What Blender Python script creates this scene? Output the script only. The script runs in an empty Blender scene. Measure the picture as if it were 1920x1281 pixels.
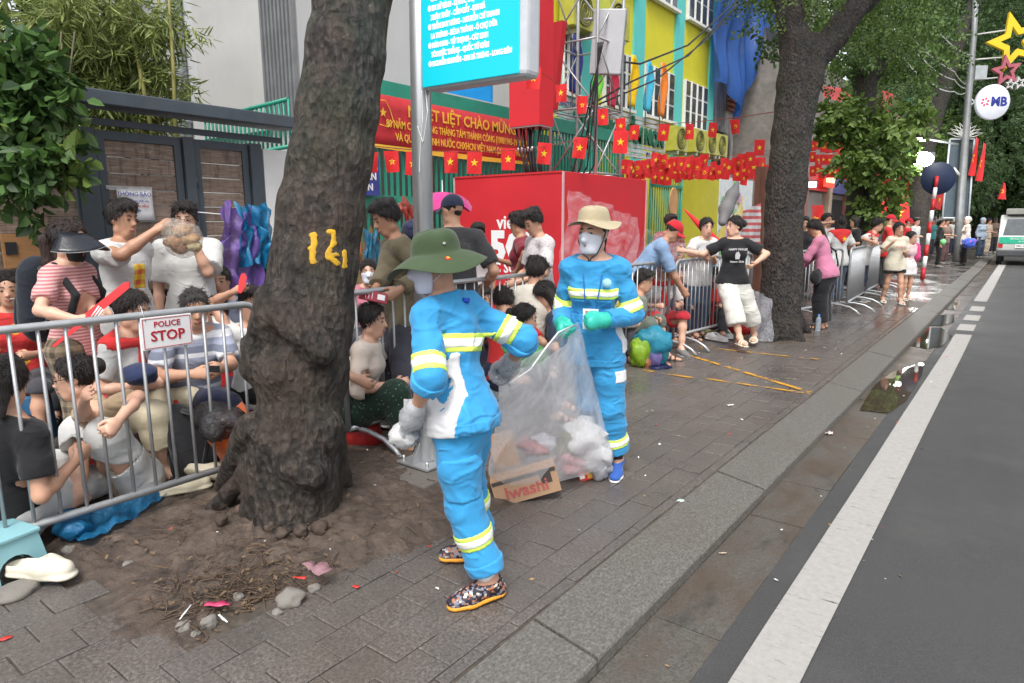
import bpy, bmesh, math, random
import numpy as np
from mathutils import Vector, Matrix
S = bpy.context.scene
COL = S.collection
PI = math.pi
R = math.radians
# ------------------------------------------------------------------ camera
YAW, PITCH, ROLL, EYE = R(37.5), R(10.1), R(0.25), 1.52
FPX = 1244.0
_F = np.array([-math.sin(YAW) * math.cos(PITCH), math.cos(YAW) * math.cos(PITCH), -math.sin(PITCH)])
_r = np.array([math.cos(YAW), math.sin(YAW), 0.0])
_d = np.cross(_F, _r)
_c, _s = math.cos(ROLL), math.sin(ROLL)
CM = np.array([_c * _r + _s * _d, -_s * _r + _c * _d, _F])
cam = bpy.data.cameras.new('camera')
cam.sensor_width = 36.0
cam.lens = 36.0 * FPX / 1920.0
cam.clip_start = 0.05
cam.clip_end = 600
camo = bpy.data.objects.new('camera', cam)
COL.objects.link(camo)
mw = Matrix.Identity(4)
for i in range(3):
    mw[i][0], mw[i][1], mw[i][2] = CM[0][i], -CM[1][i], -CM[2][i]
mw[2][3] = EYE
camo.matrix_world = mw
S.camera = camo
# ------------------------------------------------------------------ light
W = bpy.data.worlds.new('World')
S.world = W
W.use_nodes = True
nt = W.node_tree
sky = nt.nodes.new('ShaderNodeTexSky')
sky.sky_type = 'NISHITA'
sky.sun_disc = False
SUN_EL, SUN_AZ = R(58), R(150)          # azimuth: compass direction the light comes from, clockwise from +Y
sky.sun_elevation = SUN_EL
sky.sun_rotation = SUN_AZ
sky.dust_density = 3.0
sky.air_density = 1.2
hs = nt.nodes.new('ShaderNodeHueSaturation')
hs.inputs['Saturation'].default_value = 0.25
bg = nt.nodes['Background']
bg.inputs['Strength'].default_value = 0.15
nt.links.new(sky.outputs[0], hs.inputs['Color'])
nt.links.new(hs.outputs[0], bg.inputs['Color'])
sun = bpy.data.lights.new('sun', 'SUN')
sun.energy = 1.5
sun.angle = R(18)
sun.color = (1, 0.97, 0.93)
suno = bpy.data.objects.new('sun', sun)
COL.objects.link(suno)
_dir = Vector((math.sin(SUN_AZ) * math.cos(SUN_EL), math.cos(SUN_AZ) * math.cos(SUN_EL), math.sin(SUN_EL)))
suno.rotation_euler = _dir.to_track_quat('Z', 'Y').to_euler()
suno.location = (6, -6, 14)
vs = S.view_settings
vs.view_transform = 'Standard'
vs.look = 'None'
vs.gamma = 1
vs.use_curve_mapping = False
vs.exposure = 0.85
S.cycles.max_bounces = 8
S.cycles.transparent_max_bounces = 24
S.cycles.use_denoising = True
# ------------------------------------------------------------------ measuring helpers (photo pixel + real distance -> place)
def ray(x, y):
    return CM.T @ np.array([(x - 960) / FPX, (y - 640.5) / FPX, 1.0])
def gp(x, y, z=0.0):
    d = ray(x, y); t = (z - EYE) / d[2]
    return np.array([d[0] * t, d[1] * t, z])
def at(x, y, D):
    return np.array([0, 0, EYE]) + ray(x, y) * D
def onx(x, y, X):
    d = ray(x, y); return np.array([0, 0, EYE]) + d * (X / d[0])
def ony(x, y, Y):
    d = ray(x, y); return np.array([0, 0, EYE]) + d * (Y / d[1])
# ------------------------------------------------------------------ objects
def tag(o, label=None, cat=None, group=None, kind=None):
    if label: o['label'] = label
    if cat: o['category'] = cat
    if group: o['group'] = group
    if kind: o['kind'] = kind
    return o
def empty(name, loc=(0, 0, 0), rz=0.0, label=None, cat=None, group=None, parent=None):
    o = bpy.data.objects.new(name, None)
    COL.objects.link(o)
    o.empty_display_size = 0.1
    o.location = loc
    o.rotation_euler = (0, 0, rz)
    if parent: o.parent = parent
    return tag(o, label, cat, group)
def link(name, me, parent=None, m=None, loc=None, rz=None):
    o = bpy.data.objects.new(name, me)
    COL.objects.link(o)
    if parent: o.parent = parent
    if loc is not None: o.location = loc
    if rz is not None: o.rotation_euler = (0, 0, rz)
    if m is not None and me is not None and not me.materials: me.materials.append(m)
    return o
def np_mesh(name, V, F, smooth=False, m=None):
    """V (n,3), F (k,3|4) arrays -> mesh"""
    me = bpy.data.meshes.new(name)
    V = np.asarray(V, np.float32); F = np.asarray(F, np.int32)
    me.vertices.add(len(V)); me.vertices.foreach_set('co', V.ravel())
    k = F.shape[1]
    me.loops.add(F.size); me.loops.foreach_set('vertex_index', F.ravel())
    me.polygons.add(len(F)); me.polygons.foreach_set('loop_start', np.arange(0, F.size, k, dtype=np.int32))
    if smooth: me.polygons.foreach_set('use_smooth', np.ones(len(F), bool))
    me.update(calc_edges=True)
    if m: me.materials.append(m)
    return me
class MB:
    """collects boxes, tubes and plates into one mesh"""
    def __init__(s): s.v = []; s.f = []; s.sm = []
    def add(s, V, F, smooth=False):
        n = len(s.v)
        s.v += [tuple(map(float, p)) for p in V]
        s.f += [tuple(i + n for i in f) for f in F]
        s.sm += [smooth] * len(F)
        return s
    def box(s, c, d, rz=0.0, ax=None):
        """centre, full sizes, optional axes (3 vectors)"""
        c = np.array(c, float); d = np.array(d, float) / 2
        if ax is None:
            ax = np.array([[math.cos(rz), math.sin(rz), 0], [-math.sin(rz), math.cos(rz), 0], [0, 0, 1]])
        ax = np.array(ax, float)
        V = [c + ax[0] * d[0] * i + ax[1] * d[1] * j + ax[2] * d[2] * k for i in (-1, 1) for j in (-1, 1) for k in (-1, 1)]
        return s.add(V, [(0, 1, 3, 2), (4, 6, 7, 5), (0, 4, 5, 1), (2, 3, 7, 6), (0, 2, 6, 4), (1, 5, 7, 3)])
    def tube(s, pts, r, n=8, cap=True):
        pts = [np.array(p, float) for p in pts]; m = len(pts)
        rs = [r] * m if not hasattr(r, '__len__') else list(r)
        V = []; t0 = None
        for i, p in enumerate(pts):
            t = pts[min(i + 1, m - 1)] - pts[max(i - 1, 0)]; t = t / (np.linalg.norm(t) + 1e-9)
            if t0 is None:
                u = np.cross(t, (0, 0, 1.0))
                if np.linalg.norm(u) < 1e-3: u = np.array([1.0, 0, 0])
            else:
                u = u - t * (u @ t)
            u = u / np.linalg.norm(u); w = np.cross(t, u); t0 = t
            V += [p + rs[i] * (math.cos(2 * PI * k / n) * u + math.sin(2 * PI * k / n) * w) for k in range(n)]
        F = [(i * n + k, i * n + (k + 1) % n, (i + 1) * n + (k + 1) % n, (i + 1) * n + k) for i in range(m - 1) for k in range(n)]
        s.add(V, F, True)
        if cap:
            b = len(s.v) - n * m
            s.f += [tuple(range(b + n - 1, b - 1, -1)), tuple(range(b + n * (m - 1), b + n * m))]; s.sm += [False, False]
        return s
    def lathe(s, prof, c=(0, 0, 0), n=20, wob=None):
        """profile of (r,z) about the z axis; wob(ang,i)->(dr,dz)"""
        V = []; m = len(prof)
        for i, (r, z) in enumerate(prof):
            for k in range(n):
                a = 2 * PI * k / n; dr, dz = wob(a, i) if wob else (0, 0)
                V.append((c[0] + (r + dr) * math.cos(a), c[1] + (r + dr) * math.sin(a), c[2] + z + dz))
        F = [(i * n + k, i * n + (k + 1) % n, (i + 1) * n + (k + 1) % n, (i + 1) * n + k) for i in range(m - 1) for k in range(n)]
        return s.add(V, F, True)
    def plate(s, poly, t, ax=2):
        """extrude a closed polygon of 3D points by vector t"""
        poly = [np.array(p, float) for p in poly]; t = np.array(t, float); n = len(poly)
        F = [tuple(range(n - 1, -1, -1)), tuple(range(n, 2 * n))] + [(k, (k + 1) % n, n + (k + 1) % n, n + k) for k in range(n)]
        return s.add(poly + [p + t for p in poly], F)
    def mesh(s, name, m=None):
        me = bpy.data.meshes.new(name)
        me.from_pydata(s.v, [], s.f)
        me.polygons.foreach_set('use_smooth', np.array(s.sm, bool))
        me.update()
        if m: me.materials.append(m)
        return me
    def build(s, name, m, parent=None, loc=None, rz=None):
        return link(name, s.mesh(name, m), parent, None, loc, rz)
def bevel(o, w=0.006, seg=2):
    b = o.modifiers.new('bevel', 'BEVEL'); b.width = w; b.segments = seg; b.limit_method = 'ANGLE'
    return o
# ------------------------------------------------------------------ noise
def vnoise(P, seed=0):
    """value noise in [-1,1] at points P (n,3)"""
    P = np.asarray(P, np.float64); I = np.floor(P).astype(np.int64); f = P - I; f = f * f * (3 - 2 * f)
    def h(i, j, k):
        n = (i * 374761393 + j * 668265263 + k * 2147483647 + seed * 974634777) & 0xffffffff
        n = ((n ^ (n >> 13)) * 1274126177) & 0xffffffff
        return ((n ^ (n >> 16)) & 0xffff) / 32767.5 - 1.0
    x, y, z = I[:, 0], I[:, 1], I[:, 2]; u, v, w = f[:, 0], f[:, 1], f[:, 2]
    a = (h(x, y, z) * (1 - u) + h(x + 1, y, z) * u) * (1 - v) + (h(x, y + 1, z) * (1 - u) + h(x + 1, y + 1, z) * u) * v
    b = (h(x, y, z + 1) * (1 - u) + h(x + 1, y, z + 1) * u) * (1 - v) + (h(x, y + 1, z + 1) * (1 - u) + h(x + 1, y + 1, z + 1) * u) * v
    return a * (1 - w) + b * w
def fbm(P, o=3, seed=0):
    P = np.asarray(P, float); s = 0; a = 1.0
    for i in range(o):
        s = s + a * vnoise(P * (2 ** i), seed + i); a *= 0.5
    return s
# ------------------------------------------------------------------ solid modelling: smooth unions of tapered limbs, meshed by surface nets
def vv(*a): return np.array(a, float)
def nrm(v): v = np.asarray(v, float); return v / (np.linalg.norm(v) + 1e-9)
class Sdf:
    def __init__(s): s.ops = []; s.cuts = []; s.noise = []
    def cone(s, a, b, ra, rb, k=0.02, n=None, f=1.0, g=None, sub=False):
        """tapered limb a->b; flattened by factor f along n"""
        a = np.array(a, float); b = np.array(b, float)
        s.ops.append(('c', a, b, float(ra), float(rb), k, None if n is None else nrm(n), f, sub)); return s
    def ell(s, c, rad, ax=None, k=0.015, sub=False):
        ax = np.eye(3) if ax is None else np.array(ax, float)
        s.ops.append(('e', np.array(c, float), np.array(rad, float), ax, None, k, None, 1.0, sub)); return s
    def cut(s, p, n):
        """remove what lies on the +n side of the plane through p"""
        s.cuts.append(('p', np.array(p, float), nrm(n))); return s
    def cutf(s, fn): s.cuts.append(('f', fn, None)); return s
    def grow(s, d):
        q = Sdf(); q.cuts = list(s.cuts); q.noise = list(s.noise)
        for o in s.ops:
            o = list(o)
            if o[0] == 'c': o[3] += d; o[4] += d
            else: o[2] = o[2] + d
            q.ops.append(tuple(o))
        return q
    def bounds(s):
        lo = np.full(3, 1e9); hi = -lo
        for o in s.ops:
            if o[8]: continue
            if o[0] == 'c':
                lo = np.minimum(lo, np.minimum(o[1] - o[3], o[2] - o[4])); hi = np.maximum(hi, np.maximum(o[1] + o[3], o[2] + o[4]))
            else:
                e = np.sqrt(((o[3] * o[2][:, None]) ** 2).sum(0)); lo = np.minimum(lo, o[1] - e); hi = np.maximum(hi, o[1] + e)
        return lo, hi
    def mesh(s, name, res, m=None, clip=None):
        lo, hi = s.bounds(); mg = 3 * res + 0.01
        lo -= mg; hi += mg
        if clip is not None:
            lo = np.maximum(lo, clip[0]); hi = np.minimum(hi, clip[1])
        n = np.maximum(np.ceil((hi - lo) / res).astype(int) + 1, 4)
        g = [(lo[i] + res * np.arange(n[i])).astype(np.float32) for i in range(3)]
        D = np.full(n, 0.3, np.float32)
        for o in s.ops:
            k = o[5]
            if o[0] == 'c':
                mr = max(o[3], o[4]) + k + 3 * res
                l2 = np.minimum(o[1], o[2]) - mr; h2 = np.maximum(o[1], o[2]) + mr
            else:
                e = np.sqrt(((o[3] * o[2][:, None]) ** 2).sum(0)) + k + 3 * res; l2 = o[1] - e; h2 = o[1] + e
            i0 = np.clip(np.floor((l2 - lo) / res).astype(int), 0, n); i1 = np.clip(np.ceil((h2 - lo) / res).astype(int) + 1, 0, n)
            if (i1 <= i0).any(): continue
            X = g[0][i0[0]:i1[0]][:, None, None]; Y = g[1][i0[1]:i1[1]][None, :, None]; Z = g[2][i0[2]:i1[2]][None, None, :]
            if o[0] == 'c':
                a, b = o[1], o[2]; ba = b - a; L2 = float(ba @ ba) + 1e-9
                px, py, pz = X - a[0], Y - a[1], Z - a[2]
                t = np.clip((px * ba[0] + py * ba[1] + pz * ba[2]) / L2, 0, 1)
                qx, qy, qz = px - t * ba[0], py - t * ba[1], pz - t * ba[2]
                if o[6] is not None and o[7] != 1.0:
                    w = (qx * o[6][0] + qy * o[6][1] + qz * o[6][2]) * (o[7] - 1)
                    qx, qy, qz = qx + w * o[6][0], qy + w * o[6][1], qz + w * o[6][2]
                d = np.sqrt(qx * qx + qy * qy + qz * qz) - (o[3] + t * (o[4] - o[3]))
            else:
                c, rad, ax = o[1], o[2], o[3]; px, py, pz = X - c[0], Y - c[1], Z - c[2]
                q = 0
                for i in range(3):
                    u = (px * ax[i][0] + py * ax[i][1] + pz * ax[i][2]) / rad[i]; q = q + u * u
                d = (np.sqrt(q) - 1) * float(rad.min())
            sl = tuple(slice(i0[i], i1[i]) for i in range(3))
            A = D[sl]
            if o[8]:
                d = -d; h = np.maximum(k - np.abs(A - d), 0) / k; D[sl] = np.maximum(A, d) + h * h * k * 0.25
            else:
                h = np.maximum(k - np.abs(A - d), 0) / k; D[sl] = np.minimum(A, d) - h * h * k * 0.25
        if s.cuts or s.noise:
            I = np.argwhere(D < 0.04)
            P = lo + I * res; v = D[tuple(I.T)].astype(float)
            if s.noise:
                B = np.abs(v) < 0.05
                for fn in s.noise: v[B] = v[B] + fn(P[B])
            for c in s.cuts:
                v = np.maximum(v, (P - c[1]) @ c[2]) if c[0] == 'p' else np.maximum(v, c[1](P))
            D[tuple(I.T)] = v
        D[0], D[-1], D[:, 0], D[:, -1], D[:, :, 0], D[:, :, -1] = (.1,) * 6
        V, F = nets(D, lo, res)
        return np_mesh(name, V, F, True, m)
def nets(D, lo, res):
    B = D < 0
    a = B[:-1, :-1, :-1].astype(np.int8)
    cnt = sum(B[i:D.shape[0] - 1 + i, j:D.shape[1] - 1 + j, k:D.shape[2] - 1 + k].astype(np.int8) for i in (0, 1) for j in (0, 1) for k in (0, 1))
    act = np.argwhere((cnt > 0) & (cnt < 8))
    cs = np.array([(i, j, k) for i in (0, 1) for j in (0, 1) for k in (0, 1)])
    v = np.stack([D[act[:, 0] + c[0], act[:, 1] + c[1], act[:, 2] + c[2]] for c in cs], 1)
    pos = np.zeros((len(act), 3)); num = np.zeros(len(act))
    for i in range(8):
        for j in range(i + 1, 8):
            if abs(cs[i] - cs[j]).sum() == 1:
                x = (v[:, i] < 0) != (v[:, j] < 0)
                t = v[x, i] / (v[x, i] - v[x, j])
                pos[x] += cs[i] + t[:, None] * (cs[j] - cs[i]); num[x] += 1
    V = lo + (act + pos / np.maximum(num, 1)[:, None]) * res
    idx = np.full(np.array(D.shape) - 1, -1, np.int32); idx[tuple(act.T)] = np.arange(len(act))
    Fs = []
    for ax in range(3):
        u, w = (ax + 1) % 3, (ax + 2) % 3
        s0 = [slice(None)] * 3; s1 = [slice(None)] * 3; s0[ax] = slice(0, -1); s1[ax] = slice(1, None)
        A, C = B[tuple(s0)], B[tuple(s1)]
        e = np.argwhere(A != C)
        e = e[(e[:, u] > 0) & (e[:, w] > 0) & (e[:, u] < D.shape[u] - 1) & (e[:, w] < D.shape[w] - 1)]
        ins = A[tuple(e.T)]
        def cell(du, dw):
            q = e.copy(); q[:, u] += du; q[:, w] += dw; return idx[tuple(q.T)]
        q = np.stack([cell(-1, -1), cell(0, -1), cell(0, 0), cell(-1, 0)], 1)
        q[~ins] = q[~ins][:, ::-1]
        Fs.append(q)
    return V, np.concatenate(Fs)
# ------------------------------------------------------------------ materials
_MC = {}
class NT:
    """small node-graph helper"""
    def __init__(s, name):
        s.m = bpy.data.materials.new(name); s.m.use_nodes = True; s.t = s.m.node_tree
        s.b = s.t.nodes['Principled BSDF']; s.o = s.t.nodes['Material Output']
    def n(s, ty, **kw):
        x = s.t.nodes.new('ShaderNode' + ty)
        for k, v in kw.items():
            if k.startswith('_'): setattr(x, k[1:], v)
            else: s.set(x.inputs[k.replace('__', ' ')], v)
        return x
    def set(s, sock, v):
        if hasattr(v, 'links'): s.t.links.new(v, sock)
        elif hasattr(v, 'outputs'): s.t.links.new(v.outputs[0], sock)
        else:
            if hasattr(v, '__len__') and len(v) == 3 and sock.type == 'RGBA': v = (*v, 1)
            sock.default_value = v
    def bs(s, **kw):
        for k, v in kw.items(): s.set(s.b.inputs[k.replace('__', ' ')], v)
    def pos(s, space='Object'):
        if space == 'World': return s.n('NewGeometry').outputs['Position']
        return s.n('TexCoord').outputs[space]
    def noise(s, vec, scale, detail=4, rough=.6, dist=0.0):
        return s.n('TexNoise', Vector=vec, Scale=scale, Detail=detail, Roughness=rough, Distortion=dist).outputs[0]
    def ramp(s, f, stops, mode='LINEAR'):
        r = s.n('ValToRGB', Fac=f); r.color_ramp.interpolation = mode
        e = r.color_ramp.elements
        while len(e) < len(stops): e.new(0.5)
        for x, (p, c) in zip(e, stops):
            x.position = p; x.color = (*c, 1) if hasattr(c, '__len__') else (c, c, c, 1)
        return r.outputs[0]
    def mix(s, f, a, b, ty='MIX'):
        x = s.n('Mix', _data_type='RGBA', _blend_type=ty)
        s.set(x.inputs[0], f); s.set(x.inputs[6], a); s.set(x.inputs[7], b); return x.outputs[2]
    def math(s, op, a, b=0.0, c=0.0, clamp=False):
        x = s.n('Math', _operation=op, _use_clamp=clamp); s.set(x.inputs[0], a); s.set(x.inputs[1], b); s.set(x.inputs[2], c); return x.outputs[0]
    def mr(s, f, a, b, c=0.0, d=1.0):
        x = s.n('MapRange'); s.set(x.inputs[0], f)
        for i, v in enumerate((a, b, c, d)): x.inputs[i + 1].default_value = v
        return x.outputs[0]
    def scale(s, vec, k):
        x = s.n('Mapping', Vector=vec); x.inputs['Scale'].default_value = k; return x.outputs[0]
    def sep(s, vec): return s.n('SeparateXYZ', Vector=vec).outputs
    def bump(s, h, st=.3, dist=.01, prev=None):
        x = s.n('Bump', Strength=st, Distance=dist, Height=h)
        if prev is not None: s.set(x.inputs['Normal'], prev)
        return x.outputs[0]
def dk(c, f): return tuple(min(1, x * f) for x in c)
def mat(name, col, rough=.6, metal=0.0, var=.18, vs=5.0, bump=.15, bs=60.0, spec=.4, dirt=0.0, dist=.004, coat=0.0, space='Object', stretch=None):
    """plain surface with uneven tone, fine relief and optional grime"""
    if name in _MC: return _MC[name]
    t = NT(name); p = t.pos(space)
    q = t.scale(p, stretch) if stretch else p
    n = t.noise(q, vs, 5)
    c = t.ramp(n, [(.25, dk(col, 1 - var)), (.75, dk(col, 1 + var))])
    if dirt:
        d = t.ramp(t.noise(q, vs * .45, 6, .7), [(.42, 0.0), (.72, dirt)])
        c = t.mix(d, c, (.09, .075, .06))
    t.bs(Base__Color=c, Roughness=t.mr(n, .3, .7, max(.02, rough - .08), min(1, rough + .08)), Metallic=metal)
    t.b.inputs['Specular IOR Level'].default_value = spec
    if coat: t.b.inputs['Coat Weight'].default_value = coat
    if bump: t.bs(Normal=t.bump(t.noise(q, bs, 3), bump, dist))
    _MC[name] = t.m
    return t.m
def cloth(name, col, rough=.85, pattern=None, col2=None, ps=30.0, wr=.55, sheen=.15, col3=None):
    if name in _MC: return _MC[name]
    t = NT(name); p = t.pos()
    n = t.noise(p, 7, 4)
    c = t.ramp(n, [(.25, dk(col, .82)), (.75, dk(col, 1.12))])
    x, y, z = t.sep(p)
    if pattern == 'stripe':
        w = t.math('SINE', t.math('MULTIPLY', z, ps)); c = t.mix(t.mr(w, -.1, .25), c, col2)
    elif pattern == 'wide':
        w = t.math('SINE', t.math('MULTIPLY', z, ps)); c = t.mix(t.mr(w, .35, .45), c, col2)
        w2 = t.math('SINE', t.math('MULTIPLY', z, ps * .5)); c = t.mix(t.mr(w2, .8, .86), c, col3 or col2)
    elif pattern == 'plaid':
        a = t.mr(t.math('SINE', t.math('MULTIPLY', z, ps)), .0, .2); b = t.mr(t.math('SINE', t.math('MULTIPLY', t.math('ADD', x, y), ps)), .0, .2)
        c = t.mix(t.math('MULTIPLY', t.math('ADD', a, b), .45), c, col2)
    elif pattern == 'spots':
        v = t.n('TexVoronoi', Vector=p, Scale=ps); c = t.mix(t.mr(v.outputs['Distance'], .22, .18), c, col2)
    elif pattern == 'camo':
        v = t.n('TexVoronoi', Vector=p, Scale=ps)
        c = t.ramp(t.sep(v.outputs['Color'])[0], [(0, col), (.35, col2), (.55, (.2, .2, .24)), (.72, col3), (.88, (.5, .45, .4))], 'CONSTANT')
    t.bs(Base__Color=c, Roughness=rough)
    t.b.inputs['Specular IOR Level'].default_value = .25
    t.b.inputs['Sheen Weight'].default_value = sheen
    rg = t.n('TexNoise', Vector=t.scale(p, (1, 1, 1.7)), Scale=11, Detail=4, Roughness=.5, Distortion=.8); rg.noise_type = 'RIDGED_MULTIFRACTAL'
    b1 = t.bump(rg.outputs[0], wr, .012)
    t.bs(Normal=t.bump(t.noise(p, 260, 2), .08, .002, b1))
    _MC[name] = t.m
    return t.m
def skin(tone):
    nm = 'skin_%d' % tone
    if nm in _MC: return _MC[nm]
    col = [(.62, .38, .27), (.52, .30, .20), (.42, .23, .145), (.34, .18, .11)][tone]
    t = NT(nm); p = t.pos(); n = t.noise(p, 12, 4)
    t.bs(Base__Color=t.ramp(n, [(.3, dk(col, .88)), (.7, (col[0] * 1.06, col[1] * .98, col[2] * .97))]), Roughness=.5)
    t.bs(Normal=t.bump(t.noise(p, 180, 3), .1, .002))
    _MC[nm] = t.m
    return t.m
def hairm(col=(.012, .009, .008)):
    nm = 'hair_%.3f' % col[0]
    if nm in _MC: return _MC[nm]
    t = NT(nm); p = t.scale(t.pos(), (90, 90, 9)); n = t.noise(p, 1.5, 4)
    t.bs(Base__Color=t.ramp(n, [(.3, dk(col, .6)), (.75, dk(col, 2.2))]), Roughness=.5, Normal=t.bump(n, .9, .02))
    _MC[nm] = t.m
    return t.m
def plastic(name, col, alpha=.4, rough=.15, crinkle=.6, sc=18.0):
    """thin plastic film: part see-through, part milky, crinkled"""
    if name in _MC: return _MC[name]
    t = NT(name); p = t.pos(); n = t.noise(p, sc, 5, .6, 1.0)
    t.bs(Base__Color=col, Roughness=rough, Normal=t.bump(n, crinkle, .03))
    t.b.inputs['Specular IOR Level'].default_value = .6
    tr = t.n('BsdfTransparent'); tl = t.n('BsdfTranslucent', Color=col); m0 = t.n('MixShader', Fac=.4); t.set(m0.inputs[1], t.b); t.set(m0.inputs[2], tl)
    a = t.ramp(n, [(.3, max(0, alpha - .16)), (.72, min(1, alpha + .22))])
    mx = t.n('MixShader'); t.set(mx.inputs[0], a); t.set(mx.inputs[1], tr); t.set(mx.inputs[2], m0)
    t.t.links.new(mx.outputs[0], t.o.inputs[0])
    _MC[name] = t.m
    return t.m
def worn_paint(name, col, lo, hi, sc=14.0, rough=.6, streak=None):
    """road paint rubbed away in patches"""
    if name in _MC: return _MC[name]
    t = NT(name); p = t.pos('World'); q = t.scale(p, streak) if streak else p
    n = t.noise(q, sc, 8, .75)
    c = t.ramp(t.noise(p, 30, 5, .7), [(.3, dk(col, .78)), (.7, col)])
    t.bs(Base__Color=c, Roughness=rough, Normal=t.bump(t.noise(q, 90, 3), .35, .004))
    tr = t.n('BsdfTransparent'); mx = t.n('MixShader')
    t.set(mx.inputs[0], t.mr(n, lo, hi)); t.set(mx.inputs[1], tr); t.set(mx.inputs[2], t.b)
    t.t.links.new(mx.outputs[0], t.o.inputs[0])
    _MC[name] = t.m
    return t.m
def emit(name, col, st):
    if name in _MC: return _MC[name]
    t = NT(name); t.bs(Base__Color=col, Emission__Color=col); t.b.inputs['Emission Strength'].default_value = st
    _MC[name] = t.m
    return t.m
FONT_CACHE = {}
def text(s, size, m, pos, right, up, parent=None, name='lettering', ext=.0015, align='CENTER', sx=1.0, bold=0.0):
    """flat raised lettering at pos, reading along `right`, top towards `up`"""
    cu = bpy.data.curves.new('text', 'FONT'); cu.body = s; cu.size = size; cu.extrude = ext; cu.align_x = align; cu.align_y = 'CENTER'; cu.resolution_u = 2
    if bold: cu.offset = bold
    tmp = bpy.data.objects.new('text', cu); COL.objects.link(tmp)
    me = bpy.data.meshes.new_from_object(tmp.evaluated_get(bpy.context.evaluated_depsgraph_get()))
    bpy.data.objects.remove(tmp)
    me.materials.clear(); me.materials.append(m)
    o = bpy.data.objects.new(name, me); COL.objects.link(o)
    r = Vector(nrm(right)); u = Vector(nrm(up)); n = r.cross(u)
    M4 = Matrix.Identity(4)
    for i in range(3): M4[i][0], M4[i][1], M4[i][2], M4[i][3] = r[i] * sx, u[i], n[i], pos[i]
    if parent:
        o.parent = parent; M4 = parent_matrix(parent).inverted() @ M4
    o.matrix_local = M4
    return o
def parent_matrix(o):
    m = o.matrix_basis.copy()
    while o.parent:
        o = o.parent; m = o.matrix_basis @ m
    return m
# ------------------------------------------------------------------ ground materials
def m_paver():
    t = NT('granite_paver'); p = t.pos('World')
    inf = t.n('ObjectInfo').outputs['Random']
    sp = t.noise(p, 75, 3, .75)
    c = t.ramp(sp, [(.30, (0.054, 0.048, 0.045)), (.5, (0.113, 0.098, 0.088)), (.72, (0.205, 0.182, 0.166))])
    c = t.mix(t.mr(inf, 0, 1, .0, .40), c, (0.083, 0.077, 0.071))
    big = t.noise(p, 1.3, 5, .65)
    c = t.mix(t.ramp(big, [(.52, 0.0), (.70, .5)]), c, (0.091, 0.068, 0.048))       # mud smears
    x, y, z = t.sep(p)
    wet = t.math('MULTIPLY', t.mr(y, 6.0, 11.0), t.ramp(t.noise(p, .9, 4), [(.36, 0.15), (.55, 1.0)]))
    wet = t.math('MAXIMUM', wet, t.ramp(t.noise(p, 1.9, 5), [(.45, .0), (.68, .85)]))
    c = t.mix(t.math('MULTIPLY', wet, .35), c, (0.031, 0.028, 0.028))
    ro = t.math('ADD', t.mr(wet, 0, 1, .36, .10), t.math('MULTIPLY', sp, .12))
    t.bs(Base__Color=c, Roughness=ro, Normal=t.bump(t.noise(p, 120, 3, .7), t.mr(wet, 0, 1, .5, .12), .004))
    t.b.inputs['Specular IOR Level'].default_value = .5
    return t.m
def m_kerb():
    t = NT('granite_kerb'); p = t.pos('World')
    sp = t.noise(t.scale(p, (1.6, 1, 1)), 60, 4, .78)
    c = t.ramp(sp, [(.28, (0.050, 0.046, 0.041)), (.5, (0.113, 0.106, 0.096)), (.74, (0.218, 0.206, 0.189))])
    gr = t.noise(t.scale(p, (6, 2.2, 1)), 12, 4, .7)
    c = t.mix(t.ramp(gr, [(.45, 0.0), (.7, .35)]), c, (0.101, 0.080, 0.059))
    c = t.mix(t.ramp(t.noise(p, .8, 4), [(.5, 0.0), (.75, .5)]), c, (0.092, 0.084, 0.050))
    t.bs(Base__Color=c, Roughness=.5, Normal=t.bump(t.noise(t.scale(p, (1, .35, 1)), 70, 4, .75), .6, .008))
    return t.m
def m_asphalt():
    t = NT('asphalt'); p = t.pos('World')
    sp = t.noise(p, 170, 2, .8)
    c = t.ramp(sp, [(.3, (0.030, 0.030, 0.030)), (.6, (0.061, 0.060, 0.060)), (.85, (0.117, 0.114, 0.112))])
    c = t.mix(t.ramp(t.noise(p, .55, 5, .6), [(.4, 0.0), (.7, .5)]), c, (0.064, 0.063, 0.062))
    c = t.mix(t.ramp(t.noise(t.scale(p, (1, .15, 1)), 2.2, 4), [(.5, 0.0), (.8, .3)]), c, (0.016, 0.016, 0.016))
    vo = t.n('TexVoronoi', Vector=t.scale(p, (1, .6, 1)), Scale=.9, _feature='DISTANCE_TO_EDGE')
    ck = t.math('MULTIPLY', t.mr(vo.outputs['Distance'], .004, .0), t.ramp(t.noise(p, .5, 3), [(.5, 0.0), (.6, .7)]))
    c = t.mix(t.ramp(t.noise(p, 1.7, 6, .7), [(.52, 0.0), (.75, .45)]), c, (0.091, 0.088, 0.083))
    t.bs(Base__Color=c, Roughness=t.mr(t.noise(p, .8, 4), .3, .7, .42, .62), Normal=t.bump(sp, .55, .006))
    return t.m
def m_gutter():
    t = NT('gutter_concrete'); p = t.pos('World')
    sp = t.noise(p, 80, 3, .75)
    c = t.ramp(sp, [(.3, (.05, .046, .04)), (.7, (.125, .114, .10))])
    mud = t.ramp(t.noise(t.scale(p, (1, .6, 1)), 3.2, 6, .65), [(.38, 0.0), (.6, .85)])
    c = t.mix(mud, c, (.078, .056, .04))
    c = t.mix(t.ramp(t.noise(t.scale(p, (1, .4, 1)), 5, 5, .7), [(.55, 0.0), (.68, .75)]), c, (.032, .03, .028))
    t.bs(Base__Color=c, Roughness=t.mr(mud, 0, 1, .5, .3), Normal=t.bump(sp, .4, .005))
    return t.m
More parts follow.
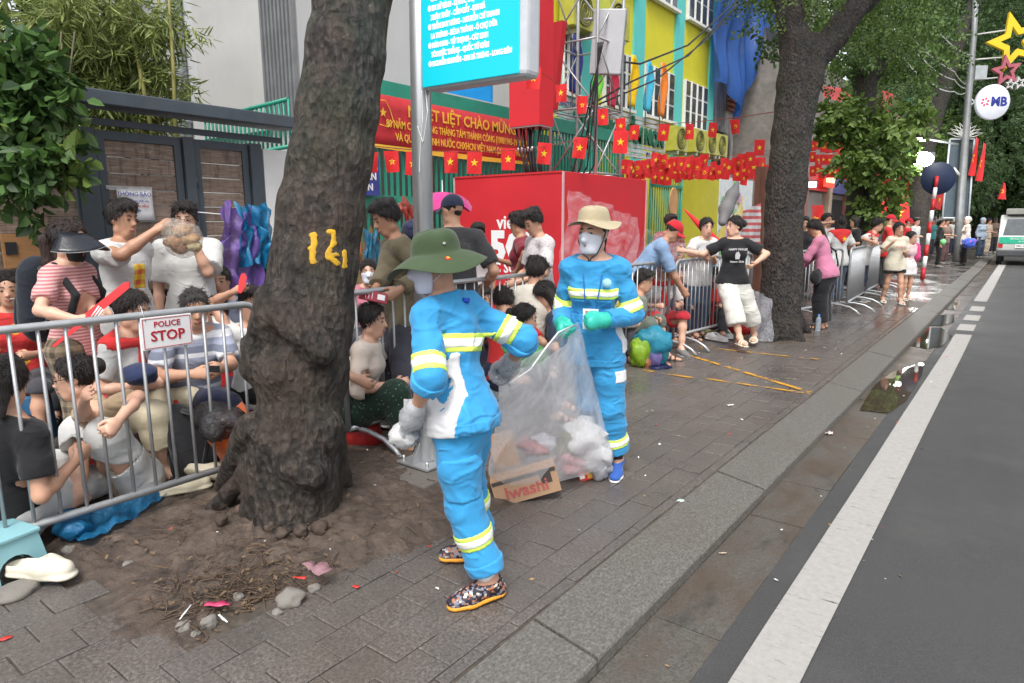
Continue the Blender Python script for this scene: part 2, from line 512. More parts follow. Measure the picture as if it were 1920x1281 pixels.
def m_soil():
    t = NT('wet_soil'); p = t.pos('World')
    n = t.noise(p, 9, 8, .7)
    c = t.ramp(n, [(.3, (.036, .026, .02)), (.52, (.085, .061, .046)), (.75, (.145, .108, .083))])
    c = t.mix(t.ramp(t.noise(p, 45, 5, .7), [(.55, 0.0), (.75, .6)]), c, (.045, .033, .026))
    t.bs(Base__Color=c, Roughness=t.mr(t.noise(p, 3, 4), .35, .65, .42, .75), Normal=t.bump(t.noise(p, 40, 6, .72), .8, .02))
    return t.m
PAVER, KERB, ASPH, GUT, SOIL = m_paver(), m_kerb(), m_asphalt(), m_gutter(), m_soil()
# ------------------------------------------------------------------ road, gutter, kerb
ZR = -0.11
KX0, KX1, GX1 = -1.385, -1.085, -0.795
def sheet(name, x0, x1, y0, y1, z, m, parent=None, kind='structure'):
    o = link(name, np_mesh(name, [(x0, y0, z), (x1, y0, z), (x1, y1, z), (x0, y1, z)], [(0, 1, 2, 3)], m=m), parent)
    if not parent: tag(o, kind=kind)
    return o
tag(sheet('ground', -200, 200, -60, 400, -0.45, mat('earth', (.09, .075, .06), .9, var=.3, bump=.4, bs=8)), 'bare earth under the whole street')
# road: subtle camber and wear
nx, ny = 40, 160
xs = np.linspace(GX1, 26, nx); ys = np.concatenate([np.linspace(-4, 30, 110), np.linspace(31, 240, 50)])
GXX, GYY = np.meshgrid(xs, ys)
Pz = np.stack([GXX.ravel() * .8, GYY.ravel() * .8, 0 * GXX.ravel()], 1)
zz = ZR + .006 * fbm(Pz, 2, 5) + .012 * np.clip(GXX.ravel() - GX1, 0, 3) / 3
V = np.stack([GXX.ravel(), GYY.ravel(), zz], 1)
I = np.arange(nx * ny).reshape(ny, nx)
Fq = np.stack([I[:-1, :-1], I[:-1, 1:], I[1:, 1:], I[1:, :-1]], -1).reshape(-1, 4)
tag(link('road', np_mesh('road', V, Fq, True, ASPH)), 'dark grey asphalt road', kind='structure')
random.seed(4)
gut = tag(sheet('gutter', KX1 - .3, GX1 + .02, -4, 120, ZR - .035, mat('gutter_bed', (.06, .05, .04), .6)), 'mud stained concrete gutter along the kerb')
y = -3.2
while y < 34:
    L = .62
    b = MB().box((0, 0, 0), (GX1 - KX1 - .004, L - .005, .05))
    o = b.build('gutter_slab', GUT, gut, ((KX1 + GX1) / 2, y + L / 2, ZR - .025 + random.uniform(-.004, .003)))
    o.rotation_euler = (0, random.uniform(-.008, .008), 0)
    y += L
kerb = tag(sheet('kerb', KX0 - .03, KX1 - .012, -4, 120, -.135, mat('kerb_bed', (.06, .048, .036), .7)), 'sloping granite kerb between pavement and gutter')
random.seed(7)
def kerb_mesh(L):
    pr = [(KX0 + .012, -.003), (KX1 - .018, -.048), (KX1 - .006, -.053), (KX1, -.062), (KX1, -.14), (KX0 + .012, -.14)]
    return MB().plate([(x, 0, z) for x, z in pr], (0, L - .01, 0)).mesh('kerb_stone', KERB)
KM = kerb_mesh(.98)
y = -3.95
while y < 40:
    o = link('kerb_stone', KM, kerb, None, (random.uniform(-.003, .003), y, random.uniform(-.004, .004)))
    y += .98
o = link('kerb_stone_run', MB().plate([(x, 0, z) for x, z in [(KX0 + .012, -.003), (KX1, -.053), (KX1, -.14), (KX0 + .012, -.14)]], (0, 80, 0)).mesh('kerb_run', KERB), kerb, None, (0, y, 0))
# ------------------------------------------------------------------ pavement
pav = tag(sheet('pavement', -14, KX0, -6, 130, -.013, PAVER), 'wet granite block pavement')
def m_joint():
    t = NT('paver_joint_dirt'); p = t.pos('World')
    t.bs(Base__Color=t.ramp(t.noise(p, 22, 5), [(.3, (.045, .037, .03)), (.7, (.10, .08, .062))]), Roughness=.6)
    return t.m
jd = sheet('joint_dirt', -6.2, KX0 + .012, -3, 15, -.009, m_joint(), pav)
TW, TL = .163, .205
SOILP = [(-3.75, .95), (-3.0, .98), (-2.16, 1.06), (-2.28, 1.5), (-2.33, 2.5), (-2.62, 2.95), (-3.75, 3.2)]
def inside(x, y, poly):
    c = False
    for i in range(len(poly)):
        x1, y1 = poly[i]; x2, y2 = poly[i - 1]
        if (y1 > y) != (y2 > y) and x < (x2 - x1) * (y - y1) / (y2 - y1) + x1: c = not c
    return c
def paver_mesh(w, l):
    h = .022; e = .004
    a, b = w / 2 - .002, l / 2 - .002
    V = [(-a, -b, -h), (a, -b, -h), (a, b, -h), (-a, b, -h), (-a, -b, -e), (a, -b, -e), (a, b, -e), (-a, b, -e), (-a + e, -b + e, 0), (a - e, -b + e, 0), (a - e, b - e, 0), (-a + e, b - e, 0)]
    F = [(i, (i + 1) % 4, 4 + (i + 1) % 4, 4 + i) for i in range(4)] + [(4 + i, 4 + (i + 1) % 4, 8 + (i + 1) % 4, 8 + i) for i in range(4)] + [(8, 9, 10, 11)]
    return V, F
PV, PF = paver_mesh(TW, TL)
PM = MB().add(PV, PF).mesh('paver', PAVER)
PVn, PFn = paver_mesh(.055, TL)
PMn = MB().add(PVn, PFn).mesh('paver_narrow', PAVER)
random.seed(11)
cells = []
for r in range(-1, 29):
    cx = -1.4155 if r < 0 else -1.445 - TW * (r + .5)
    off = (r % 2) * .5 * TL + 1.52 + (.02 if r < 0 else 0)
    for k in range(-24, 62):
        yy = off + (k + .5) * TL
        if inside(cx, yy, SOILP) and random.random() < .97: continue
        if (cx + 2.75) ** 2 + (yy - 9.35) ** 2 < .62 ** 2: continue
        q = CM @ (np.array([cx, yy, 0]) - np.array([0, 0, EYE]))
        vis = False
        if q[2] > .6:
            u, v = 960 + FPX * q[0] / q[2], 640 + FPX * q[1] / q[2]
            vis = -40 < u < 1960 and v < 1330 and cx > -3.5
        cells.append((not vis, q[2] if vis else 99, cx, yy, r))
cells.sort()
rest = MB()
for i, (nv, dd, cx, yy, r) in enumerate(cells):
    z = random.uniform(-.004, .002); tx, ty, tz = (random.gauss(0, .005) for _ in range(3))
    if i < 300:
        o = link('paver', PMn if r < 0 else PM, pav, None, (cx, yy, z)); o.rotation_euler = (tx, ty, tz * .6)
    elif yy < 13.8 and cx > -6:
        rest.add([(cx + p[0], yy + p[1], z + p[2] + tx * p[1] - ty * p[0]) for p in (PVn if r < 0 else PV)], PF)
tag(rest.build('paver_field', PAVER, pav), kind='stuff')
# ------------------------------------------------------------------ soil round the trees
def soil(name, label, x0, x1, y0, y1, hf, n=90):
    xs = np.linspace(x0, x1, n); ys = np.linspace(y0, y1, int(n * (y1 - y0) / (x1 - x0)))
    X, Y = np.meshgrid(xs, ys); X = X.ravel(); Y = Y.ravel()
    P = np.stack([X, Y, 0 * X], 1)
    Z = hf(X, Y) + .016 * fbm(P * 7, 4, 3) + .01 * fbm(P * 26, 2, 9)
    I = np.arange(len(X)).reshape(len(ys), n)
    F = np.stack([I[:-1, :-1], I[:-1, 1:], I[1:, 1:], I[1:, :-1]], -1).reshape(-1, 4)
    return tag(link(name, np_mesh(name, np.stack([X, Y, Z], 1), F, True, SOIL)), label, kind='structure')
def sstep(a, b, x): t = np.clip((x - a) / (b - a), 0, 1); return t * t * (3 - 2 * t)
def hf1(X, Y):
    r = np.hypot((X + 2.95) * 1.0, (Y - 2.05))
    e = np.minimum(np.minimum(sstep(.80, 1.12, Y + .06 * np.sin(X * 9)), sstep(3.3, 2.75, Y)), np.minimum(sstep(-2.12, -2.42, X - .18 * sstep(1.6, 2.4, Y)), sstep(-4.3, -3.9, X)))
    pit = np.exp(-(((X + 2.42) / .26) ** 2 + ((Y - 1.27) / .2) ** 2))
    return -.045 + .075 * e + .075 * np.exp(-(r / .55) ** 2) - .05 * pit
soil('soil_bed', 'bare muddy soil round the big tree trunk', -4.4, -2.0, .6, 3.4, hf1, 150)
def hf2(X, Y):
    r = np.hypot(X + 2.75, Y - 9.35)
    return -.03 + .07 * np.exp(-(r / .7) ** 2)
soil('soil_bed', 'muddy soil round the second tree trunk', -4.0, -1.7, 8.0, 10.8, hf2, 50)
# stones, twigs and leaf litter in the pit
def rock(c, r, seed, m, parent=None, name='stone', sq=(1, 1, .7)):
    b = bmesh.new(); bmesh.ops.create_icosphere(b, subdivisions=3, radius=1)
    me = bpy.data.meshes.new(name)
    P = np.array([v.co[:] for v in b.verts]); d = 1 + .28 * vnoise(P * 1.6 + seed * 7.3, seed) + .1 * vnoise(P * 4 + seed, seed)
    for v, k in zip(b.verts, d): v.co = Vector(np.array(v.co) * k * r * np.array(sq))
    for f_ in b.faces: f_.smooth = True
    b.to_mesh(me); b.free(); me.materials.append(m)
    o = link(name, me, parent, None, c); o.rotation_euler = (0, 0, seed); return o
STONE = mat('rubble_stone', (.2, .185, .165), .8, var=.35, vs=9, bump=.7, bs=50, dirt=.5)
random.seed(5)
for i, (px, py, r, lb) in enumerate([(545, 1128, .055, 'largest rubble lump at the edge of the soil pit'), (345, 1178, .033, 'flat stone at the left of the soil pit'), (392, 1170, .034, 'rounded stone beside the white twig in the pit'), (240, 1062, .025, 'pale grey stone lying on bare soil near the barrier'), (368, 1190, .016, 'small pale pebble between the pit stones'), (215, 1012, .03, 'pale crumpled stone near the blue plastic sheet'), (520, 1150, .02, 'small stone under the rubble lump'), (130, 1033, .03, 'brown stone beside the low blue stool'), (590, 1105, .026, 'mud coated stone right of the rubble lump'), (447, 1120, .022, 'brown stone above the pink wrapper')]):
    g = gp(px, py, .0); o = rock((g[0], g[1], r * .2), r, i + 1, STONE); tag(o, lb, 'stone', 'stones in the tree pit')
tw = MB()
for i in range(420):
    cx, cy = random.gauss(-2.44, .17), random.gauss(1.33, .17)
    if i > 300: cx, cy = random.uniform(-3.4, -2.2), random.uniform(1.05, 2.8)
    if cx > -2.14 or cy < 1.02: continue
    a = random.uniform(0, PI); L = random.uniform(.03, .14); r = random.uniform(.0012, .0032)
    z = float(hf1(np.array([cx]), np.array([cy]))[0]) + random.uniform(.0, .028)
    d = np.array([math.cos(a), math.sin(a), random.uniform(-.2, .2)]) * L / 2; c = np.array([cx, cy, z])
    k = np.array([random.uniform(-.01, .01), random.uniform(-.01, .01), .004])
    tw.tube([c - d, c + k, c + d], r, 4, False)
tag(tw.build('twigs', mat('twig', (.10, .065, .042), .85, var=.5, vs=3)), 'dead twigs and roots tangled in the soil pit', 'twigs', kind='stuff')
lf = MB()
for i in range(500):
    cx, cy = random.gauss(-2.44, .18), random.gauss(1.32, .18)
    if i > 260: cx, cy = random.uniform(-3.4, -2.2), random.uniform(1.05, 2.8)
    if cx > -2.12 or cy < 1.0: continue
    z = float(hf1(np.array([cx]), np.array([cy]))[0]) + random.uniform(.006, .03); a = random.uniform(0, 6.3); s = random.uniform(.006, .018)
    u = np.array([math.cos(a), math.sin(a), random.uniform(-.5, .5)]) * s; w = np.array([-math.sin(a), math.cos(a), random.uniform(-.5, .5)]) * s * .5; c = np.array([cx, cy, z])
    lf.add([c - u, c - w, c + u, c + w], [(0, 1, 2, 3)])
tag(lf.build('leaf_litter', mat('leaf_litter', (.13, .085, .05), .8, var=.6, vs=20)), 'brown leaf crumbs scattered over the soil', 'litter', kind='stuff')
# ------------------------------------------------------------------ painted lines
WHITE = worn_paint('white_road_paint', (.37, .355, .335), .31, .40, 9, streak=(.5, 4, 1))
YEL = worn_paint('yellow_pavement_paint', (.62, .31, .02), .44, .54, 6)
WX0, WX1 = -.683, -.478
def line(name, label, x0, x1, y0, y1, m=WHITE):
    n = max(2, int((y1 - y0) / .3)); ys = np.linspace(y0, y1, n)
    zf = lambda x, y: ZR + .006 * fbm(np.array([[x * .8, y * .8, 0]]), 2, 5)[0] + .012 * min(max(x - GX1, 0), 3) / 3 + .005
    V = [(x, y, zf(x, y)) for y in ys for x in (x0, x1)]
    F = [(2 * i, 2 * i + 1, 2 * i + 3, 2 * i + 2) for i in range(n - 1)]
    return tag(link(name, np_mesh(name, V, F, m=m)), label, kind='structure')
line('lane_line', 'long solid white edge line on the asphalt', WX0, WX1, -2, 11.55)
for a, b, l in ((12.0, 12.75, 'nearest short white dash on the road'), (13.3, 14.1, 'middle short white dash on the road'), (14.75, 15.6, 'farthest short white dash on the road')): line('lane_dash', l, WX0 - .02, WX1 - .01, a, b)
line('lane_line', 'far solid white line leading to the van', WX0 - .05, WX1 - .03, 16.6, 34)
def stripe(label, a, b, w=.05):
    p, q = gp(*a, .004), gp(*b, .004); d = nrm(q - p); n = np.array([-d[1], d[0], 0]) * w / 2
    z = np.array([0, 0, .003])
    tag(link('painted_stripe', np_mesh('painted_stripe', [p - n + z, q - n + z, q + n + z, p + n + z], [(0, 1, 2, 3)], m=YEL)), label, kind='structure')
stripe('yellow stripe nearest the workers', (1205, 694), (1300, 709)); stripe('worn yellow stripe continuing to the kerb', (1322, 710), (1522, 739))
stripe('diagonal yellow stripe running to the kerb', (1270, 660), (1520, 736), .055); stripe('far yellow stripe under the sandals', (1312, 651), (1535, 674), .05)
# ------------------------------------------------------------------ standing water
def m_water():
    t = NT('puddle_water'); p = t.pos('World')
    t.bs(Base__Color=(.05, .038, .028), Roughness=.02, Normal=t.bump(t.noise(p, 9, 2), .03, .004))
    t.b.inputs['Specular IOR Level'].default_value = .9
    return t.m
WATER = m_water()
def puddle(label, pts, z):
    c = np.mean(pts, 0); V = [(c[0], c[1], z)]; n = len(pts); out = []
    for i in range(n):
        p, q = np.array(pts[i]), np.array(pts[(i + 1) % n])
        for k in range(5):
            u = p + (q - p) * k / 5; u = u + (u - c) * .05 * vnoise(np.array([[u[0] * 9, u[1] * 9, .5]]), 3)[0]; out.append((u[0], u[1], z))
    V += out; m = len(out)
    tag(link('puddle', np_mesh('puddle', V, [(0, 1 + i, 1 + (i + 1) % m) for i in range(m)], m=WATER)), label, kind='structure')
def pp(*px): return [gp(x, y, ZR)[:2] for x, y in px]
puddle('brown puddle reflecting a lamp beside the white line', pp((1612, 770), (1640, 722), (1672, 700), (1735, 678), (1728, 705), (1700, 752), (1665, 778)), ZR + .007)
puddle('puddle with red reflection in the gutter', pp((1703, 648), (1728, 616), (1765, 615), (1786, 632), (1765, 650), (1735, 655)), ZR + .007)
puddle('narrow bright puddle at the kerb foot', pp((1735, 610), (1750, 592), (1790, 590), (1790, 604), (1765, 612)), ZR + .007)
puddle('small far puddle in the gutter', pp((1765, 580), (1780, 566), (1800, 566), (1795, 582)), ZR + .007)
# ------------------------------------------------------------------ people
def ik(a, t, l1, l2, pole):
    a = np.array(a, float); t = np.array(t, float); d = t - a; L = np.linalg.norm(d) + 1e-9
    L2 = min(max(L, abs(l1 - l2) + .01), l1 + l2 - .004); u = d / L; t = a + u * L2
    x = (l1 * l1 - l2 * l2 + L2 * L2) / (2 * L2); hh = math.sqrt(max(l1 * l1 - x * x, 0))
    p = np.array(pole, float); p = p - u * (p @ u); p = nrm(p)
    return a + u * x + p * hh, t
def fold_noise(amp, seed, fz=13.0, fx=6.0):
    """thin creases: ridges of two stretched noises"""
    def fn(P):
        w = vnoise(P * 4 + seed, seed)[:, None] * .10
        n1 = vnoise((P + w) * np.array([fx, fx, fz]) + seed * 3.7, seed + 1); n2 = vnoise((P[:, [1, 2, 0]] - w) * np.array([fx * 1.3, fz * .9, fx * 1.6]) + seed, seed + 3)
        return -amp * (np.clip(1 - np.abs(n1) * 3.4, 0, 1) ** 1.5 + .7 * np.clip(1 - np.abs(n2) * 3.4, 0, 1) ** 1.5 - .35) * (.55 + .45 * vnoise(P * 3.1 + seed, seed + 5))
    return fn
def hair_noise(amp, seed):
    return lambda P: amp * vnoise(P * np.array([48, 48, 14]) + seed, seed)
class Person:
    def __init__(s, label, at, yaw, h=1.6, res=.011, sex='f', w=1.0, pelvis=None, lean=(0, 0), twist=0, ptw=0, head=(0, 0, 0), lh=None, rh=None, lel=None, rel=None,
                 lf=None, rf=None, lkn=None, rkn=None, fyaw=(6, -6), fpit=(0, 0), tone=0, bare=False, curl=.5, hs=None, seed=None, group=None, world=False, name='person', neckfwd=.015, pn=(None, None), stool=None):
        s.yaw = R(yaw); s.base = np.array([at[0], at[1], at[2] if len(at) > 2 else 0.0]); s.h = h; s.u = u = h / 1.6; s.res = res * (1.0 if res < .0095 else 1.18); s.sex = sex; s.w = w * .93
        s.seed = seed if seed is not None else int(abs(at[0] * 131 + at[1] * 57)) % 97 + 1
        s.root = empty(name, tuple(s.base), s.yaw, label, 'person', group)
        c, sn = math.cos(s.yaw), math.sin(s.yaw); s.Rw = np.array([[c, -sn, 0], [sn, c, 0], [0, 0, 1.0]])
        T_ = lambda p: None if p is None else (s.loc(p) if world else np.array(p, float))
        s.tone = tone; s.skin = skin(tone)
        P = np.array(pelvis, float) if pelvis is not None else vv(0, 0, .825 * u)
        s.P = P
        lfw, lsd = R(lean[0]), R(lean[1])
        T = nrm((math.sin(lsd), math.sin(lfw), math.cos(lfw) * math.cos(lsd))); s.T = T
        tw = R(twist); Rt = vv(math.cos(tw), math.sin(tw), 0); Rt = nrm(Rt - T * (Rt @ T)); s.Rt = Rt; s.Ft = np.cross(T, Rt)
        pt = R(ptw); s.Rp = vv(math.cos(pt), math.sin(pt), 0); s.Fp = vv(-math.sin(pt), math.cos(pt), 0)
        sw = (.142 if sex == 'f' else .168) * u; s.sw = sw
        s.N = P + T * .515 * u
        s.sh = [P + T * .462 * u - Rt * sw, P + T * .462 * u + Rt * sw]            # 0 = left, 1 = right
        s.hip = [P - s.Rp * .085 * u, P + s.Rp * .085 * u]
        hy, hp_, hr_ = R(head[0]), R(head[1]), R(head[2]); s.hs = hs if hs else (.5 + .5 * u) * .97
        # head frame: yaw about up, pitch (down positive), roll
        f0 = s.Rp * (-math.sin(hy)) + s.Fp * math.cos(hy); f0 = nrm(f0)
        hf = nrm(f0 * math.cos(hp_) + vv(0, 0, -1) * math.sin(hp_)); hr = nrm(np.cross(hf, vv(0, 0, 1))); hu = np.cross(hr, hf)
        hr, hu = hr * math.cos(hr_) + hu * math.sin(hr_), hu * math.cos(hr_) - hr * math.sin(hr_)
        s.hA = np.array([hr, hf, hu])
        up2 = nrm(hu * .6 + T * .4)
        s.ho = s.N + up2 * (.085 * u + .075 * s.hs) + f0 * neckfwd
        l1, l2 = .275 * u, .235 * u; s.pal = .085 * u
        dl = s.sh[0] + (vv(0, 0, -.575) * u - Rt * .05 + s.Ft * .06); dr = s.sh[1] + (vv(0, 0, -.575) * u + Rt * .05 + s.Ft * .06)
        s.el = [None, None]; s.wr = [None, None]; s.hd = [None, None]; s.pn = [None, None]
        for i, (tg, pole, df) in enumerate(((lh, lel, dl), (rh, rel, dr))):
            t = T_(tg) if tg is not None else df
            pl = np.array(pole, float) if pole is not None else (-s.Ft * .8 + (Rt if i else -Rt) * .5 - vv(0, 0, .3))
            e, t = ik(s.sh[i], t, l1, l2 + s.pal, pl); s.el[i] = e
            d = nrm(t - e); s.wr[i] = e + d * l2; s.hd[i] = d
            n = np.array(pn[i], float) if pn[i] is not None else (s.Rt * (1 if i == 0 else -1) + s.Ft * .3 - T * .1)
            n = n - d * (n @ d); s.pn[i] = nrm(n)
        k1, k2 = .385 * u, .37 * u; s.kn = [None, None]; s.an = [None, None]; s.fd = [None, None]; s.fp = fpit
        for i, (tg, pole) in enumerate(((lf, lkn), (rf, rkn))):
            t = T_(tg) if tg is not None else vv(s.hip[i][0], s.hip[i][1], 0)
            t = t + vv(0, 0, .07 * u)
            pl = np.array(pole, float) if pole is not None else s.Fp + vv(0, 0, .25)
            k, t = ik(s.hip[i], t, k1, k2, pl); s.kn[i] = k; s.an[i] = t
            a = R(fyaw[i]) ; s.fd[i] = nrm(vv(-math.sin(a), math.cos(a), 0) @ np.array([s.Rp, s.Fp, vv(0, 0, 1)]))
        s.bare = bare; s.curl = curl if hasattr(curl, '__len__') else (curl, curl)
        s.body()
        s.face()
    def loc(s, p): return s.Rw.T @ (np.array(p, float) - s.base)
    def wor(s, p): return s.Rw @ np.array(p, float) + s.base
    def H(s, x, y, z): return s.ho + s.hs * (x * s.hA[0] + y * s.hA[1] + z * s.hA[2])
    # ---- body
    def torso(s, q, d=0.0, lo=-.03, hi=1.0, belly=0.0):
        u, w, P, T, F = s.u, s.w, s.P, s.T, s.Ft
        m = s.sex == 'm'; a, b, c = ((.150, .138, .154) if m else (.155, .120, .134)); k = .05
        dd = d
        if lo < -.03: q.cone(P + T * (lo - .1) * u, P + T * .06 * u, .158 * u * w + dd * 1.2, .15 * u * w + dd, k, F, 1.25)
        q.cone(P + T * max(lo, -.03) * u, P + T * .17 * u, a * u * w + dd, b * u * w + dd, k, F, 1.38)
        q.cone(P + T * .17 * u, P + T * .36 * u, b * u * w + dd, c * u * w + dd, k, F, 1.38)
        q.cone(P + T * .36 * u, P + T * .455 * u, c * u * w + dd, .095 * u + dd, k, F, 1.35)
        q.cone(s.sh[0] + s.Rt * .02, s.sh[1] - s.Rt * .02, .050 * u + dd, .050 * u + dd, .04)
        q.cone(s.sh[0] * .35 + s.N * .65, s.sh[0], .052 * u + dd * .8, .046 * u + dd, .04); q.cone(s.sh[1] * .35 + s.N * .65, s.sh[1], .052 * u + dd * .8, .046 * u + dd, .04)
        q.ell(P - F * .045 * u + T * -.02, (.14 * u * w + d, .085 * u + d, .10 * u + d), np.array([s.Rp, s.Fp, vv(0, 0, 1)]), .05)
        if not m:
            for sg in (-1, 1): q.ell(P + T * .335 * u + s.Rt * sg * .065 * u + F * .07 * u, (.06 * u + d * .8, .045 * u + d * .8, .055 * u + d * .8), np.array([s.Rt, F, T]), .04)
        elif w > 1.05 or belly: q.ell(P + T * .14 * u + F * .06 * u, (.11 * u + d, .07 * u * w + d, .11 * u + d), np.array([s.Rt, F, T]), .06)
    def arm(s, q, i, d=0.0, t0=0.0, t1=2.0, flare=0.0):
        """t: 0 shoulder, 1 elbow, 2 wrist"""
        u = s.u; r = lambda t: float(np.interp(t, [0, .5, 1, 1.35, 2], [.044, .040, .034, .036, .025] if d < .008 else [.045, .043, .040, .038, .034])) * u * (.5 + .5 * s.w) * (1.08 if s.sex == 'm' else 1) + d
        pt = lambda t: s.sh[i] + (s.el[i] - s.sh[i]) * min(t, 1) if t <= 1 else s.el[i] + (s.wr[i] - s.el[i]) * (t - 1)
        ts = [t0] + [x for x in (.5, 1, 1.35) if t0 < x < t1] + [t1]
        for a, b in zip(ts[:-1], ts[1:]):
            fa, fb = flare * (a - t0) / (t1 - t0), flare * (b - t0) / (t1 - t0)
            q.cone(pt(a), pt(b), r(a) + fa, r(b) + fb, .022)
        return pt
    def leg(s, q, i, d=0.0, t0=0.0, t1=2.0, flare=0.0, k=.03):
        u = s.u; r = lambda t: float(np.interp(t, [0, .5, 1, 1.3, 1.7, 2], [.088, .072, .052, .054, .040, .034] if d < .008 else [.09, .078, .064, .060, .055, .052])) * u * (.4 + .6 * s.w) + d
        pt = lambda t: s.hip[i] + (s.kn[i] - s.hip[i]) * min(t, 1) if t <= 1 else s.kn[i] + (s.an[i] - s.kn[i]) * (t - 1)
        ts = [t0] + [x for x in (.5, 1, 1.3, 1.7) if t0 < x < t1] + [t1]
        for a, b in zip(ts[:-1], ts[1:]):
            fa, fb = flare * (a - t0) / (t1 - t0), flare * (b - t0) / (t1 - t0)
            q.cone(pt(a), pt(b), r(a) + fa, r(b) + fb, k)
        return pt
    def legpt(s, i, t): return s.hip[i] + (s.kn[i] - s.hip[i]) * min(t, 1) if t <= 1 else s.kn[i] + (s.an[i] - s.kn[i]) * (t - 1)
    def armpt(s, i, t): return s.sh[i] + (s.el[i] - s.sh[i]) * min(t, 1) if t <= 1 else s.el[i] + (s.wr[i] - s.el[i]) * (t - 1)
    def hand(s, q, i, d=0.0):
        u = s.u; w0, dr, n = s.wr[i], s.hd[i], s.pn[i]; c = s.curl[i]
        sd = np.cross(dr, n) * (1 if i else -1)        # towards the thumb side
        p1 = w0 + dr * .035 * u; p2 = w0 + dr * .085 * u
        q.cone(w0, p1, .024 * u + d, .03 * u + d, .015, n, 1.45); q.cone(p1, p2, .032 * u + d, .036 * u + d, .015, n, 1.9 if d < .004 else 1.6)
        for j, (o, L) in enumerate(((.030, .066), (.010, .075), (-.010, .070), (-.029, .055))):
            k0 = p2 + sd * o * u - dr * .004
            a1 = c * 1.0; a2 = c * 2.1
            d1 = dr * math.cos(a1) + n * math.sin(a1) + sd * o * 1.5; d2 = dr * math.cos(a2) + n * math.sin(a2)
            k1 = k0 + nrm(d1) * L * .5 * u; k2 = k1 + nrm(d2) * L * .5 * u
            q.cone(k0, k1, .0095 * u + d, .009 * u + d, .004); q.cone(k1, k2, .009 * u + d, .0075 * u + d, .004)
        b0 = w0 + dr * .03 * u + sd * .026 * u; dt = nrm(dr * .75 + sd * .6 + n * (.25 + .5 * c)); b1 = b0 + dt * .035 * u; b2 = b1 + nrm(dr * .9 + sd * .1 + n * (.3 + .6 * c)) * .03 * u
        q.cone(b0, b1, .013 * u + d, .011 * u + d, .008); q.cone(b1, b2, .0105 * u + d, .009 * u + d, .005)
    def grip(s, i): return s.wor(s.wr[i] + s.hd[i] * .085 * s.u + s.pn[i] * .03)
    def foot(s, q, i, d=0.0, toes=True):
        u = s.u; a = s.an[i]; f = s.fd[i]; ph = R(s.fp[i]); up = vv(0, 0, 1)
        f2 = f * math.cos(ph) - up * math.sin(ph); u2 = up * math.cos(ph) + f * math.sin(ph); sd = np.cross(f2, u2)
        hl = a - u2 * .045 * u - f2 * .035 * u; bl = a - u2 * .052 * u + f2 * .10 * u; tp = a - u2 * .058 * u + f2 * .165 * u
        q.cone(a, hl, .036 * u + d, .026 * u + d, .02); q.cone(a, bl, .034 * u + d, .020 * u + d, .03)
        q.cone(hl, bl, .025 * u + d, .034 * u + d, .02, u2, 1.45)
        if toes and d < .001:
            for k, o in enumerate((-.028, -.012, .004, .018, .031)):
                o = o * (1 if i == 0 else -1); L = (.048, .05, .046, .04, .032)[k if True else 0]
                q.cone(bl + sd * o * u + u2 * -.004, bl + sd * o * 1.1 * u + f2 * L * u - u2 * .008 * u, .0115 * u, (.011 if k == 0 else .0085) * u, .005)
        else: q.cone(bl, tp, .036 * u + d, .026 * u + d, .02, u2, 1.6 if d < .004 else 1.35)
        return hl, bl, tp, f2, u2, sd
    def body(s):
        q = Sdf(); u = s.u
        s.torso(q)
        for i in (0, 1): s.arm(q, i); s.hand(q, i); s.leg(q, i); s.foot(q, i, 0, s.bare)
        q.cone(s.N - s.T * .03, s.ho - s.hA[2] * .06 * s.hs - s.hA[1] * .012, .052 * u, .05 * s.hs, .03)
        s.head_sdf(q)
        s.body_o = link('body', q.mesh('body', s.res * (1.0 if s.res < .0095 else .88 if s.res < .0125 else 1.3), s.skin), s.root)
    def head_sdf(s, q, d=0.0):
        k = s.hs; A = s.hA
        q.ell(s.H(0, -.012, .028), np.array((.074, .093, .086)) * k + d, A, .02 * k)
        q.ell(s.H(0, .022, -.032), np.array((.060, .070, .088)) * k + d, A, .03 * k)
        q.cone(s.H(-.018, .058, -.098), s.H(.018, .058, -.098), .022 * k + d, .022 * k + d, .03 * k)
        q.cone(s.H(-.05, .0, -.075), s.H(.05, .0, -.075), .018 * k + d, .018 * k + d, .03 * k)
        if d == 0:
            q.ell(s.H(.031, .102, .004), np.array((.019, .016, .012)) * k, A, .012 * k, sub=True); q.ell(s.H(-.031, .102, .004), np.array((.019, .016, .012)) * k, A, .012 * k, sub=True)
            q.cone(s.H(0, .086, .008), s.H(0, .106, -.030), .007 * k, .0115 * k, .010 * k); q.cone(s.H(-.012, .094, -.034), s.H(.012, .094, -.034), .008 * k, .008 * k, .008 * k)
            q.ell(s.H(0, .084, -.064), np.array((.024, .012, .012)) * k, A, .012 * k)
            for sg in (-1, 1): q.ell(s.H(sg * .074, -.012, -.008), np.array((.009, .018, .031)) * k, A, .008 * k)
    def face(s):
        me = _face_meshes()
        M4 = Matrix.Identity(4)
        for i in range(3):
            for j in range(3): M4[i][j] = s.hA[j][i] * s.hs
            M4[i][3] = s.ho[i]
        for nm, key, x in (('eye', 'eye', 1), ('eye', 'eye', -1), ('eyebrow', 'brow', 1), ('eyebrow', 'brow', -1), ('lips', 'lips', 1)):
            o = link(nm, me[key], s.body_o); m = M4.copy()
            if x < 0: m = m @ Matrix.Diagonal((-1, 1, 1, 1))
            o.matrix_local = m
    def Hmat(s):
        M4 = Matrix.Identity(4)
        for i in range(3):
            for j in range(3): M4[i][j] = s.hA[j][i] * s.hs
            M4[i][3] = s.ho[i]
        return M4
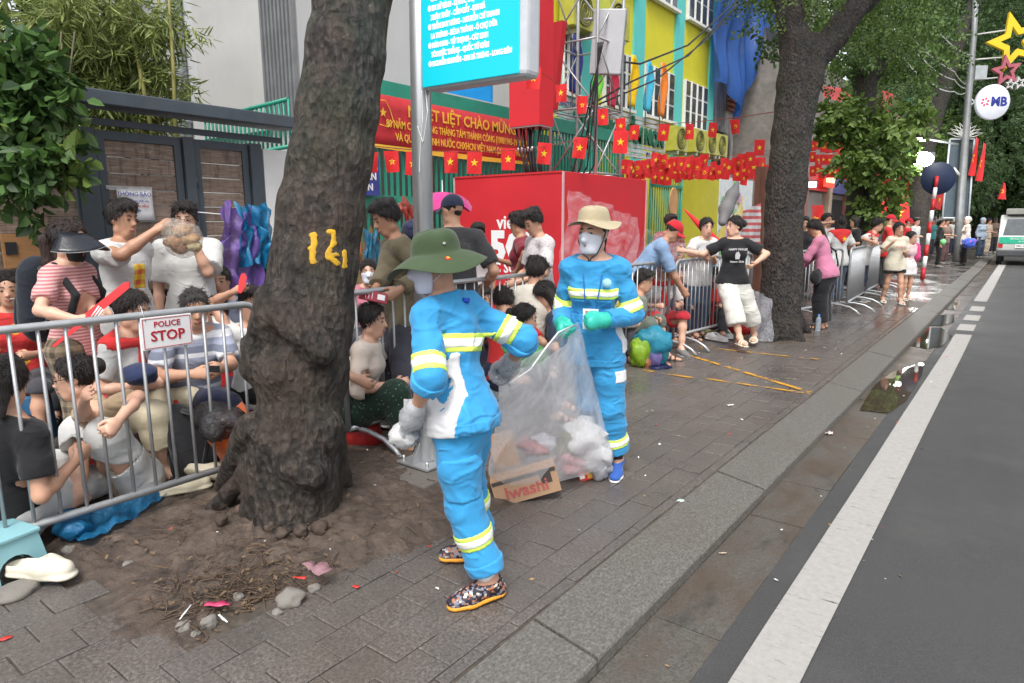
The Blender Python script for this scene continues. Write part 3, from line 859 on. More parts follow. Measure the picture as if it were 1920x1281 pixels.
    def part(s, name, q, m, res=None, parent=None, fold=0.0, fz=13.0):
        if fold: q.noise.append(fold_noise(fold, s.seed, fz))
        return link(name, q.mesh(name, res or s.res * (1.25 if s.res > .0125 else 1.1 if s.res > .0095 else 1), m), parent or s.root)
    # ---- clothes
    def top(s, m, sleeve=.75, loose=.016, hem=-.09, name='shirt', fold=.005, flare=.010, neck=True, open_neck=0.0, over=True):
        loose = max(loose * .8, .012); flare *= .8
        q = Sdf(); s.torso(q, loose, hem)
        if hem < 0 and getattr(s, 'bq', None) is not None and over:
            u = s.u; b = s.bl + .005
            q.cone(s.P + s.T * -.02 * u, s.P + s.T * .10 * u, .155 * u * s.w + b, .138 * u * s.w + b, .05, s.Ft, 1.36)
            q.ell(s.P - s.Ft * .045 * u + s.T * -.02, (.14 * u * s.w + b, .085 * u + b, .10 * u + b), np.array([s.Rp, s.Fp, vv(0, 0, 1)]), .05)
            if s.kn[0][2] < s.P[2] - .2 and s.kn[1][2] < s.P[2] - .2:
                for i in (0, 1): s.leg(q, i, b, 0, .45, 0, .04)
        for i in (0, 1): s.arm(q, i, loose * .85, 0, sleeve, flare)
        if neck: q.cone(s.N - s.T * .05, s.N - s.T * .0, .085 * s.u, .064 * s.u, .03)
        q.cut(s.N + s.T * .026 - s.Ft * .01, s.T + s.Ft * .5 * (1 + open_neck) if False else s.T * 1.0 + s.Ft * .33 * (1 + open_neck))
        q.cut(s.P + s.T * hem * s.u, -s.T)
        for i in (0, 1):
            e, dr = s.armpt(i, sleeve), nrm((s.el[i] - s.sh[i]) if sleeve <= 1 else (s.wr[i] - s.el[i]))
            q.cutf(lambda P, e=e, dr=dr: np.where(((P - e) ** 2).sum(1) < .13 ** 2, (P - e) @ dr, -1))
        s.tq = q; s.tl = loose; s.hem = hem
        return s.part(name, q, m, fold=fold)
    def bottom(s, m, end=1.95, loose=.018, name='trousers', flare=.0, fold=.005, rise=.10, seat=True):
        loose = max(loose * .8, .012)
        q = Sdf(); u, P, T = s.u, s.P, s.T
        q.cone(P + T * -.02 * u, P + T * rise * u, .155 * u * s.w + loose, .135 * u * s.w + loose * .8, .05, s.Ft, 1.38)
        q.ell(P - s.Ft * .045 * u + T * -.02, (.14 * u * s.w + loose, .085 * u + loose, .10 * u + loose), np.array([s.Rp, s.Fp, vv(0, 0, 1)]), .05)
        for i in (0, 1): s.leg(q, i, loose, 0, end, flare, .035)
        for i in (0, 1):
            e, dr = s.legpt(i, end), nrm((s.kn[i] - s.hip[i]) if end <= 1 else (s.an[i] - s.kn[i]))
            q.cutf(lambda P_, e=e, dr=dr: np.where(((P_ - e) ** 2).sum(1) < .17 ** 2, (P_ - e) @ dr, -1))
        s.bq = q; s.bl = loose
        return s.part(name, q, m, fold=fold, fz=10)
    def skirt(s, m, z1=.45, r1=.2, name='skirt'):
        q = Sdf(); u = s.u
        for i in range(5):
            a, b = i / 5, (i + 1) / 5; f = lambda t: s.P + vv(0, 0, .10 * u) * (1 - t) - vv(0, 0, z1) * t
            q.cone(f(a), f(b), (.15 + (r1 - .15) * a) * u, (.15 + (r1 - .15) * b) * u, .02, s.Fp, 1.25)
        return s.part(name, q, m, fold=.008, fz=3)
    def band(s, q, c, n, w, m, grow=.004, rad=.3, name='reflective_stripe', parent=None, res=None, extra=None):
        """a strip of width w round the garment q, square to n at c"""
        b = q.grow(grow); n = nrm(n); c = np.array(c, float)
        b.cutf(lambda P: np.abs((P - c) @ n) - w / 2)
        b.cutf(lambda P: np.sqrt(((P - c) ** 2).sum(1)) - rad)
        if extra: b.cutf(extra)
        lo = c - rad - .02; hi = c + rad + .02
        return link(name, b.mesh(name, res or s.res * .7, m, clip=(lo, hi)), parent or s.root)
    def shoes(s, m, sole=None, d=.012, name='shoe', pair=(0, 1), open_=False):
        for i in pair:
            q = Sdf(); hl, bl, tp, f, up, sd = s.foot(q, i, d, False); a = s.an[i]
            q.cut(a + up * .004 - f * .0, up * 1.0 + f * .12)
            o = link(name, q.mesh(name, .011 if s.res < .0095 else .016, m), s.root)
            if sole:
                k = Sdf(); z = up * (.028 * s.u + d * .55)
                k.cone(hl - z + up * .012, bl - z + up * .012, .030 * s.u + d, .038 * s.u + d, .02, up, 2.6); k.cone(bl - z + up * .012, tp - z + up * .014, .038 * s.u + d, .028 * s.u + d, .02, up, 2.6)
                link('sole', k.mesh('sole', .010 if s.res < .0095 else .015, sole), o)
    def sandals(s, m, pair=(0, 1), name='sandal', th=.02):
        for i in pair:
            q = Sdf(); u = s.u; a = s.an[i]; f = s.fd[i]; up = vv(0, 0, 1); ph = R(s.fp[i]); f = f * math.cos(ph) - up * math.sin(ph); up = np.cross(np.cross(f, up), f)
            b = a - up * .078 * u
            q.cone(b - f * .045 * u, b + f * .09 * u, .036 * u, .042 * u, .02, up, 2.3); q.cone(b + f * .09 * u, b + f * .165 * u, .042 * u, .034 * u, .02, up, 2.3)
            sd = np.cross(f, up)
            for t in (.065, .115):
                w = .046 * u
                pts = [b + f * t * u + sd * w * math.cos(x) + up * (.062 - .1 * (t - .065)) * u * math.sin(x) for x in np.linspace(0, PI, 7)]
                for p0, p1 in zip(pts[:-1], pts[1:]): q.cone(p0, p1, .012 * u, .012 * u, .006, up, 1.2)
            link(name, q.mesh(name, .010 if s.res < .012 else .014, m), s.root)
    # ---- hair, hats, masks
    def hair(s, style='short', m=None, vol=.015, length=.3, swing=(0, 0, 0), under=False):
        m = m or hairm(); q = Sdf(); k = s.hs; A = s.hA
        q.ell(s.H(0, -.014, .030), np.array((.076 + vol, .095 + vol, .088 + vol * 1.2)) * k, A, .02)
        under = under or getattr(s, 'hatted', False)
        if under: vol = .004; q = Sdf(); q.ell(s.H(0, -.014, .030), np.array((.078, .097, .088)) * k, A, .02); q.cut(s.H(0, 0, .045), A[2])
        if style == 'short' and not under:
            q.ell(s.H(.01, .045, .09), np.array((.058, .055, .036)) * k, A, .03); q.ell(s.H(-.02, -.02, .105), np.array((.06, .07, .03)) * k, A, .03)
        male = style in ('short', 'crop')
        zs = ([-.062, -.055, -.02, .005, .055, .075] if male else [-.085, -.075, -.045, .01, .055, .072])
        ho, Am = s.ho, A
        def lim(P):
            L = (P - ho) @ Am.T / k
            zl = np.interp(L[:, 1], [-.10, -.05, -.015, .015, .055, .085], zs)
            zl = zl + np.where(L[:, 1] > .03, -.35 * np.abs(L[:, 0]) + .012, 0)
            return (zl - L[:, 2]) * k * .8
        q.cutf(lim); q.noise.append(hair_noise(.0065, s.seed)); q.noise.append(lambda P, sd=s.seed: .006 * vnoise(P * 24 + sd, sd))
        o = link('hair', q.mesh('hair', min(s.res, .013), m), s.root)
        if s.res < .0165 and not under: s.strands(o, m)
        e = Sdf(); sw = np.array(swing, float)
        dn = vv(0, 0, -1)
        if style == 'pony':
            a = s.H(0, -.115, .02); b = a - s.hA[1] * .05 + dn * .05; c = b + dn * length + sw
            e.cone(a, b, .026, .034, .02); e.cone(b, (b + c) / 2, .036, .034, .02); e.cone((b + c) / 2, c, .034, .012, .02)
        elif style == 'low':
            a = s.H(0, -.085, -.06); c = a + dn * length + sw - s.hA[1] * .03
            e.cone(s.H(0, -.08, .0), a, .05, .03, .03); e.cone(a, c, .03, .012, .02)
        elif style == 'bun':
            e.ell(s.H(0, -.125, .03), (.045, .04, .045), None, .02)
        elif style == 'long':
            for sx in (-1, -.4, .4, 1):
                a = s.H(sx * .06, -.06, .0); b = s.H(sx * .07, -.065, -.13) ; c = b + dn * length + sw
                e.cone(a, b, .045 * k, .04 * k, .03); e.cone(b, c, .038 * k, .018, .03)
        elif style == 'bob':
            for sx in (-1, -.5, 0, .5, 1): e.cone(s.H(sx * .066, -.05 + .02 * abs(sx), .02), s.H(sx * .07, -.05 + .03 * abs(sx), -.11), .04 * k, .034 * k, .03)
        if e.ops:
            e.noise.append(hair_noise(.005, s.seed)); link('hair_tail' if style in ('pony', 'low', 'bun') else 'hair_length', e.mesh('hair_tail', min(s.res, .010), m), o)
        return o
    def strands(s, o, m, n=420):
        me = o.data; V = np.zeros(len(me.vertices) * 3, np.float32); me.vertices.foreach_get('co', V); V = V.reshape(-1, 3).astype(float)
        g = np.random.default_rng(s.seed); V = V[g.integers(0, len(V), n)]
        c = s.H(0, -.014, .03); nr = V - c; nr /= np.linalg.norm(nr, axis=1)[:, None]
        fl = -s.hA[2] * .9 - s.hA[1] * .35 + g.normal(size=(n, 3)) * .45; fl = fl - nr * (fl * nr).sum(1)[:, None]; fl /= np.linalg.norm(fl, axis=1)[:, None]
        sd = np.cross(nr, fl); L = (.018 + .03 * g.random((n, 1))) * s.hs; w = .0026
        a = V + nr * .001; b = a + fl * L * .55 + nr * (.003 + .004 * g.random((n, 1))); e = a + fl * L + nr * (.002 + .009 * g.random((n, 1)))
        Q = np.stack([a - sd * w, a + sd * w, b + sd * w, b - sd * w, e], 1).reshape(-1, 3); k = np.arange(n)[:, None] * 5
        F = np.concatenate([k + np.array([[0, 1, 2]]), k + np.array([[0, 2, 3]]), k + np.array([[3, 2, 4]])])
        tag(link('hair_strands', np_mesh('hair_strands', Q, F, True, m), o), kind='stuff')
    def headgear(s, name, mb, m, parent=None, mod=None):
        o = mb.build(name, m, parent or s.root); o.matrix_local = s.Hmat(); return o
    def mask(s, m, d=.010):
        q = Sdf(); s.head_sdf(q, d); k = s.hs; q.cone(s.H(0, .085, .0), s.H(0, .112, -.035), .010 * k, .013 * k, .03 * k)
        ho, A = s.ho, s.hA
        def lim(P):
            L = (P - ho) @ A.T / k
            top = .012 - .35 * np.abs(L[:, 0]) - L[:, 2]; bot = L[:, 2] + .118; side = L[:, 1] - (.030 + .1 * np.abs(L[:, 2] + .05))
            return -np.minimum(np.minimum(top * -1 + 0, bot), side) * k if False else np.maximum(np.maximum(-top * 1.0, -bot), -side) * k
        q.cutf(lim)
        o = link('face_mask', q.mesh('face_mask', min(s.res, .006), m), s.root)
        for sg in (-1, 1):
            mb = MB().tube([(sg * .062, .04, -.02), (sg * .078, .01, .0), (sg * .083, -.02, .012), (sg * .08, -.03, -.02), (sg * .06, .035, -.07)], .0022, 5, False)
            e = mb.build('ear_loop', m, o); e.matrix_local = s.Hmat()
        return o
    def cap(s, m, visor=True, m2=None, back=False):
        s.hatted = True
        mb = MB(); pr = [(.09 * math.cos(a), .028 + .09 * math.sin(a) * 1.08) for a in np.linspace(0, PI / 2 - .02, 9)]
        n = 24; mb.lathe([(r, z) for r, z in pr], (0, 0, 0), n, None)
        mb.v = [(x * .93, y * 1.16 - .012, z) for x, y, z in mb.v]
        o = s.headgear('cap', mb, m)
        if visor:
            vb = MB(); V = []; nn = 11
            for j in range(4):
                for i in range(nn):
                    a = PI * (.12 + .76 * i / (nn - 1)); ro = (0, .03, .055, .07)[j]
                    x = (.083 + ro * .25) * math.cos(a); y = -.012 + (.098 + ro * 1.0) * math.sin(a)
                    V.append((x, y, .034 - .35 * abs(x) * (1 + ro * 4) - ro * .25))
            F = [(j * nn + i, j * nn + i + 1, (j + 1) * nn + i + 1, (j + 1) * nn + i) for j in range(3) for i in range(nn - 1)]
            vb.add(V, F, True); v = vb.build('visor', m2 or m, o)
            sm = v.modifiers.new('thick', 'SOLIDIFY'); sm.thickness = .004
        return o
    def bucket(s, m, brim=.075, droop=.02, crown=.105, flat=False, wav=.012, seed=1, tilt=0.0, lift=.02):
        rs = random.Random(seed); ph = rs.uniform(0, 6); s.hatted = True
        mb = MB()
        pr = [(.001, crown), (.05, crown - .003), (.074, crown - .014), (.084, crown - .035), (.09, .045), (.094, .022)] + [(.094 + brim * t, .022 - droop * t ** 1.3) for t in (.08, .3, .55, .8, 1)]
        def wob(a, i):
            t = max(0, (i - 5) / 5.0); return (.01 * t * math.sin(2 * a + ph), wav * t * (math.sin(3 * a + ph) + .6 * math.sin(2 * a + 2 * ph)) + (.004 * math.sin(5 * a + i) if i < 5 else 0))
        mb.lathe(pr, (0, 0, 0), 36, wob); mb.v = [(x * .97, y * 1.14 - .01, z + lift + y * tilt) for x, y, z in mb.v]
        o = s.headgear('hat', mb, m); sm = o.modifiers.new('thick', 'SOLIDIFY'); sm.thickness = .003
        sb = o.modifiers.new('sub', 'SUBSURF'); sb.levels = 1; sb.render_levels = 1
        return o
    def glasses(s, m):
        mb = MB()
        for sg in (-1, 1):
            mb.tube([(sg * .033 + .021 * math.cos(a), .1 - .12 * abs(sg * .033 + .021 * math.cos(a)), .004 + .017 * math.sin(a)) for a in np.linspace(0, 2 * PI, 13)], .0018, 4, False)
            mb.tube([(sg * .054, .094, .008), (sg * .076, .03, .008), (sg * .08, -.01, .0)], .0018, 4)
        mb.tube([(-.012, .1, .006), (0, .104, .009), (.012, .1, .006)], .0016, 4)
        return s.headgear('glasses', mb, m)
    def scarf(s, m, tails=True, name='scarf', d=.03):
        q = Sdf(); u = s.u; N = s.N - s.T * .02
        for i in range(12):
            a0, a1 = 2 * PI * i / 12, 2 * PI * (i + 1) / 12
            f = lambda a: N + s.Rt * (.085 * u * math.cos(a)) + s.Ft * (.075 * u * math.sin(a)) - s.T * (.035 * u * max(0, math.sin(a)) - .006)
            q.cone(f(a0), f(a1), .022 * u, .022 * u, .012)
        if tails:
            k = N + s.Ft * .10 * u - s.T * .06
            for sg in (-1, 1): q.cone(k, k - s.T * .2 * u + s.Rt * sg * .05 + s.Ft * .045, .022, .03, .015, s.Ft, 2.2)
        return s.part(name, q, m, fold=.003)
    def cape(s, m, name='cape'):
        """neckerchief spread over the shoulders and back"""
        q = s.tq.grow(.007); N, T, F, Rt = s.N, s.T, s.Ft, s.Rt
        def lim(P):
            L = (P - N); y = L @ F; x = L @ Rt; z = L @ T
            return np.maximum(-.02 + y * 0 - .03 + 0 * z, np.where(y < .02, -z - .24 + np.abs(x) * 1.1, -z - .05))
        q.cutf(lim)
        return link(name, q.mesh(name, s.res, m), s.root)
    def strap(s, pts, m, w=.014, name='strap', parent=None):
        q = Sdf()
        for a, b in zip(pts[:-1], pts[1:]): q.cone(a, b, w, w, .008)
        return link(name, q.mesh(name, min(.009, s.res), m), parent or s.root)
_FM = {}
def _face_meshes():
    if _FM: return _FM
    dkm = mat('iris', (.02, .014, .012), .25, var=.1, bump=0); lp = mat('lip', (.42, .17, .14), .5, var=.1); hb = hairm()
    def ellm(name, c, r, m):
        mb = MB(); pr = [(math.sin(a), -math.cos(a)) for a in np.linspace(.02, PI - .02, 7)]; mb.lathe(pr, (0, 0, 0), 10); mb.v = [(c[0] + x * r[0], c[1] + y * r[1], c[2] + z * r[2]) for x, y, z in mb.v]; return mb.mesh(name, m)
    _FM['eye'] = ellm('eye', (.031, .0845, .002), (.0135, .0055, .0052), dkm)
    _FM['brow'] = MB().tube([(.014, .0925, .026), (.03, .089, .031), (.047, .077, .026)], [.003, .0042, .002], 6).mesh('brow', hb)
    mb = MB().tube([(-.023, .088, -.064), (-.008, .098, -.0615), (0, .0985, -.063), (.008, .098, -.0615), (.023, .088, -.064)], [.002, .0045, .004, .0045, .002], 6); mb.tube([(-.018, .090, -.068), (0, .098, -.071), (.018, .090, -.068)], [.002, .0055, .002], 6)
    _FM['lips'] = mb.mesh('lips', lp)
    return _FM
# ------------------------------------------------------------------ structures on the left
STEEL = mat('galvanised_steel', (.42, .43, .44), .42, .55, var=.14, vs=14, bump=.12, bs=120)
GATEF = mat('gate_frame_paint', (.055, .07, .085), .5, var=.2, dirt=.15)
GREEN = mat('green_fence_paint', (.02, .25, .17), .45, var=.15, dirt=.1)
WHITEP = mat('white_paint', (.72, .72, .70), .55, var=.06, dirt=.12)
BLACK = mat('black_plastic', (.018, .018, .02), .45)
RED = mat('red_vinyl', (.55, .02, .03), .6, var=.08, bump=.05, vs=2)
PAPER = mat('white_paper', (.78, .77, .76), .7, var=.04)
def m_plank():
    t = NT('weathered_plank'); p = t.pos(); inf = t.n('ObjectInfo').outputs['Random']
    off = t.n('CombineXYZ', X=t.math('MULTIPLY', inf, 31), Y=t.math('MULTIPLY', inf, 17), Z=t.math('MULTIPLY', inf, 9)).outputs[0]
    q = t.n('VectorMath', _operation='ADD'); t.set(q.inputs[0], p); t.set(q.inputs[1], off); q = q.outputs[0]
    g = t.noise(t.scale(q, (8, 1.2, 14)), 5, 6, .65, .6)
    c = t.ramp(g, [(.28, (.09, .06, .043)), (.5, (.23, .16, .118)), (.75, (.38, .31, .25))])
    c = t.mix(t.mr(inf, 0, 1, 0, .55), c, t.mix(inf, (.30, .24, .19), (.12, .075, .055)))
    st = t.ramp(t.noise(t.scale(q, (6, 5, .7)), 4, 5, .7), [(.5, 0.0), (.72, .8)])
    c = t.mix(st, c, (.035, .026, .021))
    c = t.mix(t.ramp(t.noise(t.scale(q, (1, .8, 3)), 3, 4), [(.56, 0.0), (.7, .5)]), c, (.27, .24, .21))
    t.bs(Base__Color=c, Roughness=.65, Normal=t.bump(g, .5, .01))
    return t.m
PLANK = m_plank()
GX = -6.0
gate = empty('wooden_gate', (GX, 1.0, 0), 0, 'weathered plank gate in dark blue steel frames behind the crowd', 'gate')
random.seed(21)
def local(o, p): return tuple(np.array(p, float) - np.array(o.location))
def framed(y0, y1, z1, name='door_leaf', npl=16, frame=True):
    leaf = None
    if frame:
        b = MB()
        leaf = b.box(local(gate, (GX, y0 + .03, z1 / 2)), (.06, .06, z1)).build('stile', GATEF, gate); MB().box(local(gate, (GX, y1 - .03, z1 / 2)), (.06, .06, z1)).build('stile', GATEF, gate)
        MB().box(local(gate, (GX + .002, (y0 + y1) / 2, z1 - .035)), (.056, y1 - y0 - .12, .07)).build('top_rail', GATEF, gate); MB().box(local(gate, (GX + .002, (y0 + y1) / 2, .06)), (.056, y1 - y0 - .12, .10)).build('bottom_rail', GATEF, gate)
        y0 += .06; y1 -= .06; z1 -= .07
    z = .115
    hh = (z1 - z) / npl
    for i in range(npl):
        o = MB().box((0, 0, 0), (.022, y1 - y0 - .004, hh - .007)).build('plank', PLANK, gate, local(gate, (GX + random.uniform(-.006, .004), (y0 + y1) / 2, z + hh * (i + .5)))); o.rotation_euler = (random.uniform(-.004, .004), random.uniform(-.03, .02), 0)
framed(.2, 2.16, 2.26, frame=False)
framed(2.34, 3.02, 2.27); framed(3.13, 3.66, 2.27)
for y, w in ((2.25, .15), (3.075, .09), (3.73, .12)): MB().box(local(gate, (GX + .01, y, 1.14)), (.10, w, 2.28)).build('post', GATEF, gate)
bevel(MB().box(local(gate, (GX + .14, 2.2, 2.485)), (.3, 3.75, .11)).build('canopy_beam', GATEF, gate), .01)
MB().box(local(gate, (GX + .05, 2.2, 2.33)), (.05, 3.6, .05)).build('lintel', GATEF, gate)
MB().tube([local(gate, (GX + .05, 3.14, z)) for z in (.95, 1.0, 1.2, 1.25)], .012, 8).build('handle', STEEL, gate)
for z in (.4, 1.85): MB().tube([local(gate, (GX + .045, 3.13, z)), local(gate, (GX + .045, 3.13, z + .09))], .012, 8).build('hinge', GATEF, gate)
pb = onx(50, 470, -5.93)
ply = MB().box((0, 0, 0), (.03, .30, .25)).build('plywood_board', mat('plywood', (.33, .17, .07), .7, var=.2, stretch=(1, 1, 8)), None, tuple(pb)); tag(ply, 'bare plywood board with a black square fixed to the plank gate', 'board')
MB().box((.02, -.10, .02), (.01, .07, .09)).build('black_square', BLACK, ply)
np_ = onx(255, 384, -5.955)
note = empty('notice_sheet', tuple(np_), 0, 'handwritten white notice sheet taped to the plank gate', 'notice')
b = MB(); n = 8
V = [(.006 * math.sin(i * 1.7 + j) * .4 + (.01 if j == 0 else 0), -.14 + .28 * i / n, -.13 + .26 * j / 4) for j in range(5) for i in range(n + 1)]
b.add(V, [(j * (n + 1) + i, j * (n + 1) + i + 1, (j + 1) * (n + 1) + i + 1, (j + 1) * (n + 1) + i) for j in range(4) for i in range(n)], True)
o = b.build('sheet', PAPER, note); sm = o.modifiers.new('t', 'SOLIDIFY'); sm.thickness = .002
MB().box((.006, -.04, .135), (.002, .36, .03)).build('tape', plastic('tape', (.8, .8, .8), .45), note)
INK = mat('blue_ink', (.05, .05, .35), .7); INKR = mat('red_ink', (.5, .03, .05), .7)
RX, UP = (0, 1, 0), (0, 0, 1)
text('THÔNG BÁO', .046, INK, np_ + vv(.014, -.01, .085), RX, UP, note); text('Xin đừng vứt rác', .03, INK, np_ + vv(.014, 0, .03), RX, UP, note); text('trước cổng', .03, INKR, np_ + vv(.014, .03, -.01), RX, UP, note); text('cảm ơn', .03, INK, np_ + vv(.014, -.02, -.05), RX, UP, note)
wp = tag(MB().box((GX - .1, 4.0, 1.12), (.3, .38, 2.24)).build('white_pillar', WHITEP), 'white masonry pillar at the end of the plank gate', 'pillar')
# ---- pale building behind the bamboo
WALLA = mat('pale_render', (.52, .53, .53), .8, var=.08, vs=1.5, bump=.1, dirt=.2, stretch=(1, 1, .3))
YA = 6.0
xa0, xa1 = -17.0, float(ony(562, 100, YA)[0])
bA = empty('pale_building', ((xa0 + xa1) / 2, YA, 0), 0, 'pale grey rendered building with downpipe behind the bamboo', 'building')
L_ = lambda p: local(bA, p)
MB().box(L_(((xa0 + xa1) / 2, YA + 3, 5.5)), (xa1 - xa0, 6, 11)).build('wall', WALLA, bA)
xc = float(ony(500, 100, YA)[0])
MB().box(L_(((float(ony(375, 100, YA)[0]) + xc) / 2, YA - .04, 6.2)), (xc - float(ony(375, 100, YA)[0]), .06, 6.6)).build('render_panel', mat('render_warm', (.50, .495, .48), .8, var=.06, vs=1.2, dirt=.15), bA)
xp = float(ony(347, 100, YA)[0])
pipe = MB().tube([L_((xp, YA - .12, 0)), L_((xp, YA - .12, 11))], .11, 12).build('downpipe', mat('grey_pipe', (.33, .36, .38), .5), bA)
for z in (3.2, 5.1, 7): MB().tube([L_((xp, YA - .12, z)), L_((xp, YA - .12, z + .06))], .125, 12).build('pipe_collar', mat('grey_pipe', (.33, .36, .38), .5), pipe)
CORR = mat('corrugated_sheet', (.24, .25, .26), .5, .3, var=.12, dirt=.2)
k = 0; x = xc + .02
while x < xa1:
    MB().box(L_((x + .03, YA - .08, 6.4)), (.045, .05, 6.9)).build('corrugated_rib', CORR, bA); x += .09
MB().box(L_(((float(ony(385, 10, YA)[0]) + xc) / 2, YA - .12, 9.3)), (xc - float(ony(385, 10, YA)[0]), .1, 1.9)).build('sheet_band', CORR, bA)
# ---- green stair railing
def railing(label, p0, p1, drop, n, name='railing', m=GREEN, r=.028):
    p0, p1 = np.array(p0, float), np.array(p1, float)
    e = empty(name, tuple(p0), 0, label, 'railing')
    MB().tube([(0, 0, 0), p1 - p0], r, 8).build('top_rail', m, e); MB().tube([(0, 0, -drop), p1 - p0 + vv(0, 0, -drop)], r, 8).build('bottom_rail', m, e)
    me = MB().tube([(0, 0, 0), (0, 0, -drop)], .016, 6).mesh('picket', m)
    for i in range(n + 1): link('picket', me, e, None, tuple((p1 - p0) * i / n))
    return e
railing('green metal railing of the pale building above the gate', ony(384, 226, 5.5), ony(540, 186, 5.5), .6, 20)
# ---- stair tower with thin vertical slats
XS = -8.4
ys0, ys1 = float(onx(560, 100, XS)[1]), 11.2
st = empty('stair_tower', (XS, ys0, 0), 0, 'dark stair tower screened by thin vertical grey slats behind the tree', 'building')
L_ = lambda p: local(st, p)
MB().box(L_((XS - 1.5, (ys0 + ys1) / 2, 5)), (2, ys1 - ys0, 10)).build('back_wall', mat('tower_dark', (.10, .105, .11), .8, var=.2), st)
for z in (2.4, 4.0, 5.4, 6.9, 8.4): MB().box(L_((XS - .35, (ys0 + ys1) / 2, z)), (.5, ys1 - ys0, .14)).build('floor_slab', mat('slab_grey', (.36, .37, .37), .8, dirt=.3), st)
sm_ = MB().box((0, 0, 5.6), (.025, .02, 7.6)).mesh('slat', mat('slat_grey', (.33, .34, .35), .5, .2))
yy = ys0
while yy < ys1 - .1:
    link('slat', sm_, st, None, (0, yy - ys0, 0)); yy += .135
for z in (2.95, 4.5): MB().tube([(-.1, 0, z), (-.1, ys1 - ys0, z + .5)], .035, 8).build('stair_rail', GREEN, st)
# ---- school fence with red banner
XF = -6.7
fen = empty('school_fence', (XF, 4.2, 0), 0, 'green metal picket fence on a low white wall under the red banner', 'fence')
L_ = lambda p: local(fen, p)
MB().box(L_((XF, 8.8, .35)), (.2, 7.6, .7)).build('base_wall', WHITEP, fen)
MB().box(L_((XF, 8.8, 1.80)), (.05, 7.5, .17)).build('middle_band', GREEN, fen); MB().box(L_((XF + .01, 8.8, .78)), (.05, 7.5, .07)).build('bottom_rail', GREEN, fen)
MB().box(L_((XF, 8.8, 3.2)), (.08, 7.5, .22)).build('top_beam', GREEN, fen)
pk = MB().box((0, 0, 0), (.03, .028, 2.3)).mesh('picket', GREEN)
for i in range(71): link('picket', pk, fen, None, L_((XF, 5.1 + i * .105, 1.97)))
yw = tag(MB().box((-7.7, 9.1, 1.6), (.2, 6.6, 3.2)).build('dark_backing', mat('dark_backing', (.06, .075, .065), .85, var=.5, vs=1.5, dirt=.5)), 'dark backing wall added behind the green fence', 'wall')  # added backing, coloured dark so the gaps between the pickets read dark
for y in (5.05, 6.8, 9.4, 12.4): MB().box(L_((XF, y, 1.62)), (.10, .10, 3.22)).build('post', GREEN, fen)
# banner
bt0, bb1 = onx(694, 175, XF + .09), onx(988, 305, XF + .09)
y0, y1, z1, z0 = bt0[1] - .06, 9.15, 3.12, 2.47
ban = empty('red_banner', (XF + .09, y0, z0), 0, 'long red cloth banner with yellow lettering on the green fence', 'banner')
def wavy(y0, y1, z0, z1, nx, nz, amp, seed):
    V = []; rs = [random.Random(seed).uniform(0, 6) for _ in range(3)]
    for j in range(nz + 1):
        for i in range(nx + 1):
            a, c = i / nx, j / nz
            V.append((amp * (math.sin(a * 9 + rs[0]) * .6 + math.sin(a * 23 + c * 2 + rs[1]) * .3), (y1 - y0) * a, (z1 - z0) * c - .03 * math.sin(a * PI) * (1 - c)))
    return V, [(j * (nx + 1) + i, j * (nx + 1) + i + 1, (j + 1) * (nx + 1) + i + 1, (j + 1) * (nx + 1) + i) for j in range(nz) for i in range(nx)]
BANC = cloth('banner_red', (.42, .018, .025), .6, wr=.15)
V, F = wavy(y0, y1, z0, z1, 40, 4, .008, 3)
o = MB().add(V, F, True).build('cloth', BANC, ban); sm = o.modifiers.new('t', 'SOLIDIFY'); sm.thickness = .003
GOLD = mat('gold_lettering', (.68, .42, .04), .6, var=.08)
V, F = wavy(y0, y1, z0 + .0, z0 + .04, 40, 1, .008, 3)
MB().add([(x + .004, y, z) for x, y, z in V], F, True).build('fringe', GOLD, ban)
yc = (y0 + y1) / 2; tx = XF + .112
text('NHIỆT LIỆT CHÀO MỪNG', .205, GOLD, (tx, yc + .12, z1 - .16), RX, UP, ban, bold=.004, sx=.98); text('80 NĂM CÁCH MẠNG THÁNG TÁM THÀNH CÔNG (19/8/1945-19/8/2025)', .135, GOLD, (tx, yc + .1, z1 - .345), RX, UP, ban, sx=.70, bold=.002); text('VÀ QUỐC KHÁNH NƯỚC CHXHCN VIỆT NAM (2/9/1945-2/9/2025)', .135, GOLD, (tx, yc + .15, z1 - .50), RX, UP, ban, sx=.72, bold=.002)
def star_pts(r, r2=.4, ph=PI / 2): return [((r if k % 2 == 0 else r * r2) * math.cos(ph + k * PI / 5), (r if k % 2 == 0 else r * r2) * math.sin(ph + k * PI / 5)) for k in range(10)]
MB().plate([(tx - XF - .09, .24 + a, z1 - z0 - .22 + c) for a, c in star_pts(.06)], (.004, 0, 0)).build('star', GOLD, ban)
MB().tube([(tx - XF - .09, .16 + a, z1 - z0 - .22 + c) for a, c in [(0, .14), (.13, .15), (.2, .05), (.25, -.08), (.16, -.17), (.02, -.15)]], .005, 5).build('outline_mark', GOLD, ban)
# blue house plate on the fence, half behind the trunk
bp = onx(686, 331, XF + .12)
pl = MB().box((0, 0, 0), (.02, .42, .46)).build('blue_plate', mat('enamel_blue', (.03, .05, .22), .35), None, tuple(bp)); tag(pl, 'dark blue enamel plate with white letters beside the trunk', 'sign')
for i, w in enumerate(('DINH', 'VAN', 'IN')): text(w, .12, WHITEP, bp + vv(.0125, .04, .13 - i * .13), RX, UP, pl, bold=.003)
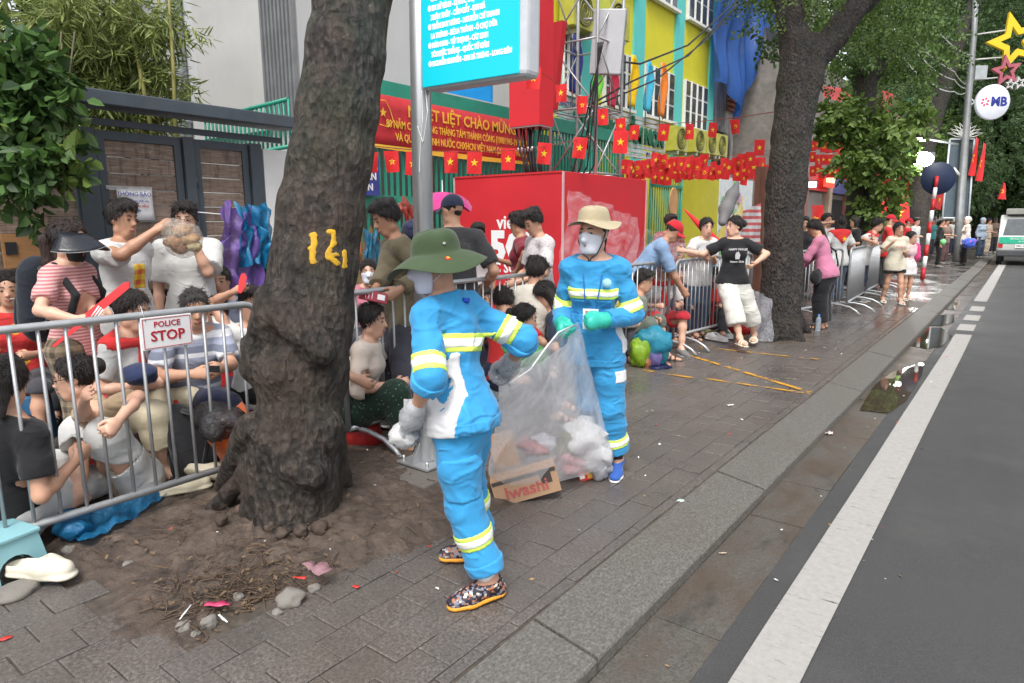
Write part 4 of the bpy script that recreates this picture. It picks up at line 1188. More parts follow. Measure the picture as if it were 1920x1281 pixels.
# ---- red telecom cabinet
bx0, bx1, by0, by1, bz = -6.6, -4.74, 7.26, 9.6, 2.17
box = empty('red_cabinet', ((bx0 + bx1) / 2, (by0 + by1) / 2, 0), 0, 'big red square hoarding box with white lettering behind the crowd', 'cabinet')
L_ = lambda p: local(box, p)
bevel(MB().box(L_(((bx0 + bx1) / 2, (by0 + by1) / 2, bz / 2)), (bx1 - bx0, by1 - by0, bz)).build('shell', RED, box), .008)
TRIM = mat('pale_trim', (.55, .35, .36), .5)
for x, y in ((bx1, by0), (bx0, by0), (bx1, by1)): MB().box(L_((x, y, bz / 2)), (.024, .024, bz - .01)).build('corner_trim', TRIM, box)
MB().box(L_(((bx0 + bx1) / 2, by0, bz - .006)), (bx1 - bx0 - .03, .02, .024)).build('edge_trim', RED, box)
LW = mat('white_vinyl', (.78, .78, .78), .4, var=.03)
c = ony(966, 418, by0 - .006)
text('viettel', .255, LW, (c[0], by0 - .004, c[2]), (1, 0, 0), UP, box, bold=.006); c = ony(958, 466, by0); text('5G', .56, LW, (c[0] - .02, by0 - .004, c[2]), (1, 0, 0), UP, box, bold=.03); c = ony(962, 504, by0); text('CUỘC SỐNG', .185, LW, (c[0] - .2, by0 - .004, c[2]), (1, 0, 0), UP, box, bold=.005)
# ---- red pylon sign over the cabinet, cables into the box
c = ony(996, 120, 7.95)
pyl = empty('red_pylon_sign', (c[0], 7.95, 0), 0, 'tall red sign shaft on the mast above the red box', 'sign')
zb = float(ony(1000, 238, 7.95)[2])
MB().box((0, 0, (zb + 8) / 2), (.52, .34, 8 - zb)).build('shaft', RED, pyl); MB().box((0, 0, zb - .01), (.5, .32, .02)).build('shaft_foot', STEEL, pyl)
q = ony(992, 78, 7.95); text('viettel', .15, LW, (q[0] - .11, 7.95 - .174, q[2]), (1, 0, 0), UP, pyl, bold=.003); q = ony(990, 106, 7.95); text('5G', .34, LW, (q[0] - .03, 7.95 - .174, q[2]), (0, 0, 1), (-1, 0, 0), pyl, bold=.012)
random.seed(31)
for i in range(11):
    x = -.2 + .4 * i / 10 + random.uniform(-.01, .01); y = random.uniform(-.1, .1)
    MB().tube([(x, y, zb), (x * .8, y, zb - .25), (x * .55 + .05, y, zb - .5), (x * .5 + .08, y, bz)], .016, 6).build('cable', BLACK, pyl)
    MB().tube([(x * .8, y, zb - .28), (x * .8, y, zb - .34)], .02, 6).build('cable_clamp', STEEL, pyl)
# slim leaning red panel
a, b_ = ony(1046, 40, 9.0), ony(1030, 205, 9.0)
o = MB().plate([a + vv(-.11, 0, 0), a + vv(.09, 0, .0), b_ + vv(.08, 0, 0), b_ + vv(-.10, 0, 0)], (0, .12, 0)).build('red_signboard', RED); tag(o, 'slim red signboard strapped to the lattice mast', 'signboard')
# lattice mast
mast = empty('lattice_mast', (-5.0, 9.3, 0), 0, 'grey tubular lattice mast carrying the panels and cables', 'mast')
mx, my = float(ony(1118, 200, 9.3)[0]), 9.3
cs = [(mx, my), (mx - .85, my), (mx - .85, my + .8), (mx, my + .8)]
L_ = lambda p: local(mast, p)
for x, y in cs: MB().tube([L_((x, y, 0)), L_((x, y, 8.5))], .028, 8).build('leg', STEEL, mast)
for k, z in enumerate((2.3, 3.3, 4.3, 5.3, 6.3, 7.3)):
    for i in range(4):
        p, q = cs[i], cs[(i + 1) % 4]
        MB().tube([L_((*p, z)), L_((*q, z))], .016, 6).build('rung', STEEL, mast); MB().tube([L_((*p, z)), L_((*q, z + 1))] if k % 2 else [L_((*q, z)), L_((*p, z + 1))], .014, 6).build('brace', STEEL, mast)
c = ony(1140, 80, 9.7)
an = empty('antenna_panel', tuple(c), R(20), 'pale grey flat antenna box tilted on the mast', 'antenna')
o = bevel(MB().box((0, 0, 0), (.50, .14, .95)).build('panel', mat('antenna_grey', (.48, .50, .52), .45, var=.05), an), .02); o.rotation_euler = (R(4), R(5), 0)
MB().tube([(-.25, .05, .38), (-.4, .1, .4)], .025, 6).build('bracket', STEEL, an); MB().tube([(-.2, -.06, -.46), (-.25, -.06, -.6), (-.3, 0, -1.6)], .012, 6).build('feed_cable', BLACK, an)
def cable(label, pts, r=.012, name='cable', m=BLACK, sag=0.0):
    P = [np.array(p, float) for p in pts]; out = []
    for a, b in zip(P[:-1], P[1:]):
        for k in range(10): t = k / 10; out.append(a + (b - a) * t - vv(0, 0, sag * 4 * t * (1 - t)))
    out.append(P[-1])
    return tag(MB().tube(out, r, 6).build(name, m), label, 'cable')
A0, A1 = ony(1118, 110, 9.5), at(1385, 0, 15)
cable('upper black cable sagging from the antenna to the street trees', [A0, at(1200, 120, 11.6), at(1290, 85, 13), at(1390, -5, 15)], .018)
B0 = ony(1110, 195, 9.4)
cable('middle black cable swooping past the school windows', [B0, at(1180, 155, 11), at(1290, 105, 13), at(1420, -30, 16)], .016)
cable('lower black cable running to the mast top', [B0 + vv(0, 0, -.05), at(1230, 150, 11.5), at(1330, 70, 13.5), at(1400, -10, 15)], .014)
for i in range(4): cable('black cable bundle strand %s along the lattice mast' % ('nearest the road', 'second from the road', 'third from the road', 'nearest the school')[i], [(mx + .04 + .03 * i, my - .05, 4.2), (mx + .05 - .05 * i, my - .06, 3.3), (mx - .12 * i, my - .04, 2.4), (mx - .2 - .1 * i, my, 2.17)], .012)
# ---- kindergarten
XB = -8.0
YLW, TEAL = mat('yellow_render', (.62, .57, .03), .75, var=.06, vs=2, bump=.05, dirt=.06), mat('teal_render', (.10, .52, .49), .7, var=.06, vs=2, bump=.05, dirt=.06)
yk0, yk1 = 11.2, float(onx(1338, 150, XB)[1])
kb = empty('kindergarten', (XB, yk0, 0), 0, 'yellow school building with turquoise vertical stripes and white windows', 'building')
L_ = lambda p: local(kb, p)
MB().box(L_((XB - 2.5, (yk0 + yk1) / 2, 5.5)), (5, yk1 - yk0, 11)).build('wall', YLW, kb)
def band_px(a, b, z0=0, z1=10.9):
    y0, y1 = float(onx(a, 150, XB)[1]), float(onx(b, 150, XB)[1])
    MB().box(L_((XB + .02, (y0 + y1) / 2, (z0 + z1) / 2)), (.06, y1 - y0, z1 - z0)).build('turquoise_stripe', TEAL, kb)
band_px(1050, 1112); band_px(1184, 1204); band_px(1261, 1277); band_px(1327, 1337.5)
GLASS = mat('window_glass', (.05, .06, .065), .08, var=.3, bump=0, spec=.8)
def window(y0, y1, z0, z1, nc, nr, X=XB, bld=kb):
    e = MB().box(local(bld, (X + .03, (y0 + y1) / 2, (z0 + z1) / 2)), (.05, y1 - y0, z1 - z0)).build('window', WHITEP, bld)
    o = np.array((X + .055, y0, z0)); pw, ph = (y1 - y0) / nc, (z1 - z0) / nr
    for i in range(nc):
        for j in range(nr):
            MB().box(local(bld, (X + .06, y0 + pw * (i + .5), z0 + ph * (j + .5))), (.014, pw - .07, ph - .05)).build('pane', GLASS, e)
        MB().box(local(bld, (X + .075, y0 + pw * i + .02, (z0 + z1) / 2)), (.04, .035, z1 - z0)).build('mullion', WHITEP, e)
    MB().box(local(bld, (X + .09, (y0 + y1) / 2, z0 - .04)), (.14, y1 - y0 + .1, .07)).build('sill', WHITEP, e)
Yp = lambda px: float(onx(px, 200, XB)[1])
zw0, zw1 = float(onx(1230, 222, XB)[2]), float(onx(1230, 128, XB)[2])
for a, b in ((1128, 1181), (1205, 1260), (1279, 1323), (1050, 1085)): window(Yp(a), Yp(b), zw0, zw1, 4, 3)
for a, b in ((1128, 1181), (1205, 1260), (1279, 1326)): window(Yp(a), Yp(b), zw1 + 1.6, zw1 + 3.3, 4, 3)
# slatted sign canopy with green letters
XC = -7.0
yc0, yc1 = float(onx(1042, 240, XC)[1]), float(onx(1246, 270, XC)[1]); zc1, zc0 = float(onx(1150, 205, XC)[2]), float(onx(1150, 290, XC)[2])
sg = empty('slatted_sign', (XC, yc0, zc0), 0, 'white slatted school sign with dark green raised letters', 'sign')
SLW = mat('slat_white', (.55, .56, .55), .6, dirt=.15)
ns = 9
for i in range(ns): MB().box((0, (yc1 - yc0) / 2, (zc1 - zc0) * (i + .5) / ns), (.04, yc1 - yc0, (zc1 - zc0) / ns * .72)).build('slat', SLW, sg)
for i in range(5): MB().box((-.05, (yc1 - yc0) * (i + .5) / 5, (zc1 - zc0) / 2), (.05, .05, zc1 - zc0)).build('batten', STEEL, sg)
LG = mat('letter_green', (.015, .13, .07), .4)
text('TRƯỜNG MẦM NON', .46, LG, (XC + .05, (yc0 + yc1) / 2 + .2, zc0 + (zc1 - zc0) * .52), RX, UP, sg, ext=.02, bold=.02, sx=.9)
LB = mat('letter_blue', (.03, .06, .25), .5)
text('UBND PHƯỜNG', .13, LB, (XC + .03, yc0 + .5, zc1 - .14), RX, UP, sg); text('ĐT: 024 3823', .14, LB, (XC + .03, yc1 - .6, zc0 + .1), RX, UP, sg)
# air conditioners
ACM = mat('ac_yellow', (.42, .40, .06), .5); ACD = mat('ac_dark', (.12, .12, .03), .6)
def ac(label, x, y, z, s=1.0):
    e = empty('air_conditioner', (x, y, z), 0, label, 'air conditioner', 'yellow air conditioner units')
    bevel(MB().box((0, 0, 0), (.34, .78 * s, .62 * s)).build('casing', ACM, e), .015)
    g = MB().lathe([(.01, 0), (.25 * s, 0), (.25 * s, .02), (.27 * s, .02), (.27 * s, 0)], (0, 0, 0), 20); g.v = [(z_ + .172, x_ - .06, y_) for x_, y_, z_ in g.v]
    fr = g.build('fan_opening', ACD, e)
    for r in (.08, .15, .21): MB().tube([(.195, -.06 + r * s * math.cos(a), r * s * math.sin(a)) for a in np.linspace(0, 2 * PI, 15)], .006, 4, False).build('guard_ring', ACM, fr)
    for y2 in (-.25, .25): MB().box((0, y2, -.36 * s), (.36, .04, .08)).build('bracket', STEEL, e)
for i, (px, lb) in enumerate(((1268, 'yellow air conditioner nearest the slatted sign'), (1303, 'second yellow air conditioner from the slatted sign'), (1326, 'third yellow air conditioner from the slatted sign'), (1345, 'yellow air conditioner farthest from the slatted sign'))):
    p = onx(px, 262 + i * 4, -7.55); ac(lb, *p)
for i, (px, py, lb) in enumerate(((1150, 40, 'yellow air conditioner high behind the antenna box'), (1085, 22, 'yellow air conditioner on the turquoise wall top'))): ac(lb, *onx(px, py, -7.75), 1.2)
# coloured pennants on poles along the school
PEN = [(1074, 66, 170, (.02, .03, .18), 'navy blue'), (1114, 128, 180, (.15, .62, .04), 'lime green'), (1145, 124, 196, (.42, .02, .05), 'dark red'), (1184, 104, 196, (.72, .46, .0), 'yellow'), (1213, 115, 205, (.05, .42, .62), 'sky blue'), (1240, 118, 215, (.75, .2, .02), 'orange')]
random.seed(8)
for px, ya, yb, colr, nm in PEN:
    p, q = onx(px, ya, -6.9), onx(px, yb, -6.9)
    e = empty('pennant', (p[0], p[1], q[2]), 0, '%s cloth pennant hanging in front of the school' % nm, 'flag')
    Hh = p[2] - q[2]; MB().tube([(0, 0, -.35), (0, 0, Hh + .02)], .015, 6).build('pole', STEEL, e)
    nz, nx = 10, 8; V = []
    for j in range(nz + 1):
        t = j / nz; wd = .5 * (math.sin(min(1, t * 1.6 + .12) * PI * .5)) * (1 - .35 * t ** 3)
        for i in range(nx + 1):
            a = i / nx; V.append((.02 + .05 * math.sin(a * 8 + t * 3), (a - .35) * wd + .03 * math.sin(t * 6), Hh * (1 - t) - .12 * a * t))
    o = MB().add(V, [(j * (nx + 1) + i, j * (nx + 1) + i + 1, (j + 1) * (nx + 1) + i + 1, (j + 1) * (nx + 1) + i) for j in range(nz) for i in range(nx)], True).build('cloth', cloth('pen_' + nm.replace(' ', ''), colr, .7), e)
    sm = o.modifiers.new('t', 'SOLIDIFY'); sm.thickness = .004
# green school gate and lower yellow wall
XG = -6.4
yg0, yg1 = float(onx(1218, 400, XG)[1]), float(onx(1276, 400, XG)[1])
sgt = empty('green_gate', (XG, yg0, 0), 0, 'tall green barred school gate beside the red box', 'gate')
zt = float(onx(1250, 328, XG)[2])
for z in (.15, 1.2, zt - .25, zt): MB().box((0, (yg1 - yg0) / 2, z), (.05, yg1 - yg0, .06)).build('rail', GREEN, sgt)
n = 14
for i in range(n + 1): MB().tube([(0, (yg1 - yg0) * i / n, .1), (0, (yg1 - yg0) * i / n, zt)], .03 if i in (0, n) else .014, 6).build('bar', GREEN, sgt)
o = MB().plate([(.03, (yg1 - yg0) * .68 + .22 * math.cos(a), 1.95 + .35 * math.sin(a)) for a in np.linspace(0, 2 * PI, 15)[:-1]], (.03, 0, 0)).build('painted_panel', mat('peach_panel', (.6, .33, .15), .6), sgt)
lw = empty('low_yellow_wall', (-6.6, yg1, 0), 0, 'yellow painted school wall behind the woman in white', 'wall')
yw1 = float(onx(1338, 380, -6.6)[1]); MB().box((0, (yw1 - yg1) / 2, 1.3), (.25, yw1 - yg1, 2.6)).build('wall_face', mat('yellow_wall', (.50, .45, .02), .7, var=.08, dirt=.1), lw); MB().box((.01, (yw1 - yg1) / 2, .3), (.26, yw1 - yg1, .6)).build('blue_dado', mat('dado_blue', (.05, .25, .42), .7), lw)
# mural hoarding beyond
mu = empty('mural_board', (-6.5, yw1 + .1, 0), 0, 'painted nursery mural board in yellow, pink and blue', 'board')
ym1 = float(onx(1408, 380, -6.5)[1]) - yw1 - .1
MB().box((0, ym1 / 2, 1.35), (.06, ym1, 2.7)).build('board', mat('mural_white', (.62, .66, .68), .6), mu)
random.seed(14)
for i in range(26):
    col_ = random.choice([(.7, .55, .12), (.6, .2, .3), (.08, .35, .6), (.2, .5, .2), (.75, .65, .3), (.55, .3, .5), (.72, .6, .05)])
    cy, cz, r = random.uniform(.15, ym1 - .15), random.uniform(.5, 2.6), random.uniform(.12, .32)
    MB().plate([(.031 + .0012 * i, cy + r * (1 + .25 * math.sin(3 * a + i)) * math.cos(a) * .9, cz + r * (1 + .25 * math.cos(2 * a + i)) * math.sin(a)) for a in np.linspace(0, 2 * PI, 15)[:-1]], (.001, 0, 0)).build('painted_shape', mat('mural_%d' % (hash(col_) % 999), col_, .6), mu)
# ---- old grey building with tarpaulin
yo0, yo1 = yk1 + .15, 34.0
OLD = NT('old_stained_wall'); t = OLD; p = t.pos('World')
n1 = t.noise(t.scale(p, (1, 1, .25)), 1.6, 7, .7); c = t.ramp(n1, [(.36, (.05, .048, .045)), (.47, (.25, .245, .23)), (.62, (.52, .51, .48))]); t.bs(Base__Color=c, Roughness=.85, Normal=t.bump(t.noise(p, 9, 6, .7), .4, .02)); OLD = t.m
ob = empty('old_building', (-8.2, yo0, 0), 0, 'stained old grey building with blue tarpaulin beyond the school', 'building')
L_ = lambda p: local(ob, p)
MB().box(L_((-10.7, (yo0 + yo1) / 2, 5.5)), (5, yo1 - yo0, 11)).build('wall', OLD, ob)
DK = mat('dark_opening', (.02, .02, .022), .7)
for y, z, w, hh in ((21.4, 3.6, .9, 1.5), (24.2, 3.7, 1.6, 2.2), (27.5, 4.2, 1.6, 2.4), (22.0, 1.2, 1.3, 2.2), (25.5, 1.1, 2.4, 2.2), (29, 1.1, 2.4, 2.2)):
    wi = MB().box(L_((-8.18, y, z)), (.08, w, hh)).build('opening', DK, ob); MB().box(L_((-8.13, y, z - hh / 2 - .05)), (.16, w + .3, .1)).build('ledge', OLD, wi); MB().box(L_((-8.13, y, z + hh / 2 + .07)), (.22, w + .3, .14)).build('lintel', OLD, wi)
BR = mat('vent_brick', (.24, .10, .065), .8, var=.2)
for i in range(9):
    for j in range(4): MB().box(L_((-8.12, 22.2 + i * .17, 5.15 + j * .15)), (.12, .12, .1)).build('vent_brick', BR, ob)
TARP = plastic('blue_tarp', (.02, .11, .42), .97, .3, .5, 6)
tp = empty('blue_tarpaulin', (-7.6, 21, 7), 0, 'big creased blue tarpaulin hanging over the old building', 'tarpaulin')
nx, nz = 60, 40; V = []
a0, a1 = float(onx(1339, 60, -7.6)[1]), float(onx(1490, 60, -7.6)[1])
for j in range(nz + 1):
    for i in range(nx + 1):
        u_, w_ = i / nx, j / nz
        bot = 5.3 + .3 * math.sin(u_ * 9 + 1) + (2.6 * sstep(.3, .55, u_)) - .5 * math.exp(-((u_ - .25) / .1) ** 2)
        z = 11 - (11 - bot) * w_
        V.append((.25 * math.sin(u_ * 25 + w_ * 3) * .5 * w_ + .12 * math.sin(u_ * 60 + w_ * 8) * w_ + .1 * math.sin(w_ * 14 + u_ * 5), a0 + (a1 - a0) * u_ - 21, z - 7))
MB().add(V, [(j * (nx + 1) + i, j * (nx + 1) + i + 1, (j + 1) * (nx + 1) + i + 1, (j + 1) * (nx + 1) + i) for j in range(nz) for i in range(nx)], True).build('sheet', TARP, tp)
# ---- bus stop sign on a galvanised pole
pb_ = gp(797, 886)
bs = empty('bus_sign', (-2.81, 2.79, .045), 0, 'turquoise lightbox bus sign on a thick galvanised pole', 'sign'); BSZ = R(.9)
POLE = mat('pole_galvanised', (.50, .51, .52), .34, .7, var=.1, vs=10, bump=.08, stretch=(1, 1, .2))
MB().tube([(0, 0, .04), (0, 0, 4.2)], .058, 24).build('pole', POLE, bs)
bevel(MB().box((0, 0, .03), (.26, .26, .016)).build('base_plate', POLE, bs), .003)
for i, j in ((-1, -1), (-1, 1), (1, -1), (1, 1)):
    MB().tube([(i * .1, j * .1, .03), (i * .1, j * .1, .07)], .01, 6).build('bolt', POLE, bs)
for a in range(4): MB().plate([(.056 * math.cos(a * PI / 2), .056 * math.sin(a * PI / 2), .04), (.12 * math.cos(a * PI / 2), .12 * math.sin(a * PI / 2), .04), (.056 * math.cos(a * PI / 2), .056 * math.sin(a * PI / 2), .16)], (.006 * math.sin(a * PI / 2 + .01), .006 * math.cos(a * PI / 2), 0)).build('gusset', POLE, bs)
SGN = emit('sign_turquoise', (.0, .47, .58), .22); SGW = mat('sign_case', (.50, .52, .55), .4)
z0 = 2.19; w0 = .085
o = bevel(MB().box((w0 + .34, 0, z0 + .75), (.70, .13, 1.5)).build('case', SGW, bs), .03, 3)
bevel(MB().box((w0 + .325, -.068, z0 + .75), (.655, .008, 1.47)).build('face', SGN, bs), .003)
for z in (2.35, 2.9, 3.5): MB().box((.05, 0, z), (.12, .05, .06)).build('clamp', POLE, bs)
WL = emit('sign_white', (.85, .88, .9), .5)
rows = ['NGUYỄN TRÃI - NGUYỄN KHUYẾN - VĂN MIẾU', '● TRẦN PHÚ - ĐIỆN BIÊN PHỦ - HOÀNG DIỆU', 'PHAN ĐÌNH PHÙNG - HÀNG BÚN - CỬA BẮC', '● LÊ DUẨN - NGUYỄN THÁI HỌC - KIM MÃ', 'CÁT LINH - GIẢNG VÕ - LÁNG HẠ', '● BX MỸ ĐÌNH - LÊ ĐỨC THỌ - HỒ TÙNG MẬU', 'XUÂN THỦY - CẦU GIẤY - KIM MÃ', '● TRẦN DUY HƯNG - NGUYỄN CHÍ THANH', 'LA THÀNH - ĐÊ LA THÀNH - Ô CHỢ DỪA', '● HÀO NAM - VŨ THẠNH - CÁT LINH', 'TÔN ĐỨC THẮNG - QUỐC TỬ GIÁM', '● NGUYỄN KHUYẾN - HAI BÀ TRƯNG - LONG BIÊN']
for i, rw in enumerate(rows): text(rw, .036, WL, (-2.81 + w0 + .05 + (.02 if rw[0] != '●' else 0), 2.79 - .0735, 2.33 + (11 - i) * .046 + .03), (1, 0, 0), UP, bs, align='LEFT', sx=.66, bold=.0008)
bs.rotation_euler = (0, BSZ, 0)
bl = bevel(MB().box((0, 0, 0), (.42, .40, .12)).build('concrete_plinth', mat('plinth', (.11, .10, .09), .8, var=.3, dirt=.4, bump=.5, bs=30), None, (-2.76, 2.70, .0)), .012); tag(bl, 'dark concrete plinth under the sign pole', 'plinth')
WC = mat('white_cable', (.6, .6, .6), .5)
cable('white cable dangling beside the sign pole, longer strand', [(-2.73, 2.75, 2.24), (-2.70, 2.72, 2.08), (-2.73, 2.72, 1.88), (-2.735, 2.72, 1.8)], .003, 'cable', WC); cable('white cable looped beside the sign pole, shorter strand', [(-2.70, 2.75, 2.24), (-2.66, 2.72, 2.12), (-2.70, 2.72, 1.96), (-2.74, 2.72, 2.05)], .003, 'cable', WC)
dbl = ony(900, 178, 4.5); o = tag(MB().plate([ony(822, 170, 4.6), ony(920, 150, 4.6), ony(920, 192, 4.6)], (0, .03, 0)).build('blue_board', mat('board_blue', (.0, .22, .55), .5)), 'small blue board hanging just below the turquoise sign', 'board')
# ------------------------------------------------------------------ trees
def m_bark(name='wet_bark', moss=.5, dark=1.0):
    t = NT(name); p = t.pos('World')
    q = t.scale(p, (1, 1, .45))
    n = t.noise(q, 16, 8, .72, .8)
    c = t.ramp(n, [(.36, (.006, .005, .004)), (.5, (.030, .023, .019)), (.64, (.095, .072, .058))])
    n2 = t.noise(p, 3.5, 5, .65); c = t.mix(t.ramp(n2, [(.46, 0.0), (.62, .65)]), c, (.075, .048, .036))
    sp = t.ramp(t.noise(p, 130, 2, .5), [(.73, 0.0), (.78, .5)]); c = t.mix(sp, c, (.38, .36, .32))
    mo = t.math('MULTIPLY', t.ramp(t.noise(p, 2.2, 5, .7), [(.45, 0.0), (.62, 1.0)]), t.mr(t.sep(p)[2], 1.2, 2.8, .10, moss)); c = t.mix(mo, c, (.045, .06, .018))
    vo = t.n('TexVoronoi', Vector=t.scale(p, (1, 1, .6)), Scale=34)
    fi = t.n('TexNoise', Vector=t.scale(p, (1, 1, .22)), Scale=22, Detail=5, Roughness=.6, Distortion=1.2); fi.noise_type = 'RIDGED_MULTIFRACTAL'
    c = t.mix(t.ramp(fi.outputs[0], [(.3, .0), (.8, .7)]), c, (.12, .098, .082))
    li = t.ramp(t.noise(p, 7, 6, .75), [(.62, 0.0), (.68, .55)]); c = t.mix(li, c, (.16, .16, .13))
    h = t.math('ADD', t.math('ADD', n, t.math('MULTIPLY', vo.outputs['Distance'], .5)), t.math('MULTIPLY', fi.outputs[0], .5))
    if dark < 1: c = t.mix(1 - dark, c, (.004, .0035, .003))
    t.bs(Base__Color=c, Roughness=t.mr(n2, .3, .7, .45, .8), Normal=t.bump(h, 1.0, .05))
    return t.m
BARK = m_bark(); BARK2 = m_bark('wet_bark_dark', .3, dark=.5)
KNOT = mat('knot_bark', (.062, .042, .032), .8, var=.4, vs=14, bump=.8, bs=45, dirt=.45)
tree1 = empty('street_tree', (-2.93, 2.2, 0), 0, 'big gnarled dark tree trunk with yellow paint marks in front of the barriers', 'tree')
q = Sdf(); O = np.array([-2.93, 2.2, 0])
def tp1(px, py, D=3.42): return at(px, py, D) - O
ctr = [(550, 985, .27), (552, 900, .255), (556, 800, .245), (563, 700, .272), (566, 600, .262), (576, 500, .248), (590, 400, .242), (607, 300, .238), (622, 200, .236), (634, 100, .232), (650, -40, .24), (668, -220, .25)]
pts = [(tp1(x + (12 if y < 650 else 4), y, 3.42 + .05 * i * .3), r * (.86 if y < 650 else .84)) for i, (x, y, r) in enumerate(ctr)]
for (a, ra), (b, rb) in zip(pts[:-1], pts[1:]): q.cone(a, b, ra, rb, .06)
def bump_(px, py, D, r, k=.09): q.ell(tp1(px, py, D), (r, r, r * 1.05), None, k)
for a in (( 472, 645, 3.35, .065), (494, 600, 3.3, .07), (505, 560, 3.3, .06), (612, 665, 3.22, .045), (598, 650, 3.24, .055), (470, 690, 3.35, .05), (530, 590, 3.24, .06), (560, 620, 3.22, .05), (545, 880, 3.2, .05), (588, 895, 3.2, .05), (520, 700, 3.24, .05)): bump_(*a)
# buttress roots
for a in ((418, 930, 470, 800, .10), (405, 965, 480, 860, .06), (465, 985, 520, 820, .10), (540, 1005, 550, 840, .10), (600, 985, 590, 830, .10), (645, 930, 610, 800, .12)):
    g_ = gp(a[0], a[1]) - O; g_[2] = .02; q.cone(g_, tp1(a[2], a[3], 3.3), .06, a[4] - .03, .07)
q.noise.append(lambda P: .010 * fbm(P * np.array([7, 7, 3.0]), 3, 2) + .008 * vnoise(P * np.array([24, 24, 10]), 8))
tr1 = link('trunk', q.mesh('trunk', .015, BARK), tree1)
pm = q.grow(.0045); rr_, ff_ = np.array(_r), np.array(_F)
def stroke(P, segs):
    W_ = P + O; dp = (W_ - vv(0, 0, EYE)) @ CM[2]; X_ = 960 + FPX * ((W_ - vv(0, 0, EYE)) @ CM[0]) / dp; Y_ = 640.5 + FPX * ((W_ - vv(0, 0, EYE)) @ CM[1]) / dp
    best = np.full(len(P), 1e3)
    for x0, y0, x1, y1, w in segs:
        d = np.array([x1 - x0, y1 - y0]); t = np.clip(((X_ - x0) * d[0] + (Y_ - y0) * d[1]) / (d @ d), 0, 1); best = np.minimum(best, np.hypot(X_ - x0 - t * d[0], Y_ - y0 - t * d[1]) - w)
    return np.where(dp > 3.45, .05, best * .0027 + .008 * vnoise(P * 45, 5) + .006 * vnoise(P * 110, 7))
YP = mat('trunk_paint', (.55, .31, .015), .7, var=.25, vs=30, bump=.4, bs=80, dirt=.3)
for sg_ in ([(588, 440, 586, 490, 6), (581, 466, 586, 462, 4)], [(616, 437, 626, 434, 5), (626, 434, 626, 455, 5), (626, 455, 615, 480, 5), (615, 480, 634, 494, 6), (620, 478, 632, 478, 5)], [(652, 443, 648, 470, 4), (648, 470, 645, 500, 5)]):
    z_ = Sdf(); z_.ops = pm.ops; z_.noise = pm.noise; z_.cuts = [('f', lambda P, s_=sg_: stroke(P, s_), None)]
    c_ = tp1(sg_[0][0], 465, 3.2); link('paint_mark', z_.mesh('paint_mark', .006, YP, clip=(c_ - .16, c_ + .16)), tr1)
random.seed(19)
for i, (px, py, r) in enumerate([ (445, 920, .035), (430, 935, .03), (475, 935, .032), (450, 955, .028), (415, 975, .028), (560, 930, .042), (575, 945, .04), (510, 985, .035), (530, 1000, .032), (555, 975, .04), (565, 995, .034), (600, 990, .038), (580, 965, .03), (500, 925, .04), (520, 950, .035)]):
    p = at(px, py, 3.15 if py < 900 else (3.12 if px > 480 else 3.25)) if py < 915 else gp(px, py, .085)
    rock(tuple(p - O), r, i + 30, KNOT if i % 3 else mat('knot_pale', (.09, .06, .045), .8, var=.4, vs=18, bump=.7, bs=60, dirt=.4), tree1, 'root_knot', (1, 1, .95))
